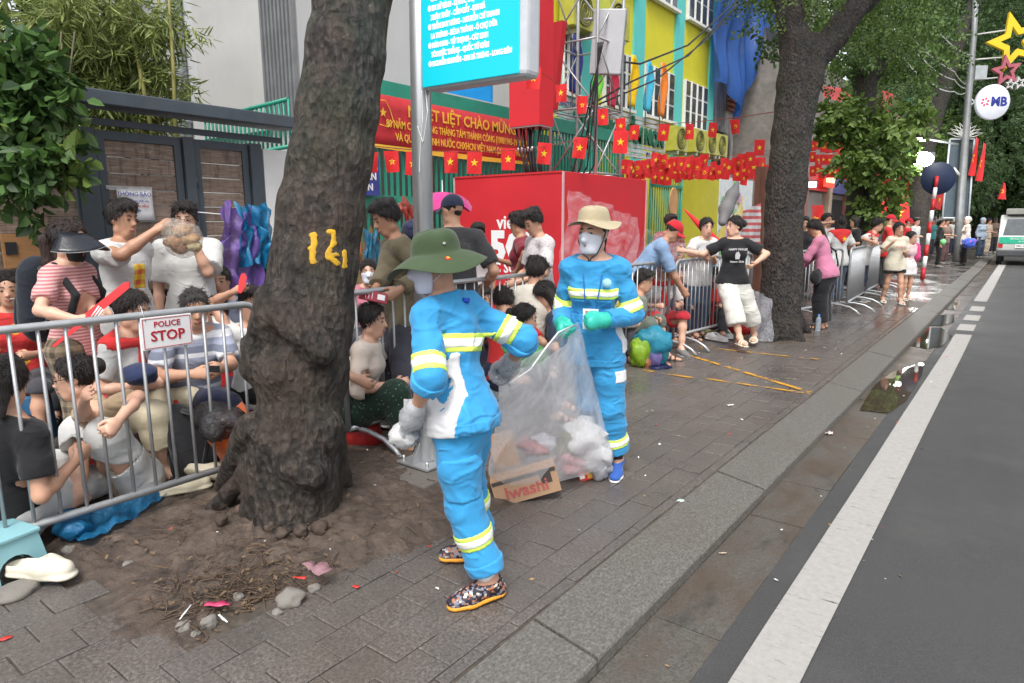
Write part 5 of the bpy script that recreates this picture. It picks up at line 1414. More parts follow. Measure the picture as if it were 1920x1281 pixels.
# fork above the frame with limbs and crown
def leaf_m(name, a, b, tr=.35):
    if name in _MC: return _MC[name]
    t = NT(name); rn = t.n('NewGeometry').outputs['Random Per Island']
    c = t.ramp(rn, [(0, a), (.6, b), (1, dk(b, 1.5))]); t.bs(Base__Color=c, Roughness=.55)
    tl = t.n('BsdfTranslucent', Color=c); mx = t.n('MixShader', Fac=tr); t.set(mx.inputs[1], t.b); t.set(mx.inputs[2], tl); t.t.links.new(mx.outputs[0], t.o.inputs[0])
    _MC[name] = t.m
    return t.m
def leaves(name, C, Rr, n, m, parent=None, seed=0, L=.05, W_=.02, lets=9, stem=.28, droop=.5, squash=(1, 1, 1), shell=.35, opp=True):
    """feathery sprays of small leaflets scattered through balls C (k,3) of radius Rr (k,)"""
    g = np.random.default_rng(seed); C = np.asarray(C, float); Rr = np.asarray(Rr, float)
    pr = Rr ** 2.2 / (Rr ** 2.2).sum(); k = g.choice(len(C), n, p=pr)
    d = g.normal(size=(n, 3)); d /= np.linalg.norm(d, axis=1)[:, None]
    r = (shell + (1 - shell) * g.random(n)) ** (1 / 2.0)
    base = C[k] + d * (r * Rr[k])[:, None] * np.array(squash)
    ax = d * .7 + g.normal(size=(n, 3)) * .7; ax[:, 2] -= droop; ax /= np.linalg.norm(ax, axis=1)[:, None]
    side = np.cross(ax, g.normal(size=(n, 3))); side /= np.linalg.norm(side, axis=1)[:, None] + 1e-9
    Vs = []
    for j in range(lets):
        t = (j + .7) / lets; sg = 1 if j % 2 else -1
        if j == lets - 1: dr = ax.copy()
        else: dr = ax * .45 + side * sg * .9
        dr = dr + g.normal(size=(n, 3)) * .18; dr[:, 2] -= .2; dr /= np.linalg.norm(dr, axis=1)[:, None]
        p0 = base + ax * (t * stem); nn = np.cross(dr, ax + g.normal(size=(n, 3)) * .4); nn /= np.linalg.norm(nn, axis=1)[:, None] + 1e-9
        w = np.cross(nn, dr); l = L * (.7 + .6 * g.random((n, 1))); ww = W_ * (.7 + .6 * g.random((n, 1)))
        if L >= .1:
            fo = nn * ww * .45; Vs.append(np.stack([p0, p0 + dr * l * .3 + w * ww + fo, p0 + dr * l * .7 + w * ww * .8 + fo, p0 + dr * l], 1)); Vs.append(np.stack([p0, p0 + dr * l, p0 + dr * l * .7 - w * ww * .8 + fo, p0 + dr * l * .3 - w * ww + fo], 1))
        else: Vs.append(np.stack([p0, p0 + dr * l * .5 + w * ww, p0 + dr * l, p0 + dr * l * .5 - w * ww], 1))
    V = np.concatenate(Vs).reshape(-1, 3); F = np.arange(len(V)).reshape(-1, 4)
    return link(name, np_mesh(name, V, F, False, m), parent)
LEAF_D, LEAF_M, LEAF_L = leaf_m('leaf_dark', (.026, .056, .018), (.062, .115, .032)), leaf_m('leaf_mid', (.04, .08, .018), (.10, .17, .035)), leaf_m('leaf_light', (.045, .09, .018), (.12, .185, .035))
LEAF_B = leaf_m('leaf_bamboo', (.09, .14, .03), (.21, .25, .07))
def branchy(q, pts, k=.04):
    for (a, ra), (b, rb) in zip(pts[:-1], pts[1:]): q.cone(a, b, ra, rb, k)
# ---- second tree
t2c = gp(1462, 632)
tree2 = empty('street_tree', (t2c[0], t2c[1], 0), 0, 'second dark street tree with spreading limbs beside the woman in black', 'tree')
O2 = np.array([t2c[0], t2c[1], 0.0]); D2 = float(CM[2] @ (t2c - np.array([0, 0, EYE])))
P2 = lambda px, py, D=D2: at(px, py, D) - O2
q = Sdf(); m_ = D2 / FPX * .9
branchy(q, [(P2(1463, 640), 44 * m_), (P2(1464, 560), 39 * m_), (P2(1468, 450), 37 * m_), (P2(1474, 350), 38 * m_), (P2(1484, 250), 39 * m_), (P2(1500, 150), 44 * m_), (P2(1508, 100), 44 * m_)], .06)
branchy(q, [(P2(1496, 120), 34 * m_), (P2(1482, 40), 27 * m_), (P2(1468, -40), 24 * m_), (P2(1440, -220), 20 * m_)], .05)
branchy(q, [(P2(1515, 120), 34 * m_), (P2(1568, 60), 27 * m_), (P2(1625, -10), 25 * m_), (P2(1700, -110), 20 * m_)], .05)
for a in ((1425, 625), (1450, 640), (1500, 640), (1520, 625)): q.cone(gp(*a) - O2 - vv(0, 0, .03), P2(1462, 560), .05, .14, .1)
q.noise.append(lambda P: .025 * fbm(P * np.array([5, 5, 3]), 3, 12) + .008 * vnoise(P * np.array([20, 20, 10]), 18))
link('trunk', q.mesh('trunk', .030, BARK2), tree2)
cc = [P2(1440, -130, 9.5), P2(1560, -80, 9.8), P2(1660, -60, 10.2), P2(1640, 20, 10.8), P2(1500, -160, 8.5)]
leaves('crown', cc, [.9, 1.1, 1.1, .75, 1.2], 2000, LEAF_M, tree2, 3, .055, .017, 11, .3, .7)
# ---- third tree, big light leaves low on the trunk
def far_tree(label, base, tops, r0, blobs, n, m, seed, L=.09, W_=.04, lets=7, stem=.3, res=.055, extra=()):
    b = np.array([base[0], base[1], 0.0]); e = empty('street_tree', tuple(b), 0, label, 'tree', 'trees along the pavement')
    q = Sdf()
    for ch in tops: branchy(q, [(np.array(p, float) - b, r) for p, r in ch], .06)
    q.noise.append(lambda P: .02 * fbm(P * np.array([4, 4, 2.5]), 3, seed))
    link('trunk', q.mesh('trunk', res, BARK2), e)
    for i, (bl, nn, mm, l, w) in enumerate(blobs): leaves('crown', [np.array(p) - b for p, r in bl], [r for p, r in bl], nn, mm, e, seed + i, l, w, lets, stem, .6)
    return e
b3 = at(1612, 470, 16.0); b3[2] = 0
far_tree('slim street tree with broad light green leaves low on its trunk', b3, [[(b3, .30), (at(1610, 400, 16), .29), (at(1615, 250, 16), .27), (at(1622, 120, 16), .28), (at(1640, 0, 16), .24), (at(1650, -150, 16), .2)], [(at(1622, 130, 16), .2), (at(1590, 40, 16), .14), (at(1560, -60, 16), .1)], [(at(1630, 150, 16), .16), (at(1690, 90, 16.2), .12), (at(1740, 20, 16.4), .09)]], .3,
    [([(at(1580, 225, 15.4), .42), (at(1640, 265, 15.2), .5), (at(1690, 235, 15.5), .42), (at(1600, 295, 15.2), .38), (at(1660, 330, 15.3), .42), (at(1555, 215, 15.5), .3), (at(1650, 385, 15.4), .3)], 330, LEAF_L, .15, .055), ([(at(1660, 60, 15.4), .9), (at(1580, 70, 15.6), .8), (at(1730, 90, 15.8), .8), (at(1600, -20, 15.5), .9)], 900, LEAF_M, .09, .03)], 0, LEAF_M, 5, lets=8, stem=.4)
b4 = at(1722, 470, 26); b4[2] = 0
far_tree('forked street tree whose limbs reach over the road', b4, [[(b4, .42), (at(1722, 400, 26), .4), (at(1728, 300, 26), .38), (at(1745, 225, 26), .4), (at(1762, 180, 26), .34)], [(at(1762, 185, 26), .32), (at(1785, 110, 26), .3), (at(1810, 40, 26), .26), (at(1850, -40, 26), .22)], [(at(1752, 215, 26), .28), (at(1735, 130, 26), .24), (at(1725, 80, 26), .2), (at(1680, 20, 26), .16)]], .4,
    [([(at(1700, 40, 25), 1.8), (at(1770, 20, 28), 1.6), (at(1840, 110, 30), 1.6), (at(1750, 130, 29), 1.6), (at(1890, 40, 32), 2.2)], 2200, LEAF_D, .14, .05), ([(at(1690, 200, 25), .9), (at(1770, 260, 27), 1.0), (at(1690, 290, 24), .7)], 500, LEAF_M, .14, .05)], 0, LEAF_M, 6)
# ---- far tree masses closing the avenue
b5 = at(1850, 470, 45); b5[2] = 0
far_tree('dark avenue tree just behind the lamp post', b5, [[(b5, .5), (at(1862, 300, 45), .45), (at(1850, 100, 45), .4), (at(1880, -60, 45), .3)]], .4, [([(at(1870, 330, 44), 3.2), (at(1905, 250, 42), 3.2), (at(1840, 200, 46), 3.4), (at(1900, 120, 44), 3.8), (at(1850, 60, 46), 3.8), (at(1915, 380, 48), 2.6)], 2800, LEAF_D, .30, .12)], 0, LEAF_D, 8, res=.09)
b6 = np.array([7.5, 62, 0.0])
far_tree('dark avenue tree at the right edge beyond the van', b6, [[(b6, .6), (b6 + vv(0, 0, 6), .45), (b6 + vv(-1, 0, 11), .3)]], .4, [([(b6 + vv(x, y, z), 4.6) for x, y, z in ((0, 0, 7), (-5, 2, 9), (4, -2, 9), (-2, 0, 14), (3, 3, 15), (-6, 4, 16))], 2200, LEAF_D, .44, .17)], 0, LEAF_D, 9, res=.12)
b7 = np.array([-3.2, 60, 0.0])
far_tree('dark avenue tree farthest down the pavement', b7, [[(b7, .6), (b7 + vv(0, 0, 6), .45), (b7 + vv(1, 0, 11), .3)]], .4, [([(b7 + vv(x, y, z), 4.2) for x, y, z in ((0, 0, 6), (-5, 2, 8), (4, -2, 9), (-2, 0, 13), (3, 3, 15), (-8, 4, 12), (-10, 0, 6))], 2200, LEAF_D, .44, .17)], 0, LEAF_D, 10, res=.12)
fw = [(-14 + 9 * i + 2 * math.sin(i * 3), 95 + 6 * math.cos(i * 2), 6 + 5 * (j) + math.sin(i + j)) for i in range(6) for j in range(4)]
tag(leaves('far_wood', fw, [7.0] * len(fw), 5000, LEAF_D, None, 77, .7, .28, 7, 1.0, .5), 'dense dark green tree canopy closing the far end of the street', 'trees', kind='stuff')
# canopy leaves hanging over the pavement at upper right
hc = [at(1440, 40, 11), at(1590, 25, 13), at(1700, -30, 14), at(1810, -50, 16), at(1900, 60, 32), at(1880, -20, 30), at(1740, 150, 29), at(1850, 260, 34), at(1560, 120, 18), at(1680, 140, 20), at(1640, 200, 24), at(1800, 330, 40)]
tag(leaves('overhanging_foliage', hc, [.45, .8, .8, .8, 2.0, 1.8, 1.6, 2.2, .8, 1.1, 1.2, 2.4], 2600, LEAF_D, None, 31, .10, .035, 9, .4, .8), 'dark overhanging street tree foliage above the far pavement', 'foliage', kind='stuff')
# ---- bamboo behind the gate
bam = empty('bamboo_clump', (-8.2, 3.4, 0), 0, 'yellow green bamboo clump rising behind the plank gate', 'bamboo')
OB = np.array([-8.2, 3.4, 0])
CANE = mat('bamboo_cane', (.22, .20, .06), .5, var=.25)
random.seed(3)
for ch in ([(285, 250), (260, 120), (235, 20), (215, -60)], [(268, 250), (225, 150), (160, 50), (110, -30)], [(330, 260), (325, 130), (318, 20), (315, -60)], [(200, 250), (150, 120), (80, 30)], [(300, 250), (290, 100), (300, -30)]):
    D = random.uniform(8.0, 9.2); MB().tube([at(x, y, D) - OB for x, y in ch], [.028, .024, .02, .014][:len(ch)], 7).build('cane', CANE, bam)
bl = [(at(x, y, D), r) for x, y, D, r in [(40, 20, 8.2, .4), (95, 60, 8, .35), (165, 55, 8.2, .42), (225, 30, 8.4, .4), (255, 85, 8.5, .4), (130, 95, 8.2, .25), (155, 30, 8, .4), (320, 30, 8.6, .2), (345, 60, 8.6, .18), (250, 150, 8.6, .38), (215, 170, 8.5, .36), (180, 190, 8.4, .3), (290, 160, 8.7, .35), (330, 150, 8.8, .16), (130, 75, 8.3, .2), (150, 150, 8.2, .16), (200, 115, 8.4, .2), (240, 205, 8.7, .3), (300, 200, 8.8, .25), (60, 90, 8.1, .15), (285, 30, 8.6, .3)]]
leaves('foliage', [p - OB for p, r in bl], [r for p, r in bl], 1150, LEAF_B, bam, 41, .17, .012, 8, .22, 1.1)
# broad leaved vine at far left
vin = empty('broadleaf_vine', (-5.2, 1.0, 0), 0, 'dark broad-leaved climber hanging over the left of the gate', 'vine')
OV = np.array([-5.2, 1.0, 0])
vb = [(at(x, y, D), r) for x, y, D, r in [(20, 110, 4.45, .18), (70, 150, 4.45, .16), (30, 190, 4.4, .18), (85, 210, 4.4, .13), (20, 260, 4.4, .18), (75, 280, 4.4, .16), (40, 330, 4.35, .12), (95, 300, 4.4, .09), (55, 385, 4.35, .06), (60, 90, 4.5, .12), (115, 140, 4.5, .06)]]
leaves('foliage', [p - OV for p, r in vb], [r for p, r in vb], 210, leaf_m('leaf_vine', (.022, .055, .016), (.065, .135, .03)), vin, 51, .10, .034, 7, .2, .8)
leaves('foliage', [p - OV for p, r in vb], [r for p, r in vb], 30, LEAF_L, vin, 53, .10, .036, 6, .2, .6)
for i in range(5): MB().tube([at(40 + 25 * i, 60, 4.6) - OV, at(50 + 18 * i, 200, 4.45) - OV, at(30 + 22 * i, 340, 4.4) - OV], .006, 5).build('stem', mat('vine_stem', (.10, .09, .05), .8), vin)
hd = [(-12.5 - 1.2 * i, .2 + 1.1 * j - i * .3, 1.0 + 1.7 * k) for i in range(2) for j in range(5) for k in range(4)]
tag(leaves('hedge', hd, [1.2] * len(hd), 2600, leaf_m('leaf_hedge', (.006, .014, .006), (.016, .034, .012)), None, 61, .16, .06, 7, .3, .5), 'black green shrubbery mass behind the bamboo', 'hedge', kind='stuff')
# ------------------------------------------------------------------ crowd barriers
BX, BZ0, BZ1 = -3.47, .165, 1.075
def barrier(label, p0, p1, feet=(.18, .82), nb=None, res=True, flip=1):
    p0, p1 = np.array(p0, float), np.array(p1, float); d = p1 - p0; L = float(np.hypot(d[0], d[1])); a = math.atan2(-d[0], d[1])
    e = empty('crowd_barrier', (p0[0], p0[1], 0), a, label, 'barrier', 'steel crowd barriers along the pavement')
    r = .019; c = .09
    cor = lambda y, z, a0, a1: [(0, y + c * math.cos(t), z + c * math.sin(t)) for t in np.linspace(a0, a1, 5)]
    MB().tube([(0, 0, BZ0)] + [(0, 0, BZ1 - c)][:1] + cor(c, BZ1 - c, PI, PI / 2) + cor(L - c, BZ1 - c, PI / 2, 0) + [(0, L, BZ0)], r, 10).build('frame', STEEL, e)
    MB().tube([(0, 0, BZ0), (0, L, BZ0)], r, 10).build('bottom_rail', STEEL, e)
    n = nb or int(round(L / .108)) - 1
    bm = MB().tube([(0, 0, BZ0), (0, 0, BZ1)], .0085, 6).mesh('bar', STEEL)
    for i in range(1, n + 1): link('bar', bm, e, None, (0, L * i / (n + 1), 0))
    fm = MB().tube([(.42, 0, .015), (.36, 0, .07), (.25, 0, .125), (.1, 0, .15), (0, 0, .152), (-.1, 0, .15), (-.25, 0, .125), (-.36, 0, .07), (-.42, 0, .015)], .017, 8).mesh('foot', STEEL)
    for f in feet: link('foot', fm, e, None, (0, L * f, 0))
    return e
barrier('steel crowd barrier at the left carrying the stop plate', (BX, -.16, 0), (BX, 2.12, 0), (.1,))
barrier('steel crowd barrier behind the worker in the green hat', (BX, 2.72, 0), (BX, 4.9, 0), (.04, .93))
barrier('steel crowd barrier behind the worker in the beige hat', (BX + .1, 5.15, 0), (BX + .17, 7.36, 0), (.15, .955))
barrier('steel crowd barrier the woman in black leans on', (BX + .20, 7.46, 0), (BX + .38, 9.7, 0), (.05, .9))
barrier('steel crowd barrier behind the woman in the pink shirt', (-2.86, 10.5, 0), (-2.42, 12.3, 0), (.3, .92))
barrier('steel crowd barrier where people in red scarves lean', (-2.32, 12.4, 0), (-2.42, 14.7, 0), (.06, .5, .9), 22)
barrier('steel crowd barrier beyond the two girls', (-2.44, 14.8, 0), (-2.5, 17.0, 0), (.1, .9), 22)
barrier('farthest steel crowd barrier near the striped post', (-2.5, 17.1, 0), (-2.55, 19.4, 0), (.1, .9), 22)
# stop plate
sp = onx(314, 622, BX + .03)
stp = empty('stop_plate', tuple(sp), 0, 'small white plate reading POLICE STOP wired to the left barrier', 'sign')
WSP = mat('plate_white', (.75, .74, .74), .35, var=.04, bump=.03); RDL = mat('plate_red', (.42, .02, .04), .45)
bevel(MB().box((0, 0, 0), (.006, .255, .165)).build('plate', WSP, stp), .003)
for y, z, a, b_ in ((0, .074, .235, .003), (0, -.074, .235, .003), (.119, 0, .003, .146), (-.119, 0, .003, .146)): MB().box((.0038, y, z), (.0015, a, b_)).build('border', RDL, stp)
text('POLICE', .041, RDL, sp + vv(.004, 0, .043), RX, UP, stp, bold=.0006); text('STOP', .072, RDL, sp + vv(.004, 0, -.018), RX, UP, stp, bold=.0016)
MB().tube([(.005, -.105, .065), (-.03, -.105, .14)], .003, 5).build('wire_tie', STEEL, stp)
# ------------------------------------------------------------------ flags
FRED = cloth('flag_red', (.60, .018, .02), .6, wr=.12); STY = mat('star_yellow', (.75, .5, .02), .6, var=.05)
def flag_mesh(w, h, seed, curl):
    rs = random.Random(seed); nx, nz = 5, 7; ph = rs.uniform(0, 6); V = []
    for j in range(nz + 1):
        for i in range(nx + 1):
            u, t = i / nx - .5, j / nz; V.append((u * w * (1 - .25 * curl * t) + .12 * w * curl * t * math.sin(ph), .28 * w * curl * math.sin(u * 5 + ph + t * 2) * (.3 + t), -t * h))
    return MB().add(V, [(j * (nx + 1) + i, (j + 1) * (nx + 1) + i, (j + 1) * (nx + 1) + i + 1, j * (nx + 1) + i + 1) for j in range(nz) for i in range(nx)], True), lambda u, t: np.array((u * w * (1 - .25 * curl * t) + .12 * w * curl * t * math.sin(ph), .28 * w * curl * math.sin(u * 5 + ph + t * 2) * (.3 + t), -t * h))
_FL = {}
def flag_kinds():
    out = []
    for k in range(8):
        mb, f = flag_mesh(1, 1.45, k, (.15, .5, .3, .8, .2, .6, .4, 1.0)[k]); me = mb.mesh('flag', FRED)
        S_ = MB()
        if k % 4 == 3:
            for sgn in (-1, 1):
                P = [f(.0 + .2 * math.cos(a) - .02, .5 - .14 * math.sin(a)) + vv(0, .02 * sgn, 0) for a in np.linspace(-2.3, 1.6, 9)]
                for a, b in zip(P[:-1], P[1:]): S_.tube([a, b], .028, 4, False)
                S_.tube([f(-.12, .6) + vv(0, .02 * sgn, 0), f(.14, .42) + vv(0, .02 * sgn, 0)], .03, 4); S_.tube([f(-.1, .42) + vv(0, .02 * sgn, 0), f(-.02, .52) + vv(0, .02 * sgn, 0)], .045, 4)
        else:
            for sgn in (-1, 1):
                c = f(0, .5); P = [f(x, .5 - z / 1.45) + vv(0, .012 * sgn, 0) for x, z in star_pts(.27)]
                S_.add([c + vv(0, .012 * sgn, 0)] + P, [(0, 1 + i, 1 + (i + 1) % 10) for i in range(10)])
        out.append((me, S_.mesh('emblem', STY)))
    return out
FK = flag_kinds()
def flag(label, p, w, rz, k, group, tilt=0.0):
    me, sm_ = FK[k % 8]
    o = link('bunting_flag', me, None, None, tuple(p)); o.scale = (w, w, w); o.rotation_euler = (0, tilt, rz); tag(o, label, 'flag', group)
    s2 = link('emblem' if k % 4 == 3 else 'star', sm_, o)
    return o
def string(label, a, b, sag=.15, r=.004): return cable(label, [a, b], r, 'bunting_string', mat('string', (.25, .06, .05), .8), sag)
random.seed(77)
ORD = 'first second third fourth fifth sixth seventh eighth ninth tenth eleventh twelfth thirteenth fourteenth fifteenth sixteenth seventeenth eighteenth nineteenth twentieth twenty-first twenty-second twenty-third twenty-fourth twenty-fifth twenty-sixth'.split()
FACE = YAW   # flags roughly square to the pavement's view down the street
A, B = at(684, 272, 5.6), at(1108, 255, 8.8)
string('bunting string from the big trunk to the lattice mast', A, B, .12)
for i, (px, py, D, w, k, lb) in enumerate([(733, 283, 6.0, .13, 1, 'red star flag left of the sign pole'), (776, 285, 6.3, .15, 0, 'red star flag half hidden behind the sign pole'), (845, 283, 6.7, .15, 5, 'curled red flag right of the sign pole'), (890, 284, 7.0, .16, 0, 'flat red star flag under the banner'), (953, 278, 7.4, .165, 4, 'red star flag above the red box corner'), (1022, 268, 7.9, .17, 2, 'red star flag over the red box centre'), (1090, 258, 8.5, .18, 6, 'tilted red star flag above the red box right side'), (697, 285, 5.8, .12, 5, 'folded red flag beside the big trunk')]): flag(lb, at(px, py, D), w, FACE + random.uniform(-.2, .2), k, 'red bunting flags by the red box', random.uniform(-.12, .12))
A, B = at(955, 95, 7.2), at(1200, 245, 11.5); string('bunting string descending past the red pylon', A, B, .05)
for px, py, D, w, k, lb in [(1001, 125, 7.6, .17, 1, 'long red star flag against the red pylon'), (1052, 158, 8.4, .15, 5, 'narrow red flag right of the pylon'), (1092, 180, 9.0, .16, 1, 'second red flag right of the pylon'), (1130, 204, 9.8, .16, 2, 'third red flag right of the pylon'), (1163, 222, 10.4, .16, 4, 'fourth red flag right of the pylon'), (1190, 235, 11, .16, 6, 'fifth red flag right of the pylon'), (1165, 245, 9.6, .22, 0, 'larger red star flag low in front of the school sign')]: flag(lb, at(px, py, D), w, FACE + random.uniform(-.5, .5), k, 'red bunting flags beside the pylon', random.uniform(-.1, .1))
A, B = at(1205, 233, 12), at(1480, 205, 9.2); string('dark red bunting string tied to the second tree', A, B, .05, .006)
for px, py, D, w, k, lb in [(1246, 233, 12, .2, 2, 'red flag below the orange pennant'), (1293, 232, 12, .19, 1, 'red flag in front of the air conditioners'), (1338, 230, 11.5, .17, 0, 'red star flag at the school corner'), (1378, 224, 11, .16, 7, 'small curled red flag left of the second tree')]: flag(lb, at(px, py, D), w, FACE + random.uniform(-.4, .4), k, 'red bunting flags by the second tree', random.uniform(-.1, .1))
for r_ in range(3):
    y0 = (294, 300, 313)[r_]; string('cluster bunting string, %s row over the school gate' % ('back', 'middle', 'front')[r_], at(1160, y0 - 6, 13 + r_ * .4), at(1445, y0 - 12, 13.5 + r_ * .4), .1)
    for i in range(19):
        px = 1170 + i * 14.2 + random.uniform(-5, 5) + r_ * 6
        if 1330 < px < 1356 and r_ == 0: continue
        flag('red flag in the dense cluster over the school gate, %s row, %s from the left' % (('back', 'middle', 'front')[r_], ORD[i]), at(px, y0 + random.uniform(-8, 10), 13 + r_ * .4), .19, FACE + random.uniform(-.7, .7), random.randrange(8), 'dense red flag cluster', random.uniform(-.28, .28))
for px, py, w in ((1425, 262, .2), (1408, 285, .18)): flag('%s red star flag of the tight pair left of the second tree' % ('upper' if px > 1420 else 'lower'), at(px, py, 12.4), w, FACE, 0, 'red flags left of the second tree')
for r_ in range(3):
    y0 = (262, 285, 308)[r_]
    string('shop bunting string, %s row right of the second tree' % ('top', 'middle', 'bottom')[r_], at(1515, y0 - 2, 19), at(1598, y0 + 12, 20), .1)
    for i in range(7): flag('red flag by the shop right of the second tree, %s row, %s from the left' % (('top', 'middle', 'bottom')[r_], ORD[i]), at(1524 + i * 10.5, y0 + i * 2 + random.uniform(-4, 4), 19), .20, FACE + random.uniform(-.3, .3), random.randrange(8), 'red flags by the shop', random.uniform(-.1, .1))
for i in range(26):
    flag('far red flag over the crowd down the street, %s from the left' % ORD[i], at(1655 + 4.6 * i, random.uniform(312, 362), 30), .55, FACE + random.uniform(-.6, .6), random.randrange(8), 'far red flags over the crowd', random.uniform(-.3, .3))
for px, py, lb in ((1532, 400, 'red flag held low beside the second trunk'), (1655, 388, 'drooping red flag behind the people in red'), (1692, 384, 'drooping red flag left of the striped post')): flag(lb, at(px, py - 15, 14 if px < 1600 else 24), .4 if px < 1600 else .8, FACE + .5, 1, 'drooping red flags')
# ------------------------------------------------------------------ hanging raincoats and small belongings
def crumple(name, label, cat, c, r, m, seed, sq=(1, 1, 1), sub=3, amp=.3, parent=None, group=None):
    b = bmesh.new(); bmesh.ops.create_icosphere(b, subdivisions=sub, radius=1); me = bpy.data.meshes.new(name)
    P = np.array([v.co[:] for v in b.verts]); d = 1 + amp * vnoise(P * 1.5 + seed * 5.1, seed) + amp * .7 * (1 - 2 * np.abs(vnoise(P * 3.3 + seed, seed + 1))) + amp * .3 * vnoise(P * 8, seed + 3)
    for v, k in zip(b.verts, d): v.co = Vector(np.array(v.co) * k * r * np.array(sq))
    for f_ in b.faces: f_.smooth = True
    b.to_mesh(me); b.free(); me.materials.append(m)
    o = link(name, me, parent, None, tuple(c))
    return tag(o, label, cat, group)
def drape(name, label, p0, w0, w1, L, m, seed, dirx=(0, 1, 0), depth=.05, cat='raincoat'):
    """film hanging from a point in gathered folds"""
    nx, nz = 22, 18; rs = random.Random(seed); ph = rs.uniform(0, 6); dx = nrm(dirx); dn = np.cross(dx, (0, 0, 1)); V = []
    for j in range(nz + 1):
        t = j / nz; w = w0 + (w1 - w0) * math.sin(min(1, t * 1.25) * PI / 2) * (1 if t < .6 else 1 - .9 * ((t - .6) / .4) ** 1.3)
        for i in range(nx + 1):
            u = i / nx - .5; V.append(vv(*(.05 * vnoise(np.array([[u * 6, t * 6, k_ * 3 + ph]]), seed)[0] for k_ in range(3))) + np.array(dx) * (u * w + .03 * math.sin(t * 5 + ph)) + dn * depth * (math.sin(u * 22 + ph + 2 * t) + .5 * math.sin(u * 41 + t * 7)) * (.4 + .6 * t) + vv(0, 0, -t * L - .05 * L * math.sin(u * 9 + ph)))
    o = MB().add(V, [(j * (nx + 1) + i, j * (nx + 1) + i + 1, (j + 1) * (nx + 1) + i + 1, (j + 1) * (nx + 1) + i) for j in range(nz) for i in range(nx)], True).build(name, m, None, tuple(p0))
    return tag(o, label, cat)
drape('raincoat', 'thin purple plastic raincoat hung on the gate', at(442, 388, 5.6), .30, .46, .74, plastic('film_purple', (.24, .13, .5), .8, .2, .5), 1)
drape('raincoat', 'sky blue plastic raincoat hung beside the purple one', at(476, 380, 5.7), .26, .36, .52, plastic('film_blue', (.01, .25, .50), .85, .2, .5), 2)
drape('raincoat', 'green plastic raincoat below the blue one', at(474, 425, 5.9), .15, .26, .45, plastic('film_green', (.02, .22, .07), .7, .2, .5), 3)
cable('white clothes line tied across the gate', [at(370, 398, 5.8), at(415, 402, 5.75)], .006, 'clothes_line', WC)
drape('raincoat', 'orange plastic raincoat hanging on the fence behind the olive shirt', at(683, 428, 7.4), .25, .5, .9, plastic('film_orange', (.5, .2, .08), .6, .2, .5), 4); drape('raincoat', 'bright blue plastic raincoat on the fence behind the olive shirt', at(703, 440, 7.5), .2, .45, .8, plastic('film_blue2', (.02, .25, .45), .7, .2, .5), 5); drape('raincoat', 'red plastic raincoat hanging high on the green fence', at(764, 378, 7.6), .18, .26, .5, plastic('film_red', (.5, .05, .04), .75, .2, .5), 6)
crumple('bag', 'small navy bag hung on the green fence', 'bag', at(776, 430, 7.5), .12, cloth('navy_bag', (.02, .025, .06)), 3, (1, 1, .9))
# magenta umbrella behind the sign pole
um = empty('umbrella', tuple(at(830, 378, 7.0)), 0, 'magenta umbrella showing behind the man in the dark cap', 'umbrella')
mb = MB().lathe([(.01, .1), (.1, .09), (.2, .06), (.28, .0), (.31, -.06)], (0, 0, 0), 16, lambda a, i: (0, -.012 * i * abs(math.sin(4 * a)))); mb.build('canopy', cloth('umbrella_pink', (.5, .03, .2), .6), um); MB().tube([(0, 0, .22), (0, 0, -.5)], .008, 6).build('shaft', STEEL, um)
# clear plastic sheet draped behind the worker in the beige hat
CLR = plastic('film_clear', (.75, .74, .78), .10, .2, .3, 6)
def sheet3(name, label, quad, nx, nz, amp, seed, m, cat, sag=0.0):
    q = [np.array(p, float) for p in quad]; V = []; rs = random.Random(seed); ph = rs.uniform(0, 6)
    nrm_ = nrm(np.cross(q[1] - q[0], q[3] - q[0]))
    for j in range(nz + 1):
        for i in range(nx + 1):
            u, t = i / nx, j / nz; p = (q[0] * (1 - u) + q[1] * u) * (1 - t) + (q[3] * (1 - u) + q[2] * u) * t
            n = amp * (math.sin(u * 19 + ph + t * 3) * .5 + math.sin(u * 7 + t * 9 + ph) * .6 + .3 * math.sin(u * 43 + t * 11)); V.append(p + nrm_ * n - vv(0, 0, sag * 4 * u * (1 - u) * (1 - t)))
    o = MB().add(V, [(j * (nx + 1) + i, j * (nx + 1) + i + 1, (j + 1) * (nx + 1) + i + 1, (j + 1) * (nx + 1) + i) for j in range(nz) for i in range(nx)], True).build(name, m)
    return tag(o, label, cat)
sheet3('plastic_sheet', 'clear plastic sheet pinned to the red box behind the beige hat', [at(1072, 350, 7.4), at(1200, 405, 7.8), at(1195, 520, 7.3), at(1045, 520, 7.0)], 40, 24, .06, 3, CLR, 'plastic sheet', .05)
sheet3('plastic_sheet', 'clear plastic sheet stretched behind the man in the red cap', [at(1205, 430, 8.0), at(1330, 462, 8.6), at(1300, 520, 8.3), at(1190, 500, 7.8)], 36, 18, .05, 5, CLR, 'plastic sheet', .03)
# ground-level belongings
BLUEF = plastic('film_ground_blue', (.02, .20, .42), .93, .22, .7)
sheet3('plastic_sheet', 'crumpled blue plastic sheet on the soil under the barrier', [gp(110, 975, .10), gp(290, 915, .10), gp(325, 920, .06), gp(160, 1022, .05)], 40, 14, .022, 8, BLUEF, 'plastic sheet')
crumple('plastic_bag', 'bunched blue plastic bag at the left end of the blue sheet', 'plastic bag', gp(135, 985, .08), .07, BLUEF, 9, (1.4, 1, .8))
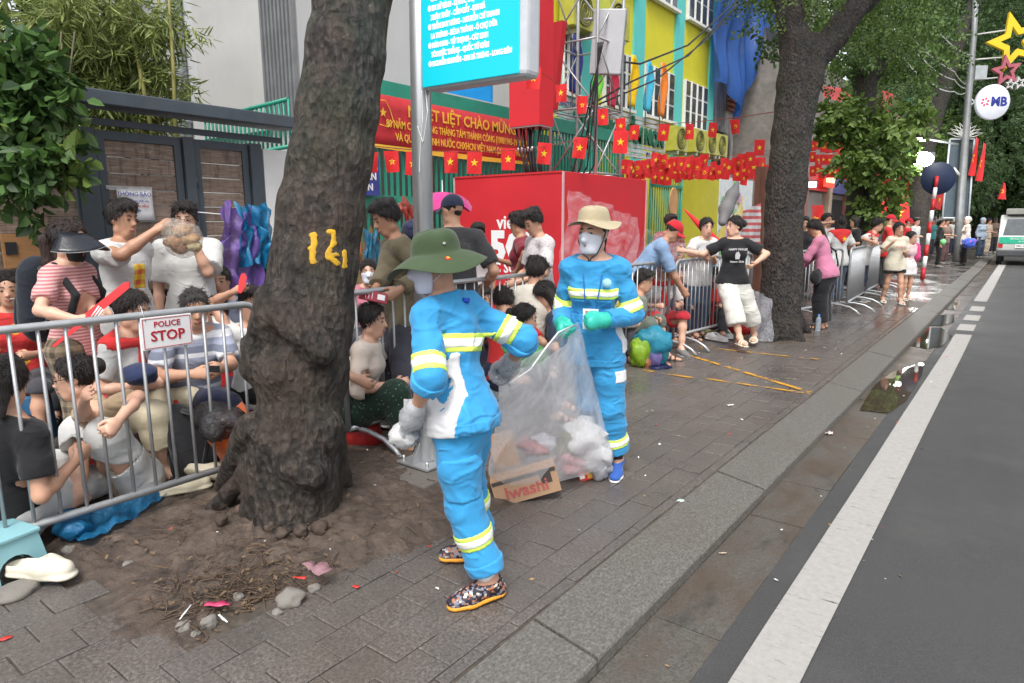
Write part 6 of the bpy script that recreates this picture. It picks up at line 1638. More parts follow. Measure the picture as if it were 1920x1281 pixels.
# low stool
ST = mat('stool_blue', (.24, .46, .50), .4, var=.06)
def stool(label, c, rz, s=1.0, m=ST):
    e = empty('plastic_stool', tuple(c), rz, label, 'stool'); H_, a, b = .21 * s, .155 * s, .125 * s
    bevel(MB().box((0, 0, H_ + .008), (2 * b + .02, 2 * b + .02, .022)).build('seat', m, e), .008, 3)
    for k in range(4):
        ca, sa = math.cos(k * PI / 2), math.sin(k * PI / 2); rot = lambda x, y, z: (x * ca - y * sa, x * sa + y * ca, z)
        arch = [(-.085 * s, 0)] + [(.085 * s * math.cos(t), .055 * s + .075 * s * math.sin(t)) for t in np.linspace(PI, 0, 9)] + [(.085 * s, 0)]
        out = [(-a, 0), (-b, H_), (b, H_), (a, 0)]
        pts = out + arch[::-1]
        f = lambda x, z, o: rot(x, -(a + (b - a) * z / H_) + o, z)
        V = [f(x, z, 0) for x, z in pts] + [f(x, z, .006) for x, z in pts]; n = len(pts)
        n0 = len(arch); 
        P_ = MB()
        left = [(-a, 0), (-b, H_)]; 
        ring = arch; top = [(-b + 2 * b * i / (n0 - 1), H_) for i in range(n0)]; top[0] = (-b, H_); side0, side1 = (-a, 0), (a, 0)
        outer = [(-a, 0)] + [(-a + (a - b) * .6, H_ * .6)] + [(-b + 2 * b * i / (n0 - 5), H_) for i in range(n0 - 4)] + [(a - (a - b) * .6, H_ * .6)] + [(a, 0)]
        while len(outer) > n0: outer.pop(len(outer) // 2)
        for o1 in (0, .006):
            Vv = [f(x, z, o1) for x, z in outer] + [f(x, z, o1) for x, z in ring]; P_.add(Vv, [(i, i + 1, n0 + i + 1, n0 + i) for i in range(n0 - 1)])
        P_.build('side', m, e)
    return e
stool('low pale blue plastic stool under the left barrier', (-3.45, .78, 0.0), R(12), .85)
CRM = mat('cream_foam', (.62, .56, .42), .6, var=.1, dirt=.25, bump=.1)
def clog(label, c, rz, tilt=0.0, m=CRM, s=1.0, open_=True, roll=0.0):
    q = Sdf()
    q.cone((0, -.09, .03), (0, .04, .035), .038, .047, .03, (0, 0, 1), 1.1); q.cone((0, .04, .035), (0, .11, .032), .047, .036, .03, (0, 0, 1), 1.0)
    q.cone((0, -.09, .008), (0, .11, .008), .042, .046, .02, (0, 0, 1), 3.2)
    q.ell((0, -.045, .075), (.034, .085, .045), None, .01, sub=True); q.cone((0, -.09, .05), (0, .05, .05), .026, .03, .01, (0, 0, 1), 1.2, sub=True)
    q.cut((0, 0, .075), (0, -.15, 1))
    e = empty('clog_shoe', tuple(c), rz, label, 'shoe', 'loose shoes on the ground'); e.rotation_euler = (tilt, roll, rz); e.scale = (s, s, s)
    link('upper', q.mesh('clog', .006, m), e)
    for i in range(6): MB().lathe([(.0055, .0), (.0055, .006)], (-.028 + .0115 * i, .085 - .02 * abs(i - 2.5) * .5, .066 - .003 * abs(i - 2.5) ** 1.5), 6).build('vent_hole', BLACK, e)
    return e
clog('cream clog lying flat beside the trunk roots', (*gp(345, 935)[:2], .045), R(-20)); clog('cream clog tipped on its side against its pair', (*gp(390, 922)[:2], .10), R(-40), R(-15), roll=R(-55)); clog('large cream mule shoe in front of the blue stool', (*gp(75, 1090)[:2], .03), R(-60), 0, mat('mule_cream', (.66, .62, .5), .6, dirt=.2), 1.12)
# backpack behind the barrier and red stool parts
def backpack(label, c, rz, s, m, tilt=(0, 0), m2=None):
    e = empty('backpack', tuple(c), rz, label, 'backpack'); e.rotation_euler = (tilt[0], tilt[1], rz)
    q = Sdf(); q.cone((0, 0, .12 * s), (0, 0, .36 * s), .15 * s, .125 * s, .05, (0, 1, 0), 1.5); q.noise.append(fold_noise(.007, 4))
    link('main_bag', q.mesh('bag', .011, m), e)
    q = Sdf(); q.cone((0, .09 * s, .12 * s), (0, .085 * s, .2 * s), .10 * s, .09 * s, .03, (0, 1, 0), 2.4); q.noise.append(fold_noise(.004, 5)); link('front_pocket', q.mesh('pocket', .011, m), e)
    for sg in (-1, 1): MB().tube([(sg * .07 * s, -.08 * s, .42 * s), (sg * .08 * s, -.16 * s, .36 * s), (sg * .09 * s, -.17 * s, .2 * s), (sg * .1 * s, -.08 * s, .06 * s)], .014, 6).build('strap', m, e)
    MB().tube([(-.1 * s, .1 * s, .24 * s), (.1 * s, .1 * s, .24 * s)], .003, 5).build('zip', m2 or STEEL, e)
    return e
BLKC = cloth('black_cloth', (.014, .014, .016), .8)
backpack('black backpack slumped on the ground behind the left barrier', (*gp(385, 905)[:2], 0), R(120), 1.05, BLKC, (R(-25), R(10)))
crumple('rucksack_flap', 'orange lined black bag behind the black backpack', 'bag', gp(440, 820, .3), .13, cloth('orange_lining', (.5, .10, .02)), 12, (1, 1, 1.2)); crumple('plastic_bag', 'dark grey crinkled plastic bag above the backpack', 'plastic bag', gp(410, 790, .42), .12, plastic('film_dark', (.05, .05, .055), .9, .25, .7), 13, (1.5, 1, .8))
RST = mat('stool_red', (.5, .02, .02), .35, var=.06)
q = Sdf(); q.cone((0, 0, 0), (0, .05, .30), .14, .12, .02, (0, 1, 0), 5); ch = tag(link('red_chair_back', q.mesh('back', .01, RST), None, None, (*gp(322, 880)[:2], .05), R(-10)), 'red plastic seat back tilted behind the barrier', 'chair')
stool('red plastic stool behind the barrier near the backpack', (*gp(290, 862)[:2], 0), R(20), 1.1, RST)
crumple('cap', 'navy cap laid on the knees behind the barrier', 'cap', at(262, 702, 3.75), .085, cloth('navy_cap', (.02, .03, .08)), 15, (1.3, 1, .7), amp=.15)
for i, (px, py, w) in enumerate(((258, 905, .34),)):
    g_ = gp(px, py); tag(bevel(MB().box((g_[0], g_[1], .03), (.3, .4, .05)).build('book_stack', mat('book_stack', (.5, .5, .52), .7, var=.2, stretch=(1, 1, 40))), .004), 'low stack of white papers under the seated woman', 'papers')
# colourful bags right of the worker, red bag, umbrella, bottle
for nm, px, py, z, r, colr, sq in (('lime green plastic bag at the barrier foot', 1200, 660, .13, .13, (.32, .55, .03), (.8, .8, 1.3)), ('sky blue plastic bag on top of the bag pile', 1225, 640, .25, .16, (.05, .38, .55), (1, .9, .9)), ('orange plastic bag low in the bag pile', 1212, 682, .07, .09, (.55, .16, .04), (.9, .8, 1.2)), ('violet plastic bag in the bag pile', 1228, 670, .13, .10, (.25, .2, .5), (.8, .8, 1.4)), ('navy cloth bag under the bag pile', 1235, 690, .04, .12, (.02, .025, .10), (1.2, 1, .5)), ('turquoise plastic bag hanging off the pile', 1240, 655, .16, .11, (.04, .36, .45), (.7, .8, 1.6))):
    g_ = gp(px, 692); D = float(CM[2] @ (g_ - vv(0, 0, EYE))) ; crumple('plastic_bag', nm, 'plastic bag', at(px, py, D + .1), r, plastic('film_' + nm.split()[0], colr, .88, .22, .6), int(px), sq, group='bags piled by the barrier')
crumple('plastic_bag', 'bright red plastic bag behind the woman in black', 'plastic bag', gp(1375, 630) + vv(0, .2, .12), .17, plastic('film_redbag', (.55, .03, .03), .9, .2, .6), 22, (1.3, 1, .8)); crumple('plastic_bag', 'green and white plastic bag behind the worker elbow', 'plastic bag', at(985, 665, 4.5), .12, plastic('film_grn', (.2, .5, .2), .85, .2, .6), 23, (1.3, 1, .7))
clog('white trainer lying behind the sandals', (*gp(1345, 640)[:2], .01), R(70), 0, mat('trainer_white', (.6, .6, .58), .6, dirt=.3), 1.25); clog('second white trainer beside the barrier foot', (*gp(1362, 634)[:2], .01), R(40), 0, mat('trainer_white', (.6, .6, .58), .6, dirt=.3), 1.25)
sheet3('plastic_sheet', 'translucent grey plastic sheet bundled against the second trunk', [at(1415, 545, 8.5), at(1445, 560, 8.7), gp(1447, 640, .01), gp(1400, 640, .01)], 16, 16, .05, 9, plastic('film_grey', (.45, .46, .5), .5, .25, .6), 'plastic sheet')
bt = empty('water_bottle', tuple(gp(1533, 622)), 0, 'clear water bottle with blue cap standing by the pink woman', 'bottle')
MB().lathe([(.0, 0), (.034, .002), (.035, .02), (.033, .08), (.036, .15), (.03, .19), (.014, .215), (.014, .23)], (0, 0, 0), 14).build('bottle_body', plastic('pet', (.55, .65, .75), .45, .05, .1), bt); MB().lathe([(.016, .222), (.016, .245), (.0, .246)], (0, 0, 0), 10).build('bottle_cap', mat('cap_blue', (.05, .2, .55), .4), bt)
# folded red umbrella leaning at the school
ur = MB().tube([at(1282, 392, 9.6), at(1315, 425, 9.5), at(1345, 458, 9.4), at(1350, 465, 9.4)], [.008, .05, .07, .02], 8).build('folded_flag', FRED); tag(ur, 'rolled red flag sticking up behind the woman in white', 'flag')
g_ = at(1362, 380, 10.5); q = Sdf(); q.cone((0, 0, -.1), (.05, .12, .12), .11, .10, .05); q.cone((.05, .12, .12), (.06, .3, .32), .10, .03, .05); q.cone((0, 0, -.1), (0, -.12, -.3), .11, .07, .05); tag(link('grey_sculpture', q.mesh('sculpture', .025, mat('sculpt_grey', (.22, .22, .22), .6, dirt=.2)), None, None, tuple(g_)), 'grey curved playground figure before the mural', 'sculpture')
q = at(1412, 400, 11.0); sheet3('striped_bag', 'large white and red striped woven bag beside the trunk', [at(1395, 395, 11), at(1428, 380, 11), at(1425, 470, 11), at(1385, 470, 11)], 10, 10, .05, 4, cloth('striped_bag', (.6, .6, .6), .7, 'stripe', (.55, .12, .12), 60), 'bag')
WOOD = mat('brown_post', (.17, .075, .05), .6, var=.2)
for i, px in enumerate((1414, 1424)): tag(MB().box((*at(px, 470, 12.2)[:2], 1.25), (.09, .09, 2.5)).build('wooden_post', WOOD), '%s reddish brown post left of the second trunk' % ('left', 'right')[i], 'post')
# litter
random.seed(90)
LIT = MB(); LIT2 = MB(); LIT3 = MB()
for i in range(150):
    x = random.uniform(-3.3, -1.5) if i > 40 else random.uniform(-1.05, -.3); y = random.uniform(1.2, 11)
    z = .004 if x < -1.4 else ZR + .008
    if -3.6 < x < -2.2 and .9 < y < 3: z = float(hf1(np.array([x]), np.array([y]))[0]) + .02
    s_ = random.uniform(.004, .016); a = random.uniform(0, 6); c = vv(x, y, z); u = vv(math.cos(a), math.sin(a), random.uniform(0, .4)) * s_; w = vv(-math.sin(a), math.cos(a), random.uniform(0, .3)) * s_ * random.uniform(.3, .9)
    random.choice((LIT, LIT, LIT3, LIT2)).add([c - u, c - w, c + u * .8 + w * .3, c + w + u * .2], [(0, 1, 2, 3)])
for L__, nm, m in ((LIT, 'white', PAPER), (LIT2, 'red', mat('litter_red', (.55, .04, .03), .6)), (LIT3, 'brown', mat('litter_brown', (.3, .2, .09), .8, var=.4))): tag(L__.build('litter', m), 'tiny %s litter scraps over pavement and gutter' % nm, 'litter', kind='stuff')
def scrap(name, label, px, py, z, L, w, m, rz, amp=.006, cat='litter'):
    nx = 8; V = [((i / nx - .5) * L, (j - .5) * w * (1 - .3 * math.sin(i)), amp * (1 + vnoise(np.array([[i * .7 + L * 90, j * 1.3, px * .1]]), 4)[0])) for j in range(2) for i in range(nx + 1)]
    o = MB().add(V, [(i, i + 1, nx + 2 + i, nx + 1 + i) for i in range(nx)], True).build(name, m, None, tuple(gp(px, py, z)), R(rz)); sm = o.modifiers.new('t', 'SOLIDIFY'); sm.thickness = .0015; return tag(o, label, cat)
scrap('wrapper', 'crinkled pink wrapper in the soil pit', 408, 1135, .03, .10, .03, mat('wrap_pink', (.5, .05, .13), .35), 35); scrap('wrapper', 'transparent pink plastic scrap on the soil', 597, 1072, .06, .13, .06, plastic('film_pinkish', (.6, .35, .4), .6), 10, .02); scrap('paper_scrap', 'small red scrap beside the pink plastic', 562, 1085, .05, .06, .018, mat('litter_red', (.55, .04, .03), .6), 20)
scrap('plastic_spoon', 'white plastic stick in the soil pit', 348, 1148, .03, .10, .006, PAPER, -50, .002); scrap('plastic_fork', 'white plastic fork in the soil pit', 418, 1160, .035, .075, .008, PAPER, -5, .002); scrap('paper_scrap', 'torn red star sticker on the left paving', 8, 1198, .004, .05, .02, mat('litter_red', (.55, .04, .03), .6), 70, .002); scrap('paper_scrap', 'small red and yellow sticker right of the soil pit', 668, 1100, .004, .03, .018, mat('litter_red', (.55, .04, .03), .6), 15, .002)
scrap('paper_scrap', 'pale green paper on the kerb top', 1275, 938, -.004, .045, .03, mat('paper_green', (.5, .66, .58), .7), 35, .001); scrap('paper_scrap', 'white crumpled paper beside the plinth', 700, 915, .06, .05, .04, PAPER, 40, .006); scrap('cigarette_end', 'pale cigarette stub in the gutter', 1355, 1037, ZR + .01, .04, .008, mat('stub', (.6, .5, .36), .8), 45, .002); scrap('paper_scrap', 'pinkish tissue in the gutter', 1552, 813, ZR + .01, .07, .05, mat('tissue', (.6, .5, .46), .8), 10, .012); scrap('paper_scrap', 'white paper smear on the pavement', 1370, 760, .004, .06, .03, PAPER, 60, .004)
stn = gp(28, 1115); rock((stn[0], stn[1], .01), .075, 77, STONE, None, 'stone', (1.3, .8, .5)); tag(bpy.data.objects[-1] if False else COL.objects[-1], 'flat grey broken slab piece at the lower left', 'stone')
# ------------------------------------------------------------------ the two workers
SUIT = cloth('suit_blue', (.036, .285, .57), .72, wr=.9); HIVIS = mat('hivis_yellow', (.62, .80, .12), .5, var=.05, bump=.05); SILV = mat('reflective_tape', (.82, .82, .78), .35, var=.05, bump=.05)
SUITW = cloth('suit_white', (.66, .66, .67), .8)
def glove(s, i, m, t0=1.72, d=.007, name='glove'):
    q = Sdf(); s.hand(q, i, d); s.arm(q, i, d + .004, t0, 2.0); q.noise.append(fold_noise(.0025, 3, 30, 25)); return link(name, q.mesh(name, .0065, m), s.root)
def collar(s, m, parent=None, r=.0155, up=.016, name='collar'):
    q = Sdf(); u = s.u; N = s.N - s.T * .012
    f = lambda a: N + s.Rt * (.072 * u * math.cos(a)) + s.Ft * (.066 * u * math.sin(a) + .008) - s.T * (.038 * u * max(0, math.sin(a)))
    for i in range(14):
        a0, a1 = PI / 2 + .25 + (2 * PI - .5) * i / 14, PI / 2 + .25 + (2 * PI - .5) * (i + 1) / 14; q.cone(f(a0) + s.T * up, f(a1) + s.T * up, r * u, r * u, .01); q.cone(f(a0) - s.T * .008, f(a1) - s.T * .008, r * 1.2 * u, r * 1.2 * u, .01)
    return link(name, q.mesh(name, .007, m), parent or s.root)
def tape(s, q, c, n, w, rad, parent, extra=None, res=None):
    b = s.band(q, c, n, w, HIVIS, .004, rad, parent=parent, extra=extra, res=res); s.band(q, c, n, w * .5, SILV, .0065, rad, name='silver_tape', parent=parent, extra=extra, res=res); return b
TROUT = dict(end=1.86, loose=.020, flare=.006, fold=.011)
w1b = vv(-1.735, 1.925, 0)
W1 = Person('worker in blue suit, wide green hat and mask dragging the rubbish bag', w1b, 106, 1.46, .009, 'f', .90, lean=(7, 2), twist=-16, head=(40, 6, 0), tone=1, neckfwd=.035,
            lh=at(762, 806, 2.60), rh=at(946, 702, 2.98), lel=(-.6, -.6, -.2), rel=(.45, -.85, -.75), lf=gp(920, 1122), rf=gp(900, 1046), lkn=(-.1, 1, .2), fyaw=(48, 30), curl=(.5, .9), world=True, pn=((.3, .2, -1), None), group='street cleaning workers')
bo = W1.bottom(SUIT, name='trousers', **TROUT)
for i in (0, 1):
    tape(W1, W1.bq, W1.legpt(i, 1.42 if i == 0 else 1.36), W1.an[i] - W1.kn[i], .068, .13, bo)
    W1.band(W1.bq, W1.legpt(i, 1.80), W1.an[i] - W1.kn[i], .06, SUIT, .007, .12, 'trouser_cuff', bo)
# thigh pocket
q = W1.bq.grow(.009); pc = W1.legpt(0, .62) + vv(-.07, -.05, 0); q.cutf(lambda P: np.maximum(np.abs((P - pc) @ nrm(W1.kn[0] - W1.hip[0])) - .09, np.sqrt(((P - pc) ** 2).sum(1)) - .115)); link('thigh_pocket', q.mesh('pocket', .008, SUIT, clip=(pc - .16, pc + .16)), bo)
jk = W1.top(SUIT, 1.2, .020, -.05, 'jacket', .013, .014)
N_, T_, F_, Rr_ = W1.N, W1.T, W1.Ft, W1.Rt
tape(W1, W1.tq, W1.P + T_ * .33 * W1.u, T_ * 1 + Rr_ * .12, .075, .26, jk, extra=lambda P: np.maximum((P - N_) @ F_ - .0, np.abs((P - N_) @ Rr_) - .135))
for i in (0, 1): tape(W1, W1.tq, W1.armpt(i, .80 if i == 0 else .70), W1.el[i] - W1.sh[i], .075, .1, jk, extra=lambda P, i=i: ((P - W1.P) @ (Rr_ * (1 if i == 0 else -1))) * 1.0 + .10)
for i in (0, 1): W1.band(W1.tq, W1.armpt(i, 1.15), W1.wr[i] - W1.el[i], .06, SUIT, .008, .09, 'rolled_cuff', jk)
q = W1.tq.grow(.008)                                            # white side panel
q.cutf(lambda P: np.maximum(np.maximum(np.abs((P - W1.P) @ T_ - .10 * W1.u) - .20 * W1.u, -(P - W1.P) @ (-Rr_) + .055), np.abs((P - W1.P) @ F_ + .04 - .05 * (.3 - (P - W1.P) @ T_)) - .075))
ar = W1.armpt(0, 1.0); q.cutf(lambda P: .0 - np.where((((P - W1.armpt(0, .6)) ** 2).sum(1) < .01) | (((P - W1.armpt(0, 1.1)) ** 2).sum(1) < .012), -.02, .02))
link('side_panel', q.mesh('side_panel', .008, SUITW), jk)
W1.band(W1.tq, W1.P + T_ * -.03 * W1.u, T_, .06, SUIT, .005, .3, 'waistband', jk)
collar(W1, SUIT, jk)
link('ribbon', MB().tube([(0, 0, 0), (.02, -.01, -.01), (.045, 0, -.005)], .008, 6).mesh('ribbon', mat('ribbon_blue', (.01, .06, .5), .5)), jk, None, tuple(W1.N - F_ * .08 + T_ * .0))
GR = mat('glove_knit', (.36, .37, .39), .9, bump=.4, bs=250)
glove(W1, 0, GR, 1.78, .005); glove(W1, 1, GR, 1.78, .005)
for i in (0, 1):
    q = Sdf(); W1.hand(q, i, .009); W1.arm(q, i, .014, 1.84, 2.0, .01); q.noise.append(fold_noise(.004, 9, 30, 26)); link('plastic_glove', q.mesh('plastic_glove', .007, plastic('glove_film', (.75, .77, .8), .5, .25, .7, 60)), W1.root)
sk = W1.root
for i in (0, 1):
    q = Sdf(); q.cone(W1.legpt(i, 1.72), W1.an[i] - vv(0, 0, .02), .044 * W1.u, .043 * W1.u, .02); link('sock', q.mesh('sock', .008, cloth('sock_white', (.7, .7, .7))), W1.root)
W1.shoes(cloth('shoe_floral', (.02, .02, .03), .5, 'camo', (.05, .035, .05), 90, .1, 0, (.35, .14, .07)), mat('sole_orange', (.75, .32, .03), .5), .014)
W1.mask(mat('mask_lilac', (.55, .57, .68), .8, var=.04))
hm = cloth('hat_green', (.045, .07, .032), .85, wr=.25)
h = W1.bucket(hm, .105, .06, .118, wav=.02, seed=4, tilt=-.05, lift=.022); W1.hair('bun')
for (x, y, z, r, m) in ((-.125, -.03, .012, .014, mat('badge_red', (.55, .03, .02), .4)), (-.06, -.105, .09, .0, None)):
    if m: b = MB().lathe([(.0, .0), (r, .0), (r, .004), (.0, .005)], (0, 0, 0), 12).build('badge', m, h); b.location = (x, y, z + .012); b.rotation_euler = (.2, -.45, 0); MB().plate([(a, c, .0055) for a, c in star_pts(.009)], (0, 0, .001)).build('star', STY, b)
for x, y, z in ((-.12, -.06, .0), (-.088, -.03, .085)): b = MB().lathe([(.003, 0), (.006, 0), (.006, .003), (.003, .003), (.003, 0)], (0, 0, 0), 10).build('eyelet', STEEL, h); b.location = (x, y, z); b.rotation_euler = (0, -1.0 if z > 0 else -.45, 0)
# white carrier bag tangled in the left hand
g1 = W1.grip(0)
crumple('plastic_bag', 'small knotted white carrier bag in the worker left hand', 'plastic bag', g1 + vv(-.045, -.01, -.015), .052, plastic('film_white', (.8, .8, .8), .93, .3, .5), 41, (1.25, 1, .8))
sheet3('twisted_strip', 'loose twisted white plastic strip at the worker left hand', [g1 + vv(-.05, .0, .02), g1 + vv(-.04, .012, .02), g1 + vv(-.03, .03, .13), g1 + vv(-.055, .01, .13)], 4, 8, .004, 3, plastic('film_white', (.8, .8, .8), .93, .3, .5), 'bag handle')
# ---- second worker
w2b = vv(-1.97, 3.35, 0)
W2 = Person('worker in blue suit, beige bucket hat and teal gloves holding the bag', w2b, 194, 1.57, .009, 'f', .94, lean=(5, -2), twist=10, head=(-14, 4, 0), tone=0,
            lh=at(1112, 605, 3.62), rh=at(1052, 618, 3.68), lel=(-.6, -.8, -.3), rel=(.4, -1, -.3), lf=gp(1157, 885), rf=vv(-2.05, 3.62, 0), fyaw=(10, -12), curl=(1.0, .9), world=True, group='street cleaning workers')
bo = W2.bottom(SUIT, name='trousers', **dict(TROUT, end=1.82, loose=.026))
for i in (0, 1): tape(W2, W2.bq, W2.legpt(i, 1.58), W2.an[i] - W2.kn[i], .06, .13, bo)
pc = W2.legpt(0, .45) + vv(-.08, .03, 0); q = W2.bq.grow(.005); q.cutf(lambda P: np.maximum(np.maximum(np.abs((P - pc)[:, 2]) - .035, np.abs((P - pc)[:, 1]) - .05), np.abs((P - pc)[:, 0]) - .06)); link('white_patch', q.mesh('patch', .008, SUITW, clip=(pc - .12, pc + .12)), bo)
jk = W2.top(SUIT, 1.93, .020, -.10, 'jacket', .013, .010)
T_, F_, Rr_, N2 = W2.T, W2.Ft, W2.Rt, W2.N
tape(W2, W2.tq, W2.P + T_ * .335 * W2.u, T_, .06, .26, jk, extra=lambda P: np.maximum(-((P - W2.P) @ F_) + .02, np.abs((P - W2.P) @ Rr_) - .145))
for i in (0, 1): tape(W2, W2.tq, W2.armpt(i, .80), W2.el[i] - W2.sh[i], .07, .1, jk, extra=lambda P, i=i: ((P - W2.P) @ (Rr_ * (1 if i == 0 else -1))) + .12)
q = W2.tq.grow(.008); q.cutf(lambda P: np.maximum(np.maximum(np.abs((P - W2.P) @ T_ - .06 * W2.u) - .085, -((P - W2.P) @ -Rr_) + .10), np.abs((P - W2.P) @ F_ - .0) - .06)); link('side_panel', q.mesh('side_panel', .008, SUITW), jk)
collar(W2, SUIT, jk)
W2.band(W2.tq, W2.P + T_ * -.08 * W2.u, T_, .05, SUIT, .004, .3, 'waistband', jk)
for sg in (-1, 1):
    pc2 = W2.P + T_ * .255 * W2.u + Rr_ * sg * .075; q = W2.tq.grow(.005); q.cutf(lambda P, c=pc2: np.maximum(np.maximum(np.abs((P - c) @ T_) - .045, np.abs((P - c) @ Rr_) - .05), -((P - c) @ F_))); link('chest_pocket', q.mesh('pocket', .008, SUIT, clip=(pc2 - .22, pc2 + .22)), jk)
em = MB().lathe([(.0, .0), (.026, .0), (.026, .003), (.0, .0032)], (0, 0, 0), 18).build('emblem', mat('emblem_pale', (.3, .55, .65), .6), jk); em.matrix_local = Matrix.Translation(W2.P + T_ * .405 * W2.u - Rr_ * .085 + F_ * .132) @ Vector(F_ + T_ * .25).to_track_quat('Z', 'Y').to_matrix().to_4x4()
TG = mat('rubber_teal', (.03, .42, .33), .35, var=.08, bump=.2, bs=90)
for i in (0, 1): glove(W2, i, TG, 1.62, .008)
W2.shoes(cloth('canvas_blue', (.03, .10, .38), .8), mat('sole_white', (.7, .7, .68), .6), .008)
for i in (0, 1):
    q = Sdf(); q.cone(W2.legpt(i, 1.72), W2.an[i] - vv(0, 0, .02), .043 * W2.u, .042 * W2.u, .02); link('sock', q.mesh('sock', .008, cloth('sock_black', (.03, .015, .02))), W2.root)
W2.mask(mat('mask_white', (.66, .68, .75), .8, var=.04))
hb_ = W2.bucket(cloth('hat_beige', (.40, .34, .22), .85, wr=.25), .07, .022, .112, wav=.016, seed=9, tilt=.10, lift=.038); W2.hair('low', length=.16)
for sg in (-1, 1): o = MB().tube([(sg * .088, .0, .02), (sg * .082, .035, -.05), (sg * .05, .05, -.12), (sg * .01, .05, -.145), (0, .06, -.17)], .0035, 5).build('chin_cord', BLACK, hb_)
# lanyard and card
cp = W2.P + T_ * .205 * W2.u + F_ * .185 + Rr_ * -.005
card = empty('id_card', tuple(W2.wor(cp)), W2.yaw, 'white event card on a blue lanyard hanging from the worker', 'card')
MB().box((0, 0, 0), (.088, .004, .115)).build('card', PAPER, card); text('N', .06, mat('card_blue', (.03, .10, .5), .5), W2.wor(cp + vv(.0, .0035, -.02)), -np.array([math.cos(W2.yaw), math.sin(W2.yaw), 0]), UP, card, bold=.003); MB().box((0, .0028, .04), (.06, .001, .012)).build('header_mark', mat('card_red', (.6, .12, .05), .5), card)
for sg in (-1, 1): MB().tube([(sg * .03, 0, .06), W2.N - cp + Rr_ * sg * .05 + F_ * .10 - T_ * .09, W2.N - cp + Rr_ * sg * .06 + F_ * .03], .004, 5).build('lanyard', mat('lanyard_blue', (.02, .12, .4), .6), card)
# ------------------------------------------------------------------ rubbish bag between them
A, B = W1.grip(1), (W2.grip(0) + W2.grip(1)) / 2
A = A + vv(0, 0, .02); B = B + vv(0, 0, .02)
bagc = empty('rubbish_bag', (-2.0, 2.98, 0), 0, 'big clear rubbish bag sagging between the two workers', 'rubbish bag')
OBg = vv(-2.0, 2.98, 0)
e1 = nrm((B - A) * vv(1, 1, 0)); e2 = vv(-e1[1], e1[0], 0)
bl_, br_ = gp(918, 925), gp(1152, 880)
midb = (bl_ + br_) / 2 + vv(0, 0, .025); e1b = nrm((br_ - bl_) * vv(1, 1, 0)); hb2 = np.linalg.norm((br_ - bl_)[:2]) / 2
nA, nL = 56, 40; V = []
for j in range(nL + 1):
    t = j / nL; ez = nrm(e1 * (1 - t) + e1b * t); en = vv(-ez[1], ez[0], 0)
    for i in range(nA):
        a = 2 * PI * i / nA; ca, sa = math.cos(a), math.sin(a)
        mt = (A + B) / 2 + (B - A) / 2 * ca; top = mt + en * .05 * sa - vv(0, 0, .05 * (1 - ca * ca))
        ht = .60 if t > .93 else 1
        wb = .20
        bot = midb + ez * hb2 * math.copysign(abs(ca) ** .7, ca) * (1 - .5 * max(0, (t - .88) / .12) ** 2) + en * wb * math.copysign(abs(sa) ** .8, sa) * (1 - .75 * max(0, (t - .88) / .12) ** 2)
        s_ = t ** .75; p = top * (1 - s_) + bot * s_
        p[2] = top[2] * (1 - t) + bot[2] * t
        n = np.array([ca, sa, 0]) ; f = .010 * math.sin(a * 9 + t * 3) * (1 - t) + .014 * vnoise(np.array([[ca * 3 + 9, sa * 3, t * 5]]), 4)[0] + .008 * vnoise(np.array([[ca * 9, sa * 9, t * 9]]), 6)[0]
        V.append(p + (ez * ca + en * sa) * f - OBg)
F = [(j * nA + i, j * nA + (i + 1) % nA, (j + 1) * nA + (i + 1) % nA, (j + 1) * nA + i) for j in range(nL) for i in range(nA)] + [tuple(nL * nA + i for i in range(nA - 1, -1, -1))]
MB().add(V, F, True).build('film', plastic('film_rubbish', (.88, .88, .9), .44, .10, .3, 6), bagc)
MB().tube([A + vv(0, -.02, -.02) - OBg, A * .8 + B * .2 + vv(0, -.06, -.10) - OBg, A * .55 + B * .45 - vv(0, .07, .10) - OBg, A * .35 + B * .65 - vv(0, .07, .04) - OBg, A * .2 + B * .8 - vv(0, .06, -.0) - OBg, B - vv(0, .04, .01) - OBg], .005, 6).build('drawstring', WC, bagc)
# contents
def inb(px, py, D): return at(px, py, D)
cb = empty('cardboard_box', tuple(inb(985, 905, 3.72)), 0, 'brown printed cardboard box lying in the rubbish bag', 'box')
CARD = mat('cardboard', (.40, .25, .15), .8, var=.1, vs=9, bump=.1)
ax0 = nrm(inb(1050, 880, 3.80) - inb(925, 915, 3.80)); up0 = nrm(vv(0, 0, 1) - ax0 * ax0[2]); nn0 = np.cross(up0, ax0); nn0 = nn0 if nn0 @ (vv(0, 0, EYE) - inb(985, 905, 3.72)) > 0 else -nn0
MB().box((0, 0, 0), (.37, .12, .15), ax=[ax0, nn0, up0]).build('carton', CARD, cb)
cc0 = inb(985, 905, 3.72); text('Iwashi', .10, mat('print_red', (.42, .10, .09), .7), cc0 + nn0 * .0615 - up0 * .015, ax0, up0, cb, bold=.002)
MB().box(tuple(ax0 * .12 + nn0 * .061 + up0 * .02), (.06, .002, .06), ax=[ax0, nn0, up0]).build('printed_figure', mat('print_dark', (.06, .05, .045), .7), cb)
MB().box(tuple(up0 * .06 + nn0 * .061), (.36, .002, .022), ax=[ax0, nn0, up0]).build('printed_band', mat('print_dark', (.06, .05, .045), .7), cb)
tag(MB().box((0, 0, 0), (.15, .015, .22), ax=[ax0, nn0, up0]).build('cardboard_flap', CARD, None, tuple(inb(945, 845, 3.80))), 'upright cardboard flap at the left of the rubbish bag', 'cardboard')
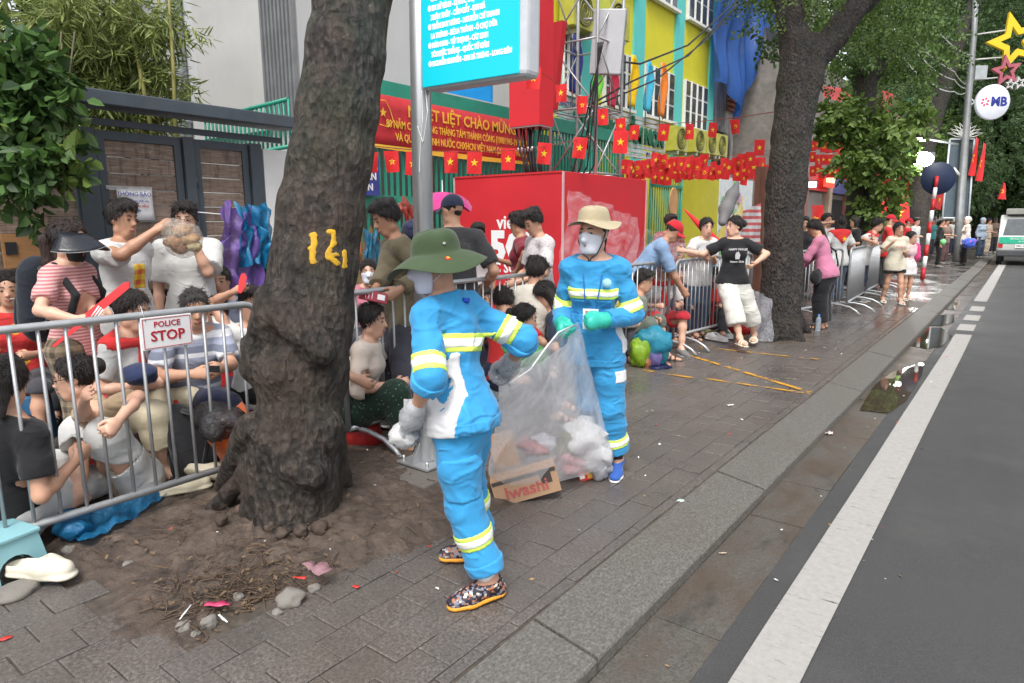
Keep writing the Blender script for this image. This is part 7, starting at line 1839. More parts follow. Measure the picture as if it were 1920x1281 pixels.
for nm, lb, px, py, D, r, m, sq in (('paper_heap', 'heap of crumpled white wrapping in the rubbish bag', 1095, 815, 3.98, .10, mat('paper_dull', (.58, .58, .58), .8), (1.2, 1, .8)), ('paper_heap', 'white crumpled paper low at the right of the bag', 1120, 850, 3.98, .08, mat('paper_grey', (.45, .45, .46), .8), (1, 1, 1)), ('cloth_scrap', 'olive cloth crumpled in the rubbish bag', 1062, 835, 3.98, .07, cloth('olive_cloth', (.12, .11, .055)), (1, .8, 1)), ('plastic_bag', 'pink plastic bag in the rubbish bag', 1070, 868, 3.98, .075, plastic('film_pink', (.65, .25, .28), .85), (1.3, 1, .7)), ('food_tray', 'reddish food tray at the back of the rubbish bag', 1000, 838, 3.88, .07, mat('tray_red', (.28, .08, .08), .5), (1.5, 1, .5)), ('plastic_bag', 'milky plastic bag at the middle of the rubbish bag', 1020, 830, 3.88, .06, plastic('film_milky', (.7, .72, .78), .7), (1.3, 1, .7)), ('plastic_bag', 'silvery plastic wrapper on the right side of the rubbish bag', 1128, 880, 3.98, .055, plastic('film_silver', (.6, .6, .64), .8), (1, 1, 1))): crumple(nm, lb, nm.split('_')[-1], inb(px, py, D), r, m, int(px + py), sq, amp=.4, group='rubbish in the clear bag')
nd = MB().box((0, 0, 0), (.10, .02, .06), ax=[ax0, nn0, up0]).build('noodle_packet', mat('packet_red', (.6, .04, .03), .4), None, tuple(inb(1100, 890, 3.98))); tag(nd, 'red and yellow noodle packet at the bottom of the rubbish bag', 'packet'); MB().box(tuple(ax0 * .022 + nn0 * .011), (.04, .003, .045), ax=[ax0, nn0, up0]).build('label_patch', mat('packet_yellow', (.7, .4, .05), .4), nd); MB().box(tuple(ax0 * -.03 + nn0 * .011), (.03, .003, .03), ax=[ax0, nn0, up0]).build('white_patch', PAPER, nd)
# ------------------------------------------------------------------ the crowd
WT, BLK = cloth('tee_white', (.58, .58, .565)), BLKC
REDC = cloth('red_cloth', (.55, .025, .025), .7); DGR = cloth('dark_grey', (.05, .05, .058)); NAVY = cloth('navy', (.018, .022, .05)); CREAM = cloth('cream', (.58, .53, .42)); JEAN = cloth('denim', (.05, .08, .13))
SOLE = mat('sole_white', (.7, .7, .68), .6); GRYS = cloth('shoe_grey', (.16, .16, .16))
HD = 217.5
def stand(label, px, py, D, yaw, h=None, **kw):
    p = at(px, py, D); return Person(label, p[:2], yaw, h or float(p[2]), **kw)
def sit(label, px, py, D, yaw, h=1.58, dz=0.0, fwd=.0, feet=(.42, .14), z=None, **kw):
    """seated on a low stool: feet = (reach, half spread)"""
    p = at(px, py, D); u = h / 1.6; ln = kw.get('lean', (8, 0)); kw['lean'] = ln
    top = .515 * u * math.cos(R(ln[0])) + .26 * u
    pz = z if z is not None else max(.12, float(p[2]) - top); c, s_ = math.cos(R(yaw)), math.sin(R(yaw)); off = .515 * u * math.sin(R(ln[0])) 
    base = vv(p[0] + s_ * off, p[1] - c * off)
    kw.setdefault('lf', (-feet[1], feet[0], 0)); kw.setdefault('rf', (feet[1], feet[0] - .04, 0)); kw.setdefault('lh', (-.1, .36, pz + .22)); kw.setdefault('rh', (.1, .36, pz + .22))
    kw.setdefault('lkn', (-.25, .6, 1)); kw.setdefault('rkn', (.25, .6, 1))
    P = Person(label, base, yaw, h, pelvis=(0, 0, pz), **kw)
    if pz > .2: stool_low(P, pz)
    return P
SEATM = {}
def stool_low(P, pz):
    hgt = pz - .11; col_ = ((.45, .03, .03), (.05, .2, .4), (.3, .32, .33))[P.seed % 3]; m = mat('seat_plastic_%d' % (P.seed % 3), col_, .4)
    mb = MB().lathe([(.0, hgt), (.13, hgt), (.135, hgt - .02), (.16, 0), (.15, 0), (.12, hgt - .03)], (0, 0, 0), 14)
    o = mb.build('plastic_stool', m, None, (float(P.base[0]), float(P.base[1]), 0)); tag(o, 'plastic stool under the %s' % ' '.join(P.root['label'].split()[:9]), 'stool', 'stools under the crowd')
# left group
P = stand('man in white printed T-shirt holding out a food bag above the crowd', 222, 380, 4.5, 297, sex='m', res=.010, head=(-8, 6, 0), tone=2, rh=at(312, 418, 4.32), lh=at(272, 560, 4.45), rel=(.6, -.5, -.6), world=True, curl=(.6, .9))
P.bottom(DGR); P.top(WT, .78, .026, -.12, flare=.03); P.hair('short'); P.shoes(GRYS, SOLE)
pr = P.P + P.T * .30 * P.u + P.Ft * .165 + P.Rt * .02
q = P.tq.grow(.003); q.cutf(lambda X, c=pr: np.maximum(np.maximum(np.abs((X - c) @ P.Rt) - .05, np.abs((X - c) @ P.T) - .085), -((X - c) @ P.Ft) - .08)); o = link('shirt_print', q.mesh('print', .008, cloth('print_yellow', (.7, .5, .03), .7, 'plaid', (.5, .05, .04), 90)), P.root)
P3G = P.grip(1)
fb = empty('food_bag', tuple(P3G), 0, 'clear plastic bag of bread and food held out over the crowd', 'food bag')
bc = at(342, 448, 4.35) - P3G
q = Sdf(); q.cone((0, 0, 0), bc * .4, .03, .07, .03); q.cone(bc * .4, bc + vv(0, 0, -.0), .08, .125, .05); q.noise.append(fold_noise(.012, 6, 18, 18)); link('film', q.mesh('film', .009, plastic('film_food', (.6, .55, .48), .35, .12, .7, 25)), fb)
for i, (dx, dz, r, c) in enumerate(((-.05, -.02, .06, (.30, .14, .05)), (.05, .0, .055, (.45, .27, .12)), (0, .05, .06, (.36, .20, .10)), (-.02, -.06, .05, (.22, .09, .035)), (.07, -.05, .045, (.5, .42, .24)))): crumple('bread_piece', None, None, bc + np.array(_r) * dx + vv(0, 0, dz), r, mat('bread_%d' % i, c, .8, var=.3, vs=20), i + 60, (1.2, 1, .7), amp=.2, parent=fb)
P = stand('man in plain white T-shirt and glasses behind the food bag', 345, 385, 5.0, 235, sex='m', res=.011, head=(0, 4, 0), tone=0, lh=at(352, 432, 4.78), lel=(-.2, .3, -1), world=True); P.bottom(NAVY); P.top(WT, .85, .03, -.14, flare=.035); P.hair('short'); P.glasses(BLACK); P.shoes(GRYS, SOLE)
P = stand('woman in black visor and mask with a backpack, striped pink shirt', 118, 432, 3.9, 302, 1.53, res=.010, head=(0, 12, 0), tone=0, rh=at(168, 606, 3.62), lh=at(205, 590, 3.8), world=True, curl=.9)
P.bottom(cloth('plaid_brown', (.06, .045, .032), .85, 'plaid', (.26, .20, .13), 95), 1.9, .03); P.top(cloth('pink_stripe', (.46, .16, .17), .85, 'stripe', (.62, .38, .36), 330), .72, .018, -.05, over=False); P.hair('pony', length=.28, m=hairm((.022, .012, .01))); P.mask(mat('mask_black', (.015, .015, .016), .7)); P.sandals(BLACK)
vm = MB().lathe([(.096, .045), (.098, .02), (.097, .0)], (0, 0, .02), 24); vm.v = [(x * .95, y * 1.14 - .01, z) for x, y, z in vm.v]; vo = P.headgear('visor_band', vm, BLACK)
nn = 15; Vv = []
for j in range(5):
    for i in range(nn): a = PI * (.06 + .88 * i / (nn - 1)); ro = (0, .04, .08, .115, .135)[j]; Vv.append(((.09 + ro * .75) * math.cos(a), -.012 + (.104 + ro * 1.05) * math.sin(a), .062 - ro * .38 - .25 * ro * abs(math.cos(a)) * 2))
o = MB().add(Vv, [(j * nn + i, j * nn + i + 1, (j + 1) * nn + i + 1, (j + 1) * nn + i) for j in range(4) for i in range(nn - 1)], True).build('visor_brim', mat('visor_gloss', (.016, .018, .024), .25), vo); sm = o.modifiers.new('t', 'SOLIDIFY'); sm.thickness = .003
MB().tube([Vv[4 * nn + i] for i in range(nn)], .0022, 5).build('brim_piping', mat('piping', (.6, .6, .6), .5), vo)
for i in (0, 1): P.strap([P.sh[i] * .7 + P.N * .3 - P.Ft * .09 - P.T * .02, P.sh[i] * .75 + P.N * .25 + P.T * .045, P.sh[i] * .8 + P.N * .2 + P.Ft * .12 - P.T * .12, P.sh[i] * .85 + P.N * .15 + P.Ft * .06 - P.T * .28], BLKC, .022, 'backpack_strap')
bk = P.wor(P.P - P.Ft * .20 + P.T * .06); backpack('navy black backpack worn by the woman in the visor', (bk[0], bk[1], bk[2]), P.yaw + PI, 1.02, cloth('pack_navy', (.012, .016, .024)))
fn = empty('red_fan', tuple(at(190, 580, 3.6)), 0, 'flat red folding fan held by the woman in the visor', 'fan')
c0 = at(190, 580, 3.6); MB().plate([at(x, y, 3.6) - c0 for x, y in ((160, 588), (232, 530), (244, 528), (243, 540), (205, 572), (172, 598))], vv(.02, -.012, 0)).build('fan_leaf', mat('fan_red', (.60, .03, .035), .5), fn)
MB().plate([at(x, y, 3.6) - c0 for x, y in ((98, 648), (165, 590), (172, 598), (104, 650))], vv(.016, -.01, 0)).build('fan_stick', mat('fan_red', (.60, .03, .035), .5), fn)
for i in range(3): MB().tube([at(172 + 5 * i, 594 + 2 * i, 3.58) - c0, at(186 + 4 * i, 574 + 3 * i, 3.58) - c0], .005, 5).build('fan_rib', PAPER, fn)
P = sit('woman in red star T-shirt seated at the left edge', 15, 515, 4.55, 240, 1.55, res=.011, tone=1, head=(6, 4, 0)); P.bottom(DGR, 1.05); P.top(cloth('red_tee', (.5, .03, .03), .8, 'spots', (.65, .35, .03), 5), .75, over=False); P.hair('low', length=.1); P.sandals(BLACK)
P = sit('woman in white shirt and red scarf seated in profile', 232, 550, 3.95, 300, 1.55, res=.010, tone=0, head=(0, 12, 0), lean=(14, 0)); P.bottom(cloth('beige_capri', (.52, .46, .33)), 1.55, .035); P.top(WT, .75, over=False); P.hair('bun'); P.scarf(REDC); P.cape(REDC, 'scarf_back'); P.sandals(BLACK)
P = sit('man in grey striped polo seated holding a phone', 358, 542, 4.2, 262, 1.64, sex='m', w=1.06, res=.010, tone=1, head=(-10, 16, 0), lean=(16, 0), rh=at(385, 700, 3.9), lh=at(408, 692, 3.9), world=True, lf=(-3.75, 2.0, 0), rf=(-3.95, 2.2, 0)); P.bottom(NAVY, 1.9, .025); P.top(cloth('polo_stripe', (.30, .33, .42), .85, 'wide', (.62, .63, .66), 55, col3=(.16, .18, .24)), .82, .02, over=False); collar(P, cloth('polo_collar', (.42, .46, .58))); P.hair('crop', m=hairm((.03, .028, .026)), vol=.008); P.shoes(BLACK, SOLE)
ph = at(400, 692, 3.82); tag(bevel(MB().box((0, 0, 0), (.075, .012, .04)).build('phone', BLACK, None, tuple(ph), R(30)), .003), 'black phone in the hands of the man in striped polo', 'phone')
P = sit('smiling man in pale blue shirt seated at the back', 412, 503, 5.5, 225, 1.64, sex='m', res=.011, tone=1, head=(4, 0, 0)); P.bottom(DGR); P.top(cloth('shirt_pale', (.36, .40, .52)), .8, over=False); collar(P, cloth('shirt_pale', (.36, .40, .52))); P.hair('crop', vol=.010); P.shoes(BLACK, SOLE)
P = sit('child in bright red shirt sitting in front of the smiling man', 405, 565, 4.9, 235, 1.4, res=.012, tone=1); P.bottom(NAVY, 1.2); P.top(REDC, .75, over=False); P.hair('short'); P.shoes(GRYS, SOLE)
P = sit('dark haired person in white seated beside the big trunk', 468, 545, 4.6, 250, 1.55, res=.012, tone=1, rh=at(452, 540, 4.45), world=True, lf=(-3.95, 2.75, 0), rf=(-4.1, 2.85, 0)); P.bottom(BLKC); P.top(WT, .8, over=False); P.hair('short'); P.shoes(GRYS, SOLE)
f0 = at(456, 515, 4.4); fo = tag(MB().plate([at(x, y, 4.4) - f0 for x, y in ((446, 548), (448, 525), (452, 514), (459, 512), (463, 520), (458, 540), (452, 550))], vv(.01, -.006, 0)).build('hand_fan', mat('fan_red', (.60, .03, .035), .5), None, tuple(f0)), 'small red hand fan held up beside the trunk', 'fan')
P = Person('barefoot woman in glasses with hand over her mouth, red scarf', (-3.86, 1.52), 172, 1.53, .009, 'f', pelvis=(0, 0, .12), lean=(20, 3), head=(-22, 10, 0), tone=0, rh=at(160, 742, 3.22), lh=at(208, 806, 3.15), rel=(.6, .2, -1), lel=(-1, -.3, .3), lf=gp(195, 910, .10), rf=gp(150, 948, .10), fyaw=(20, 25), lkn=(-.5, .3, 1), rkn=(.1, .5, 1), bare=True, world=True, curl=(1.0, .35), pn=(None, (0, -1, 0)))
P.bottom(WT, 1.25, .03, flare=.02); P.top(cloth('beige_tee', (.38, .28, .17)), .85, .02, over=False); P.hair('bun', vol=.012); P.glasses(BLACK); P.scarf(REDC)
P = Person('person in black T-shirt and white trousers seated back to us', (-3.74, .88), 25, 1.6, .010, 'f', 1.08, pelvis=(0, 0, .16), lean=(-2, 14), head=(35, 10, 0), tone=1, rh=at(160, 846, 3.3), rel=(.2, -.2, -1), lh=(-4.1, 1.1, .4), lf=(-4.25, 1.35, 0), rf=(-4.1, 1.55, 0), world=True, bare=True); P.bottom(WT, 1.9, .03); P.top(BLK, .7, .026, -.06, over=False); P.hair('low', length=.1)
# centre group
P = stand('man in olive shirt bowing over a red phone case', 748, 400, 4.9, 152, 1.68, sex='m', res=.010, head=(8, 24, 0), tone=2, lean=(3, 0), rh=at(698, 552, 4.62), lh=at(730, 556, 4.52), world=True, curl=.8, neckfwd=.03, lf=gp(772, 850), rf=gp(745, 835)); P.bottom(cloth('trouser_grey', (.045, .045, .06)), 1.95, .03); P.top(cloth('olive_shirt', (.14, .115, .07)), 1.9, .028, -.15, 'shirt', .008); collar(P, cloth('olive_shirt', (.14, .115, .07))); P.hair('short'); P.shoes(cloth('trainer_grey', (.13, .135, .12)), SOLE)
pc = at(700, 556, 4.45); ph = empty('phone_case', tuple(pc), 0, 'dark red flip phone case in the hands of the man in olive', 'phone'); AXp = [nrm(np.array(_r)), nrm(-np.array(_F) * .6 + vv(0, 0, .5)), None]; AXp[1] = nrm(AXp[1] - AXp[0] * (AXp[1] @ AXp[0])); AXp[2] = np.cross(AXp[0], AXp[1])
AXp = [np.array(_r) * .97 + vv(0, 0, -.22), AXp[1], AXp[2]]
bevel(MB().box((0, 0, 0), (.19, .012, .085), ax=AXp).build('case', mat('case_maroon', (.30, .03, .05), .45), ph), .003); MB().box(tuple(AXp[0] * .055 + AXp[1] * .007), (.05, .003, .045), ax=AXp).build('window_label', PAPER, ph)
for i in range(3): MB().box(tuple(AXp[0] * (-.05 + .022 * i) + AXp[1] * .007), (.003, .003, .055), ax=AXp).build('printed_line', PAPER, ph)
P = stand('man in dark cap and charcoal T-shirt with his back turned', 850, 372, 5.25, 48, 1.74, sex='m', w=1.05, res=.011, head=(38, 4, 0), tone=1, lh=(-.05, .35, 1.0), rh=(.24, .2, .95)); P.bottom(BLKC); P.top(cloth('charcoal_tee', (.04, .04, .043)), .8, .022, -.12, flare=.02); P.cap(cloth('cap_navy', (.015, .02, .045))); P.hair('crop', vol=.004); P.shoes(BLACK, SOLE)
P = sit('woman in face mask seated far behind the olive shirt', 690, 492, 6.6, 230, 1.5, res=.013, tone=0); P.bottom(DGR); P.top(cloth('dusty_pink', (.45, .16, .2)), .8, over=False); P.hair('low'); P.mask(mat('mask_white', (.66, .68, .75), .8)); P.sandals(BLACK)
P = sit('woman in peach shirt with a bun seated in profile', 688, 574, 4.5, 300, 1.5, res=.010, tone=0, head=(0, 6, 0), lean=(10, 0), lf=(.0, .5, 0)); P.bottom(cloth('green_print', (.012, .03, .02), .85, 'spots', (.12, .22, .12), 40), 1.7, .05); P.top(cloth('peach', (.66, .56, .48)), 1.1, .024, over=False); P.hair('bun'); P.sandals(BLACK)
P = Person('barelegged person in navy shorts half hidden by the trunk', (-3.98, 2.78), 300, 1.66, .011, 'm', pelvis=(0, 0, .22), lean=(8, 0), tone=1, lf=gp(748, 822), rf=gp(700, 800), rh=at(728, 742, 4.15), lh=(-3.7, 3.2, .5), lkn=(-.2, .3, 1), rkn=(.1, .5, 1), bare=True, world=True); P.bottom(NAVY, .95, .03); P.top(NAVY, .8, over=False); P.hair('short')
P = stand('boy in white and red standing before the red box', 893, 412, 7.4, 250, 1.5, res=.014, tone=2, sex='m', head=(-10, 10, 0)); P.bottom(DGR); P.top(cloth('tee_whitered', (.6, .55, .55)), .8); P.hair('short'); P.shoes(GRYS, SOLE)
P = stand('person in maroon shirt, hand on hip, before the red lettering', 978, 403, 7.0, 120, 1.62, res=.012, tone=2, head=(-15, 14, 0), lh=(-.22, .05, .98), lel=(-1, -.4, 0), rh=(.1, .35, 1.15)); P.bottom(WT, 1.9); P.top(cloth('maroon', (.18, .018, .03)), .9, .02, -.08, flare=.03); P.hair('short'); P.shoes(GRYS, SOLE)
P = stand('man in white patterned polo with head bowed', 1012, 404, 6.4, 150, 1.65, sex='m', res=.011, tone=1, head=(12, 30, 0), lh=(-.12, .35, .95), rh=(.15, .3, .9), neckfwd=.03); P.bottom(NAVY); P.top(cloth('polo_pattern', (.58, .54, .54), .85, 'spots', (.12, .1, .14), 45), .8, .022, -.12, flare=.02); collar(P, NAVY); P.hair('short'); P.shoes(GRYS, SOLE)
P = sit('person in cream shirt seated with back to the barrier', 1000, 486, 5.7, 10, 1.62, sex='m', res=.011, tone=1, lean=(14, 0), head=(0, 20, 0)); P.bottom(BLKC); P.top(cloth('cream_shirt', (.62, .58, .50)), .95, .026, -.02, over=False); P.hair('short'); P.sandals(BLACK)
P = sit('woman with long black hair in dark dress bending forward', 1040, 530, 5.6, 110, 1.55, res=.011, tone=0, lean=(22, 0), head=(0, 30, 0)); P.bottom(BLKC, 1.7, .04); P.top(cloth('dark_blue', (.025, .035, .06)), .8, over=False); P.hair('long', length=.2); P.sandals(BLACK)
P = sit('person in red shirt hunched behind the barrier, navy trousers', 945, 540, 5.5, 40, 1.6, res=.012, tone=1, lean=(40, 0), head=(0, 40, 0)); P.bottom(NAVY); P.top(REDC, .8, over=False); P.hair('short'); P.sandals(BLACK)
P = stand('man in light blue shirt and red cap stooping to the right', 1190, 425, 7.6, 300, 1.68, sex='m', res=.011, tone=2, lean=(38, 0), head=(0, 35, 0), lh=(-.1, .6, .7), rh=(.1, .6, .7)); P.bottom(DGR); P.top(cloth('chambray', (.20, .30, .46)), 1.0, .024, -.1); P.cap(cloth('cap_red', (.45, .015, .025)), m2=cloth('cap_red', (.45, .015, .025))); P.hair('crop', vol=.006); P.shoes(BLACK, SOLE)
P = stand('man in maroon checked shirt standing by the green gate', 1256, 404, 10.0, 230, None, sex='m', res=.014, tone=3, head=(20, 6, 0), lh=(-.08, .28, 1.0), rh=(.1, .28, .98)); P.bottom(DGR); P.top(cloth('check_maroon', (.22, .06, .07), .85, 'plaid', (.32, .14, .14), 90), .8, .022, -.12); P.hair('short'); P.shoes(BLACK, SOLE)
# right group
P = sit('woman in white cap and red neckerchief seated behind the barrier', 1242, 486, 7.9, 225, 1.55, res=.012, tone=0, head=(5, 12, 0)); P.bottom(cloth('red_shorts', (.4, .02, .03)), 1.05, .03); P.top(WT, .8, over=False); P.scarf(REDC); P.cape(REDC); P.cap(cloth('cap_white', (.68, .68, .68))); P.hair('low'); P.shoes(GRYS, SOLE)
P = sit('person in sage green shirt seated low beside the bag pile', 1200, 508, 7.3, 280, 1.62, sex='m', res=.012, tone=1, head=(0, 10, 0), lean=(16, 0)); P.bottom(cloth('sage_dark', (.10, .12, .10)), 1.2); P.top(cloth('sage', (.19, .22, .18)), .8, .024, over=False); P.hair('short'); P.sandals(BLACK)
P = stand('woman in white T-shirt and jeans leaning over the barrier', 1312, 420, 8.7, 232, 1.58, res=.012, tone=0, lean=(16, 0), head=(-8, 4, 0), rh=(-3.08, 7.95, 1.1), lh=(-3.08, 8.15, 1.1), world=True); P.bottom(JEAN, 1.95, .022); P.top(WT, .75, .022, -.1); P.hair('low'); P.sandals(BLACK)
P = stand('woman in black T-shirt and white cropped trousers leaning on the barrier', 1380, 407, 8.0, 214, 1.575, res=.010, w=1.02, tone=0, head=(-68, 0, 0), rh=at(1272, 468, 8.05), lh=at(1408, 500, 7.86), rel=(.3, -.2, -1), lel=(-1, -.25, .1), lf=gp(1416, 646), rf=gp(1390, 660), fyaw=(-20, 12), world=True, curl=.45); P.bottom(cloth('white_linen', (.62, .61, .56)), 1.55, .032, flare=.03, fold=.010); P.top(BLK, .72, .02, -.03, flare=.02); P.hair('bun', vol=.014); P.sandals(mat('sandal_cream', (.62, .56, .42), .6))
o = P.Ft; tpos = P.wor(P.P + P.T * .36 * P.u + P.Ft * .165); rd = -(P.Rw @ P.Rt)
for tx_, dz, sz in (('HAPPY MOUSE', .035, .034), ('Saturn Girls', -.11, .034)): text(tx_, sz, PAPER, tpos + vv(0, 0, dz) + P.Rw @ (P.Ft * (.012 if dz > 0 else -.012)), rd, UP, P.root, 'shirt_lettering', .002)
MB().plate([P.loc(tpos) + np.array(P.Ft) * .0 + (-P.Rt) * x + P.T * z for x, z in ((-.025, -.08), (.02, -.08), (.03, -.03), (.01, .01), (-.02, .0), (-.03, -.04))], P.Ft * .006).build('shirt_print', mat('print_grey', (.4, .4, .42), .7), P.root)
P = sit('person in red T-shirt crouched behind the leaning woman', 1340, 505, 9.0, 200, 1.5, res=.013, tone=1, lean=(20, 0), head=(0, 20, 0)); P.bottom(DGR); P.top(REDC, .8, over=False); P.hair('short'); P.sandals(BLACK)
P = stand('woman in pink long-sleeved shirt and wide black trousers stooping', 1556, 428, 9.35, 88, 1.56, res=.011, tone=1, lean=(14, 0), head=(10, 34, 0), lh=(-.12, .5, .95), rh=(.1, .5, .75), world=False); P.bottom(cloth('wide_black', (.012, .012, .014)), 1.92, .035, flare=.025); P.top(cloth('pink_shirt', (.48, .17, .27)), 1.9, .024, -.08, flare=.012); P.hair('low', length=.36, swing=(.05, -.12, 0)); P.sandals(BLACK)
P.strap([P.sh[0] * .6 + P.N * .4 + P.T * .03, P.P + P.T * .28 - P.Ft * .16 + P.Rt * .05, P.P + P.T * .08 - P.Ft * .13 + P.Rt * .17, P.P + P.Rt * .2 + P.T * .02], BLKC, .012, 'bag_strap'); bgp = P.wor(P.P - P.Rt * .22 + P.Ft * .08 - vv(0, 0, .02)); crumple('shoulder_bag', 'black shoulder bag of the woman in the pink shirt', 'bag', bgp, .11, BLKC, 33, (.7, 1.1, 1), amp=.12)
P = stand('person in white raising a phone to take a picture', 1550, 405, 12.6, 240, 1.66, res=.015, tone=1, lh=(-.1, .32, 1.52), rh=(.12, .32, 1.52)); P.bottom(NAVY); P.top(WT, .8); P.hair('short'); P.shoes(GRYS, SOLE); g_ = (P.grip(0) + P.grip(1)) / 2; tag(MB().box(tuple(g_), (.15, .02, .08), P.yaw).build('phone', BLACK), 'phone raised to take a picture by the shop', 'phone')
P = stand('person with red star cape over a white shirt seen from behind', 1577, 405, 12.0, 42, 1.62, res=.013, tone=0, head=(0, 4, 0), lh=(-.2, .3, 1.0), rh=(.2, .3, 1.0)); P.bottom(JEAN); P.top(WT, .8, .024, -.1); cp_ = P.cape(REDC); P.hair('bob'); P.shoes(GRYS, SOLE); sc = P.N - P.T * .14 - P.Ft * .165; MB().plate([sc + P.Rt * a + P.T * c for a, c in star_pts(.05)], -P.Ft * .012).build('star', STY, cp_)
P = stand('woman in white T-shirt with red scarf leaning on the far barrier', 1622, 410, 12.7, 262, 1.6, res=.013, tone=0, lean=(20, 0), head=(10, 10, 0), lh=at(1648, 462, 12.1), rh=at(1640, 455, 12.1), world=True); P.bottom(NAVY); P.top(WT, .9, .024, -.1); P.scarf(REDC, False); P.cape(REDC); P.hair('short'); P.shoes(GRYS, SOLE)
P = stand('person in red T-shirt and red cap behind the far barrier', 1668, 402, 14.3, 280, 1.66, res=.016, tone=0, lh=(-.1, .4, 1.1), rh=(.1, .4, 1.1), head=(0, 12, 0)); P.bottom(DGR); P.top(REDC, .8); P.cap(cloth('cap_red', (.45, .015, .025))); P.hair('crop', vol=.006); P.shoes(GRYS, SOLE)
P = stand('girl in cream T-shirt and black shorts making a finger sign', 1686, 418, 12.3, 212, 1.47, res=.012, tone=1, head=(4, 0, 0), hs=1.0, rh=(.16, .22, 1.16), rel=(.6, -.3, -1), lh=(-.02, .24, .98), lf=(-.1, .1, 0), rf=(.12, -.12, 0), curl=.3); P.bottom(BLKC, .55, .03); P.top(CREAM, .85, .032, -.16, flare=.03); P.hair('low'); P.sandals(mat('sandal_white', (.65, .62, .55), .6))
text('forever', .06, mat('print_rose', (.5, .12, .14), .7), P.wor(P.P + P.T * .3 + P.Ft * .172), -(P.Rw @ P.Rt), UP, P.root, 'shirt_lettering', .002)
P = stand('smaller girl in pale pink with a bright pink backpack', 1709, 432, 12.9, 236, 1.28, res=.013, tone=1, hs=.95, head=(15, 0, 0)); P.bottom(cloth('skirt_white', (.62, .6, .6)), .6, .05); P.top(cloth('pale_pink', (.6, .42, .42)), .7, .024, .02, over=False); P.hair('long', length=.12); P.sandals(mat('sandal_white', (.65, .62, .55), .6)); bk = P.wor(P.P + P.T * .1 - P.Rt * .16); backpack('small bright pink backpack of the smaller girl', bk, P.yaw + PI / 2, .72, cloth('hot_pink', (.6, .05, .2)))
FARR = [('person in red cap standing behind the striped post', 1702, 424, 18.5, 260, REDC, DGR, 'cap', 1.6), ('dark haired person in black among the far crowd', 1605, 410, 15, 120, BLKC, DGR, 'bob', 1.62), ('person in grey shirt behind the scarf wearers', 1645, 414, 16.5, 230, cloth('mid_grey', (.2, .2, .21)), NAVY, 'short', 1.62), ('person in white shirt left of the striped post', 1718, 414, 21, 250, WT, NAVY, 'short', 1.62),
        ('woman in black leaning toward the lamp post', 1765, 416, 22.0, 275, BLKC, BLKC, 'low', 1.58), ('person in patterned brown clothes beside the lamp post', 1776, 408, 23.8, 240, cloth('brown_print', (.2, .13, .10), .85, 'spots', (.4, .3, .25), 30), cloth('brown_dk', (.12, .06, .06)), 'short', 1.6),
        ('person in pale blue raincoat beyond the hooded figure', 1843, 412, 27.5, 230, cloth('rain_blue', (.36, .45, .55)), JEAN, 'hood', 1.64), ('person in beige near the van corner', 1855, 408, 30, 240, cloth('beige_far', (.42, .34, .26)), cloth('beige_far', (.42, .34, .26)), 'short', 1.62), ('person in brown jacket beside the van', 1868, 402, 31.5, 200, cloth('brown_far', (.12, .08, .06)), BLKC, 'cap', 1.66),
        ('person in orange red shirt far down the crowd', 1736, 408, 27, 200, cloth('orange_far', (.5, .10, .04)), DGR, 'short', 1.64), ('person in teal shirt far down the crowd', 1750, 410, 29, 220, cloth('teal_far', (.05, .25, .25)), DGR, 'bob', 1.62), ('person in white cap far down the crowd', 1790, 408, 30, 210, WT, NAVY, 'cap', 1.64), ('person in dark jacket by the second trunk', 1508, 416, 13.5, 220, cloth('dark_jacket', (.03, .03, .035)), DGR, 'short', 1.6), ('person in lilac shirt at the back of the scarf wearers', 1592, 418, 17, 210, cloth('lilac', (.4, .33, .5)), NAVY, 'low', 1.58)]
for i, (lb, px, py, D, yw, tm, bm_, hr, h_) in enumerate(FARR):
    P = stand(lb, px, py, D, yw, h_, res=.017 if D < 20 else .021, tone=i % 3, sex='m' if i % 2 else 'f', head=(random.uniform(-20, 20), 6, 0), lh=(-.15, .3, 1.0) if i % 3 else None, rh=(.15, .3, 1.05) if i % 2 else None); P.bottom(bm_, fold=.004); P.top(tm, .9 if i % 2 else 1.8, .022, -.1); P.hair('short' if hr in ('cap', 'hood') else hr, under=hr in ('cap', 'hood'))
    if hr == 'cap': P.cap(cloth('cap_red', (.45, .015, .025)) if 'red' in lb else (WT if 'white' in lb else BLKC))
    if hr == 'hood':
        q = Sdf(); P.head_sdf(q, .03); q.cut(P.H(0, .06, 0), P.hA[1]); link('hood', q.mesh('hood', .018, tm), P.root)
    P.shoes(GRYS, None)
P = stand('hooded figure in cream jacket and black trousers by the lamp post', 1815, 412, 23.0, 100, 1.66, res=.018, tone=1); P.bottom(cloth('wide_black', (.012, .012, .014)), 1.95, .04, flare=.02); P.top(cloth('cream_jacket', (.6, .56, .48)), 1.95, .035, -.15); q = Sdf(); P.head_sdf(q, .03); q.cut(P.H(0, .06, 0), P.hA[1]); link('hood', q.mesh('hood', .016, cloth('cream_jacket', (.6, .56, .48))), P.root); P.shoes(BLACK, None)
crumple('plastic_bag', 'blue and magenta bundle held by the hooded figure', 'bag', at(1817, 456, 22.7), .17, cloth('bundle', (.05, .10, .5), .6, 'spots', (.5, .03, .25), 6), 44, (1.2, 1, .9))
crumple('balloon', 'light green balloon held by the woman in black', 'balloon', at(1768, 454, 21.6), .09, mat('balloon_green', (.2, .6, .25), .3), 45, (1, 1, 1.1), amp=.03)
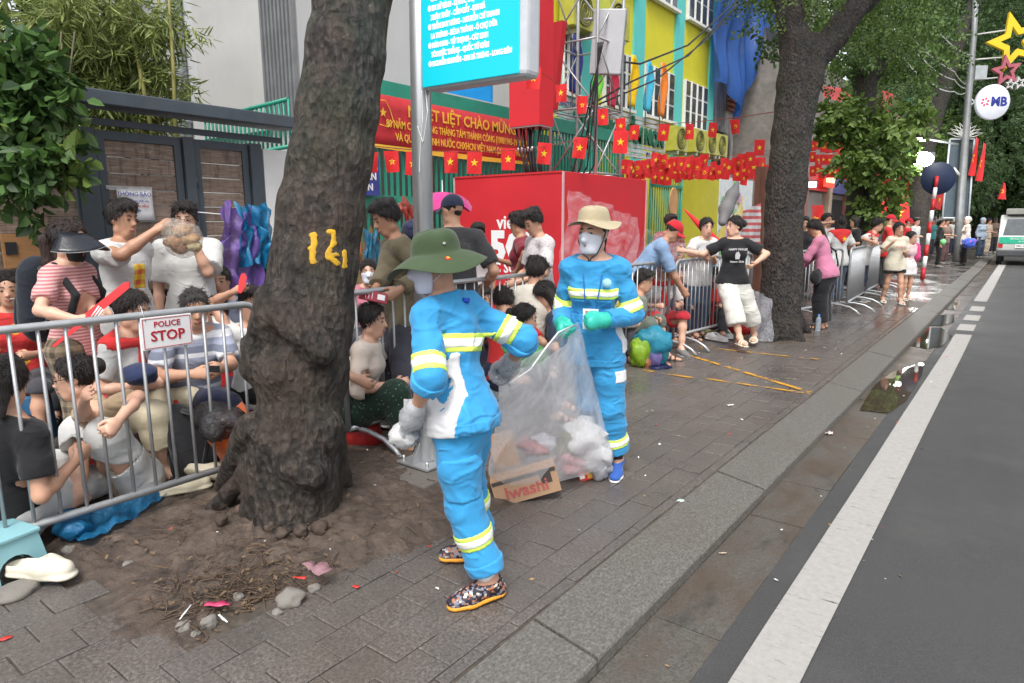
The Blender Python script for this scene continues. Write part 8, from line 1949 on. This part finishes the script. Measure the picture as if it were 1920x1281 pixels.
EXTRA = [('woman in teal shirt between the visor and the left edge', 62, 492, 5.3, 235, (.06, .25, .26), 'low'), ('person in mustard shirt low behind the red scarf woman', 165, 560, 5.0, 250, (.42, .26, .04), 'short'), ('person in grey shirt seated behind the striped polo', 300, 545, 5.2, 240, (.3, .31, .33), 'bob'), ('man in white vest seated behind the olive shirt', 755, 520, 5.9, 230, (.6, .6, .58), 'short'), ('woman in coral shirt seated below the dark cap', 905, 540, 6.3, 220, (.5, .16, .12), 'low'), ('person in black shirt seated behind the beige hat', 1075, 515, 6.3, 215, (.02, .02, .022), 'short'),
         ('woman in yellow top seated beside the red cap', 1148, 500, 7.4, 225, (.55, .4, .08), 'bob'), ('man in navy polo seated behind the white cap', 1278, 498, 8.9, 220, (.02, .03, .08), 'short'), ('person in olive jacket seated behind the leaning woman', 1375, 500, 9.6, 210, (.12, .12, .06), 'short'), ('woman in pale green shirt seated at the centre barrier', 975, 575, 5.2, 300, (.35, .48, .36), 'bun')]
for i, (lb, px, py, D, yw, c, hr) in enumerate(EXTRA):
    P = sit(lb, px, py, D, yw, 1.55 + .03 * (i % 3), res=.013, tone=i % 3, sex='m' if hr == 'short' else 'f', head=(((i * 37) % 50) - 25, 8, 0), lean=(10 + i % 3 * 4, 0)); P.bottom((DGR, NAVY, CREAM)[i % 3]); P.top(cloth('extra_%d' % i, c), .8, over=False); P.hair(hr); P.sandals(BLACK)
# ------------------------------------------------------------------ far street furniture
rp = gp(1729, 524)
rw = empty('striped_post', tuple(rp), 0, 'red and white banded post carrying a round dark blue sign', 'traffic sign')
top = at(1757, 331, float(CM[2] @ (rp - vv(0, 0, EYE)))) - rp
PR, PW = mat('band_red', (.45, .02, .025), .5), mat('band_white', (.68, .68, .68), .5)
for i in range(9): a, b = top * i / 9, top * (i + 1) / 9; MB().tube([a, b], .055 - .001 * i, 12).build('band', PW if i % 2 else PR, rw)
o = MB().lathe([(0, 0), (.42, 0), (.43, .015), (.42, .03), (0, .03)], (0, 0, 0), 28).build('sign_disc', mat('disc_navy', (.012, .022, .06), .5), rw); o.location = top + vv(.02, .1, -.05); o.rotation_euler = (R(90), 0, R(25))
lp = gp(1795, 490)
Dl = float(CM[2] @ (lp - vv(0, 0, EYE)))
lamp = empty('lamp_post', tuple(lp), 0, 'tall grey lamp post with lotus ornament, hanging panel and star lights', 'lamp post')
X_ = lambda px, py, d=0: at(px, py, Dl + d) - lp
PG = mat('post_grey', (.20, .21, .21), .5, .4, dirt=.25)
MB().tube([(0, 0, 0), X_(1800, 400), X_(1812, 230), X_(1826, 60), X_(1832, -40)], [.17, .15, .13, .11, .10], 14).build('shaft', PG, lamp)
MB().plate([X_(1782, 262, .2), X_(1826, 262, .2), X_(1815, 408, .2), X_(1768, 408, .2)], np.array(_F) * .05).build('hanging_panel', mat('panel_slate', (.055, .075, .09), .6), lamp)
for a, b in (((1781, 261), (1827, 261)), ((1767, 409), (1816, 409)), ((1781, 261), (1767, 409)), ((1827, 261), (1816, 409))): MB().tube([X_(*a, .15), X_(*b, .15)], .035, 6).build('panel_border', mat('panel_border', (.5, .53, .55), .6), lamp)
OW = mat('ornament_white', (.5, .5, .47), .5)
for k in range(9):
    a = R(-70 + 17.5 * k); w = 36; L = 24 + 6 * math.cos(a)
    tip = (1810 + w * math.sin(a), 258 - L * math.cos(a) * .95); mid1 = (1810 + w * .45 * math.sin(a - .25), 258 - L * .55 * math.cos(a - .25)); mid2 = (1810 + w * .45 * math.sin(a + .25), 258 - L * .55 * math.cos(a + .25))
    MB().tube([X_(1810, 258), X_(*mid1), X_(*tip), X_(*mid2), X_(1810, 258)], .018, 5).build('lotus_petal', OW, lamp)
for sg in (-1, 1): MB().tube([X_(1800, 330), X_(1800 + sg * 12, 315)], .05, 6).build('flag_holder', OW, lamp)
def starlamp(label, px, py, r, col_, rot):
    c = at(px, py, Dl); e = empty('star_ornament', tuple(c), 0, label, 'ornament', 'star light ornaments')
    o2, o1 = star_pts(r, .45, rot), star_pts(r * .52, .45, rot); rr, uu = np.array(_r), vv(0, 0, 1); P3 = lambda p, d=0: rr * p[0] + uu * p[1] + np.array(_F) * d
    Vv = [P3(p) for p in o2] + [P3(p) for p in o1] + [P3(p, .1) for p in o2] + [P3(p, .1) for p in o1]
    F = [(i, (i + 1) % 10, 10 + (i + 1) % 10, 10 + i) for i in range(10)] + [(20 + i, 30 + i, 30 + (i + 1) % 10, 20 + (i + 1) % 10) for i in range(10)] + [(i, 20 + i, 20 + (i + 1) % 10, (i + 1) % 10) for i in range(10)] + [(10 + i, 10 + (i + 1) % 10, 30 + (i + 1) % 10, 30 + i) for i in range(10)]
    MB().add(Vv, F).build('star_frame', mat('star_' + label.split()[1], col_, .5, var=.35, vs=25), e)
starlamp('big yellow star light hanging from the lamp post', 1905, 78, 1.15, (.34, .30, .13), 1.9); starlamp('smaller red star light under the yellow star', 1888, 133, .62, (.36, .09, .12), 1.75); starlamp('tiny white star light under the red star', 1895, 158, .22, (.5, .5, .48), 1.5); starlamp('second white star light at the right edge', 1912, 155, .26, (.5, .5, .48), 1.9)
for a, b in (((1830, 65), (1900, 55)), ((1826, 112), (1878, 108)), ((1822, 150), (1870, 146))): MB().tube([X_(*a), X_(*b)], .03, 6).build('side_arm', OW, lamp)
MB().box(X_(1836, 137), (.45, .25, .5), YAW).build('control_box', mat('box_grey', (.32, .34, .35), .6), lamp)
mbc = at(1860, 192, Dl - .2); mb_ = empty('round_bank_sign', tuple(mbc), 0, 'round white sign lettered in navy on the lamp post', 'sign')
fr = -np.array([-math.sin(YAW), math.cos(YAW), 0]); o = MB().lathe([(0, -.09), (.62, -.09), (.65, -.06), (.65, .06), (.62, .09), (0, .09)], (0, 0, 0), 36).build('disc', mat('disc_white', (.66, .68, .75), .4, var=.03), mb_); o.rotation_euler = Vector(fr).to_track_quat('Z', 'Y').to_euler()
NV = mat('mb_navy', (.02, .03, .22), .5); text('MB', .46, NV, mbc + fr * .096 + np.array(_r) * .2, _r, UP, mb_, bold=.02)
for k in range(6): a = k * PI / 3 + .3; c = mbc + fr * .096 - np.array(_r) * .33; MB().plate([(c + np.array(_r) * r_ * math.cos(a + d_) + vv(0, 0, r_ * math.sin(a + d_)) - mbc) for r_, d_ in ((.06, 0), (.13, -.35), (.19, .12), (.10, .35))], fr * .003).build('logo_ray', mat('mb_red', (.55, .03, .08), .5), mb_)
for z in (-.12, .12): MB().tube([X_(1813, 190 + z * 100) + lp - mbc, vv(-.4, -.3, z)], .03, 6).build('bracket', OW, mb_)
# flags on the lamp post
for px, py, w, lb in ((1832, 258, 1.0, 'red star flag on the lamp post, left one'), (1846, 268, 1.05, 'red star flag on the lamp post, right one')):
    o = flag(lb, at(px, py, Dl - .1), w * .55, FACE + .7, 1, 'flags on the lamp post', .15); o.scale = (.42, .5, 1.0)
flag('small red flag above the van roof', at(1882, 342, 29), .5, FACE + .8, 3, 'flags over the van', .1)
# lit floodlight and small luminaire
fl = at(1727, 299, 24)
f_ = empty('floodlight', tuple(fl), 0, 'glaring white floodlight above the far crowd', 'lamp'); MB().box((0, .15, 0), (.8, .25, .5), YAW).build('housing', BLACK, f_)
o = MB().lathe([(0, 0), (.38, .02), (.44, .1), (.4, .2), (0, .22)], (0, 0, 0), 20).build('lens', emit('flood_light', (1, 1, .98), 45), f_); o.rotation_euler = (R(90), 0, YAW); o.scale = (.9, .6, .8)
ld = bpy.data.lights.new('floodlight_light', 'POINT'); ld.energy = 220; ld.shadow_soft_size = .4; lo = bpy.data.objects.new('floodlight_light', ld); COL.objects.link(lo); lo.parent = f_; lo.location = np.array([math.sin(YAW), -math.cos(YAW), 0]) * .9
f2 = at(1721, 262, 24); e = empty('street_luminaire', tuple(f2), 0, 'flat pale street lamp head among the leaves', 'lamp'); MB().box((0, 0, 0), (.5, .2, .12), YAW + .2).build('head', emit('luminaire', (.9, .95, .9), 1.5), e); MB().tube([(.3, .1, 0), (1.2, .6, -.2)], .04, 6).build('arm', PG, e)
e = empty('floodlight', tuple(at(1778, 304, 34)), 0, 'small white spot lamp left of the hanging panel', 'lamp'); MB().lathe([(0, 0), (.12, .02), (.12, .12), (0, .14)], (0, 0, 0), 14).build('lens', emit('flood_small', (1, 1, 1), 12), e); MB().box((0, .2, 0), (.2, .2, .2)).build('housing', BLACK, e)
e = empty('shop_lamp', tuple(at(1520, 346, 18.5)), 0, 'white lit lamp under the shop sign', 'lamp'); MB().box((0, 0, 0), (.28, .1, .14), YAW).build('lens', emit('shop_lamp', (1, .98, .95), 7), e); MB().box((0, .12, .02), (.3, .1, .18), YAW).build('housing', BLACK, e)
# shop fronts beyond the old building
sh = empty('shop_row', (-6.3, 24, 0), 0, 'row of low shops with beige piers and dark doorways beyond the second tree', 'building')
BEI = mat('shop_beige', (.38, .30, .22), .8, dirt=.3); BRK = mat('shop_red_brown', (.24, .09, .07), .7, dirt=.2)
MB().box((-1.5, 15, 3.5), (3, 32, 7)).build('wall', mat('shop_wall', (.22, .2, .18), .85, var=.3, dirt=.4), sh)
for i in range(9):
    y = .3 + 3.5 * i; MB().box((.1, y, 1.6), (.3, .5, 3.2)).build('pier', BEI if i % 2 else BRK, sh); MB().box((.02, y + 1.75, 1.2), (.06, 2.6, 2.4)).build('doorway', DK if i % 3 else mat('shop_grille', (.16, .15, .14), .6, stretch=(1, 8, 1)), sh)
    MB().box((.12, y + 1.75, 2.9), (.14, 2.9, .55)).build('shop_sign', mat('shop_sign_%d' % (i % 4), ((.45, .03, .03), (.1, .12, .3), (.5, .4, .3), (.03, .25, .2))[i % 4], .6), sh)
rs_ = onx(1555, 337, -5.9); rsg = empty('led_sign', tuple(rs_), 0, 'glowing red LED shop sign right of the second tree', 'sign'); MB().box((0, 0, 0), (.08, 1.3, .55)).build('panel', emit('led_red', (.7, .05, .03), .8), rsg); text('PHỞ BÒ', .36, emit('led_text', (1, .35, .2), 3), rs_ + vv(.05, 0, 0), RX, UP, rsg, bold=.01)
aw = sheet3('awning', 'long red awning seen behind the leaves', [at(1545, 160, 22), at(1690, 185, 26), at(1690, 210, 26), at(1545, 185, 22)], 20, 4, .05, 3, cloth('awning_red', (.4, .03, .03)), 'awning'); sheet3('awning', 'hanging red cloth at the awning end', [at(1655, 168, 24), at(1690, 186, 25), at(1692, 250, 25), at(1655, 205, 24)], 8, 8, .05, 4, cloth('awning_red', (.4, .03, .03)), 'awning'); sheet3('awning', 'teal green shop hoarding behind the leaves', [at(1692, 180, 27), at(1722, 185, 28), at(1722, 300, 28), at(1692, 300, 27)], 4, 8, .03, 5, mat('hoarding_teal', (.01, .22, .18), .6), 'hoarding')
sheet3('awning', 'low red canopy over the far crowd', [at(1655, 355, 31), at(1790, 368, 34), at(1790, 388, 34), at(1655, 372, 31)], 14, 4, .1, 6, cloth('awning_red', (.4, .03, .03)), 'awning')
# overhead wires with fairy lights
for i, (pts, lb) in enumerate([([(1620, 0, 18), (1700, 60, 22), (1790, 135, 25), (1818, 160, 26)], 'upper'), ([(1680, 40, 19), (1730, 110, 23), (1790, 150, 25), (1818, 165, 26)], 'middle'), ([(1690, 100, 19), (1740, 150, 23), (1790, 172, 25), (1816, 170, 26)], 'lower'), ([(1720, 0, 19), (1770, 70, 23), (1825, 105, 26)], 'topmost')]): cable('%s sagging fairy light wire reaching the lamp post' % lb, [at(*p) for p in pts], .018, 'fairy_light_wire', mat('wire_pale', (.4, .4, .38), .5), .12)
# minivan
vp = gp(1862, 497, ZR); vx = float(vp[0]); vy = float(vp[1])
van = empty('minivan', (vx + .85, vy - .0, ZR), 0, 'old white and grey minivan with a green stripe at the right edge', 'van')
VW, VG = mat('van_paint', (.50, .51, .49), .35, var=.06, dirt=.12, coat=.3), mat('van_grey', (.06, .065, .07), .5)
w_ = .80; prof = [(0, .38), (-.05, .75), (-.02, 1.05), (.28, 1.78), (.45, 1.86), (3.3, 1.86), (3.5, 1.6), (3.6, .4)]
q = MB().plate([(-w_, y, z) for y, z in prof], (2 * w_, 0, 0)); bevel(q.build('body', VW, van), .05, 3)
rw0 = [(-.66, .02, 1.12), (.66, .02, 1.12), (.58, .24, 1.70), (-.58, .24, 1.70)]
MB().plate([(x, y - .02, z) for x, y, z in rw0], (0, -.015, .006)).build('rear_window', GLASS, van)
MB().box((0, -.055, .93), (1.5, .03, .24)).build('green_stripe', mat('stripe_green', (.02, .36, .22), .5), van)
text('TRUNG TÂM CẤP CỨU', .085, PAPER, van.location + Vector((0, -.073, .98)), (1, 0, 0), UP, van); text('XE VẬN CHUYỂN', .07, PAPER, van.location + Vector((.1, -.073, .885)), (1, 0, 0), UP, van)
bevel(MB().box((0, -.06, .46), (1.6, .18, .24)).build('rear_bumper', VG, van), .04, 2)
MB().box((0, -.06, .72), (.5, .02, .13)).build('number_plate', PAPER, van); text('29C-127.11', .095, BLACK, van.location + Vector((0, -.072, .72)), (1, 0, 0), UP, van, bold=.003)
for sg in (-1, 1):
    MB().box((sg * .7, -.045, .75), (.14, .03, .18)).build('tail_light', mat('tail_red', (.4, .02, .02), .3), van)
    MB().plate([(sg * (w_ + .004), y, z) for y, z in ((.5, 1.12), (.6, 1.7), (1.6, 1.7), (1.6, 1.12))], (sg * .012, 0, 0)).build('side_window', GLASS, van); MB().plate([(sg * (w_ + .004), y, z) for y, z in ((1.75, 1.12), (1.75, 1.7), (2.9, 1.7), (2.9, 1.12))], (sg * .012, 0, 0)).build('side_window', GLASS, van)
    for y in (.62, 2.9):
        t_ = MB().lathe([(.12, -.09), (.26, -.09), (.28, -.06), (.28, .06), (.26, .09), (.12, .09)], (0, 0, 0), 20).build('wheel', BLACK, van); t_.location = (sg * .70, y, .28); t_.rotation_euler = (0, PI / 2, 0); MB().lathe([(0, .04 * sg), (.14, .05 * sg), (.16, .08 * sg)], (0, 0, 0), 14).build('rim', STEEL, t_)
bevel(MB().box((0, 1.2, 1.98), (1.3, 2.2, .22)).build('roof_load', mat('roof_grey', (.22, .22, .20), .7), van), .03)
mt = gp(1921, 500, ZR); e = empty('motorbike', (float(mt[0]) + .45, float(mt[1]) - .6, ZR), R(5), 'dark motorbike edge at the right of the picture', 'motorbike')
for y in (-.6, .6): t_ = MB().lathe([(.2, -.04), (.28, -.03), (.29, 0), (.28, .03), (.2, .04)], (0, 0, 0), 20).build('wheel', BLACK, e); t_.location = (0, y, .29); t_.rotation_euler = (0, PI / 2, 0)
q = Sdf(); q.cone((0, -.5, .55), (0, .2, .6), .13, .12, .05); q.cone((0, .2, .55), (0, .5, .85), .1, .06, .05); q.cone((-.3, .45, 1.0), (.3, .45, 1.0), .02, .02, .02); q.cone((0, .5, .85), (0, .47, 1.0), .04, .03, .02); link('frame_body', q.mesh('bike', .02, VG), e)
# houses across and along the far street, mostly behind trees
for i, (x, y, w, d, h_, c) in enumerate(((14, 70, 8, 14, 9, (.42, .38, .3)), (14, 90, 8, 16, 12, (.35, .36, .36)), (-12, 62, 8, 12, 9, (.4, .33, .22)), (-12, 80, 8, 14, 11, (.36, .35, .33)))):
    e = empty('house', (x, y, 0), 0, ('beige house across the road beyond the van', 'grey house farthest across the road', 'ochre house far down the left side', 'grey house farthest down the left side')[i], 'house'); MB().box((0, 0, h_ / 2), (w, d, h_)).build('wall', mat('house_%d' % i, c, .8, dirt=.3), e)
    s_ = -1 if x > 0 else 1
    for fy in range(3):
        for fz in range(3): MB().box((s_ * (w / 2 + .02), -d / 3 + fy * d / 3, 2 + fz * 2.8), (.06, 1.4, 1.5)).build('window', GLASS, e)
    MB().box((0, 0, h_ + .15), (w + .6, d + .6, .3)).build('roof', mat('roof_tile', (.25, .1, .07), .8), e)
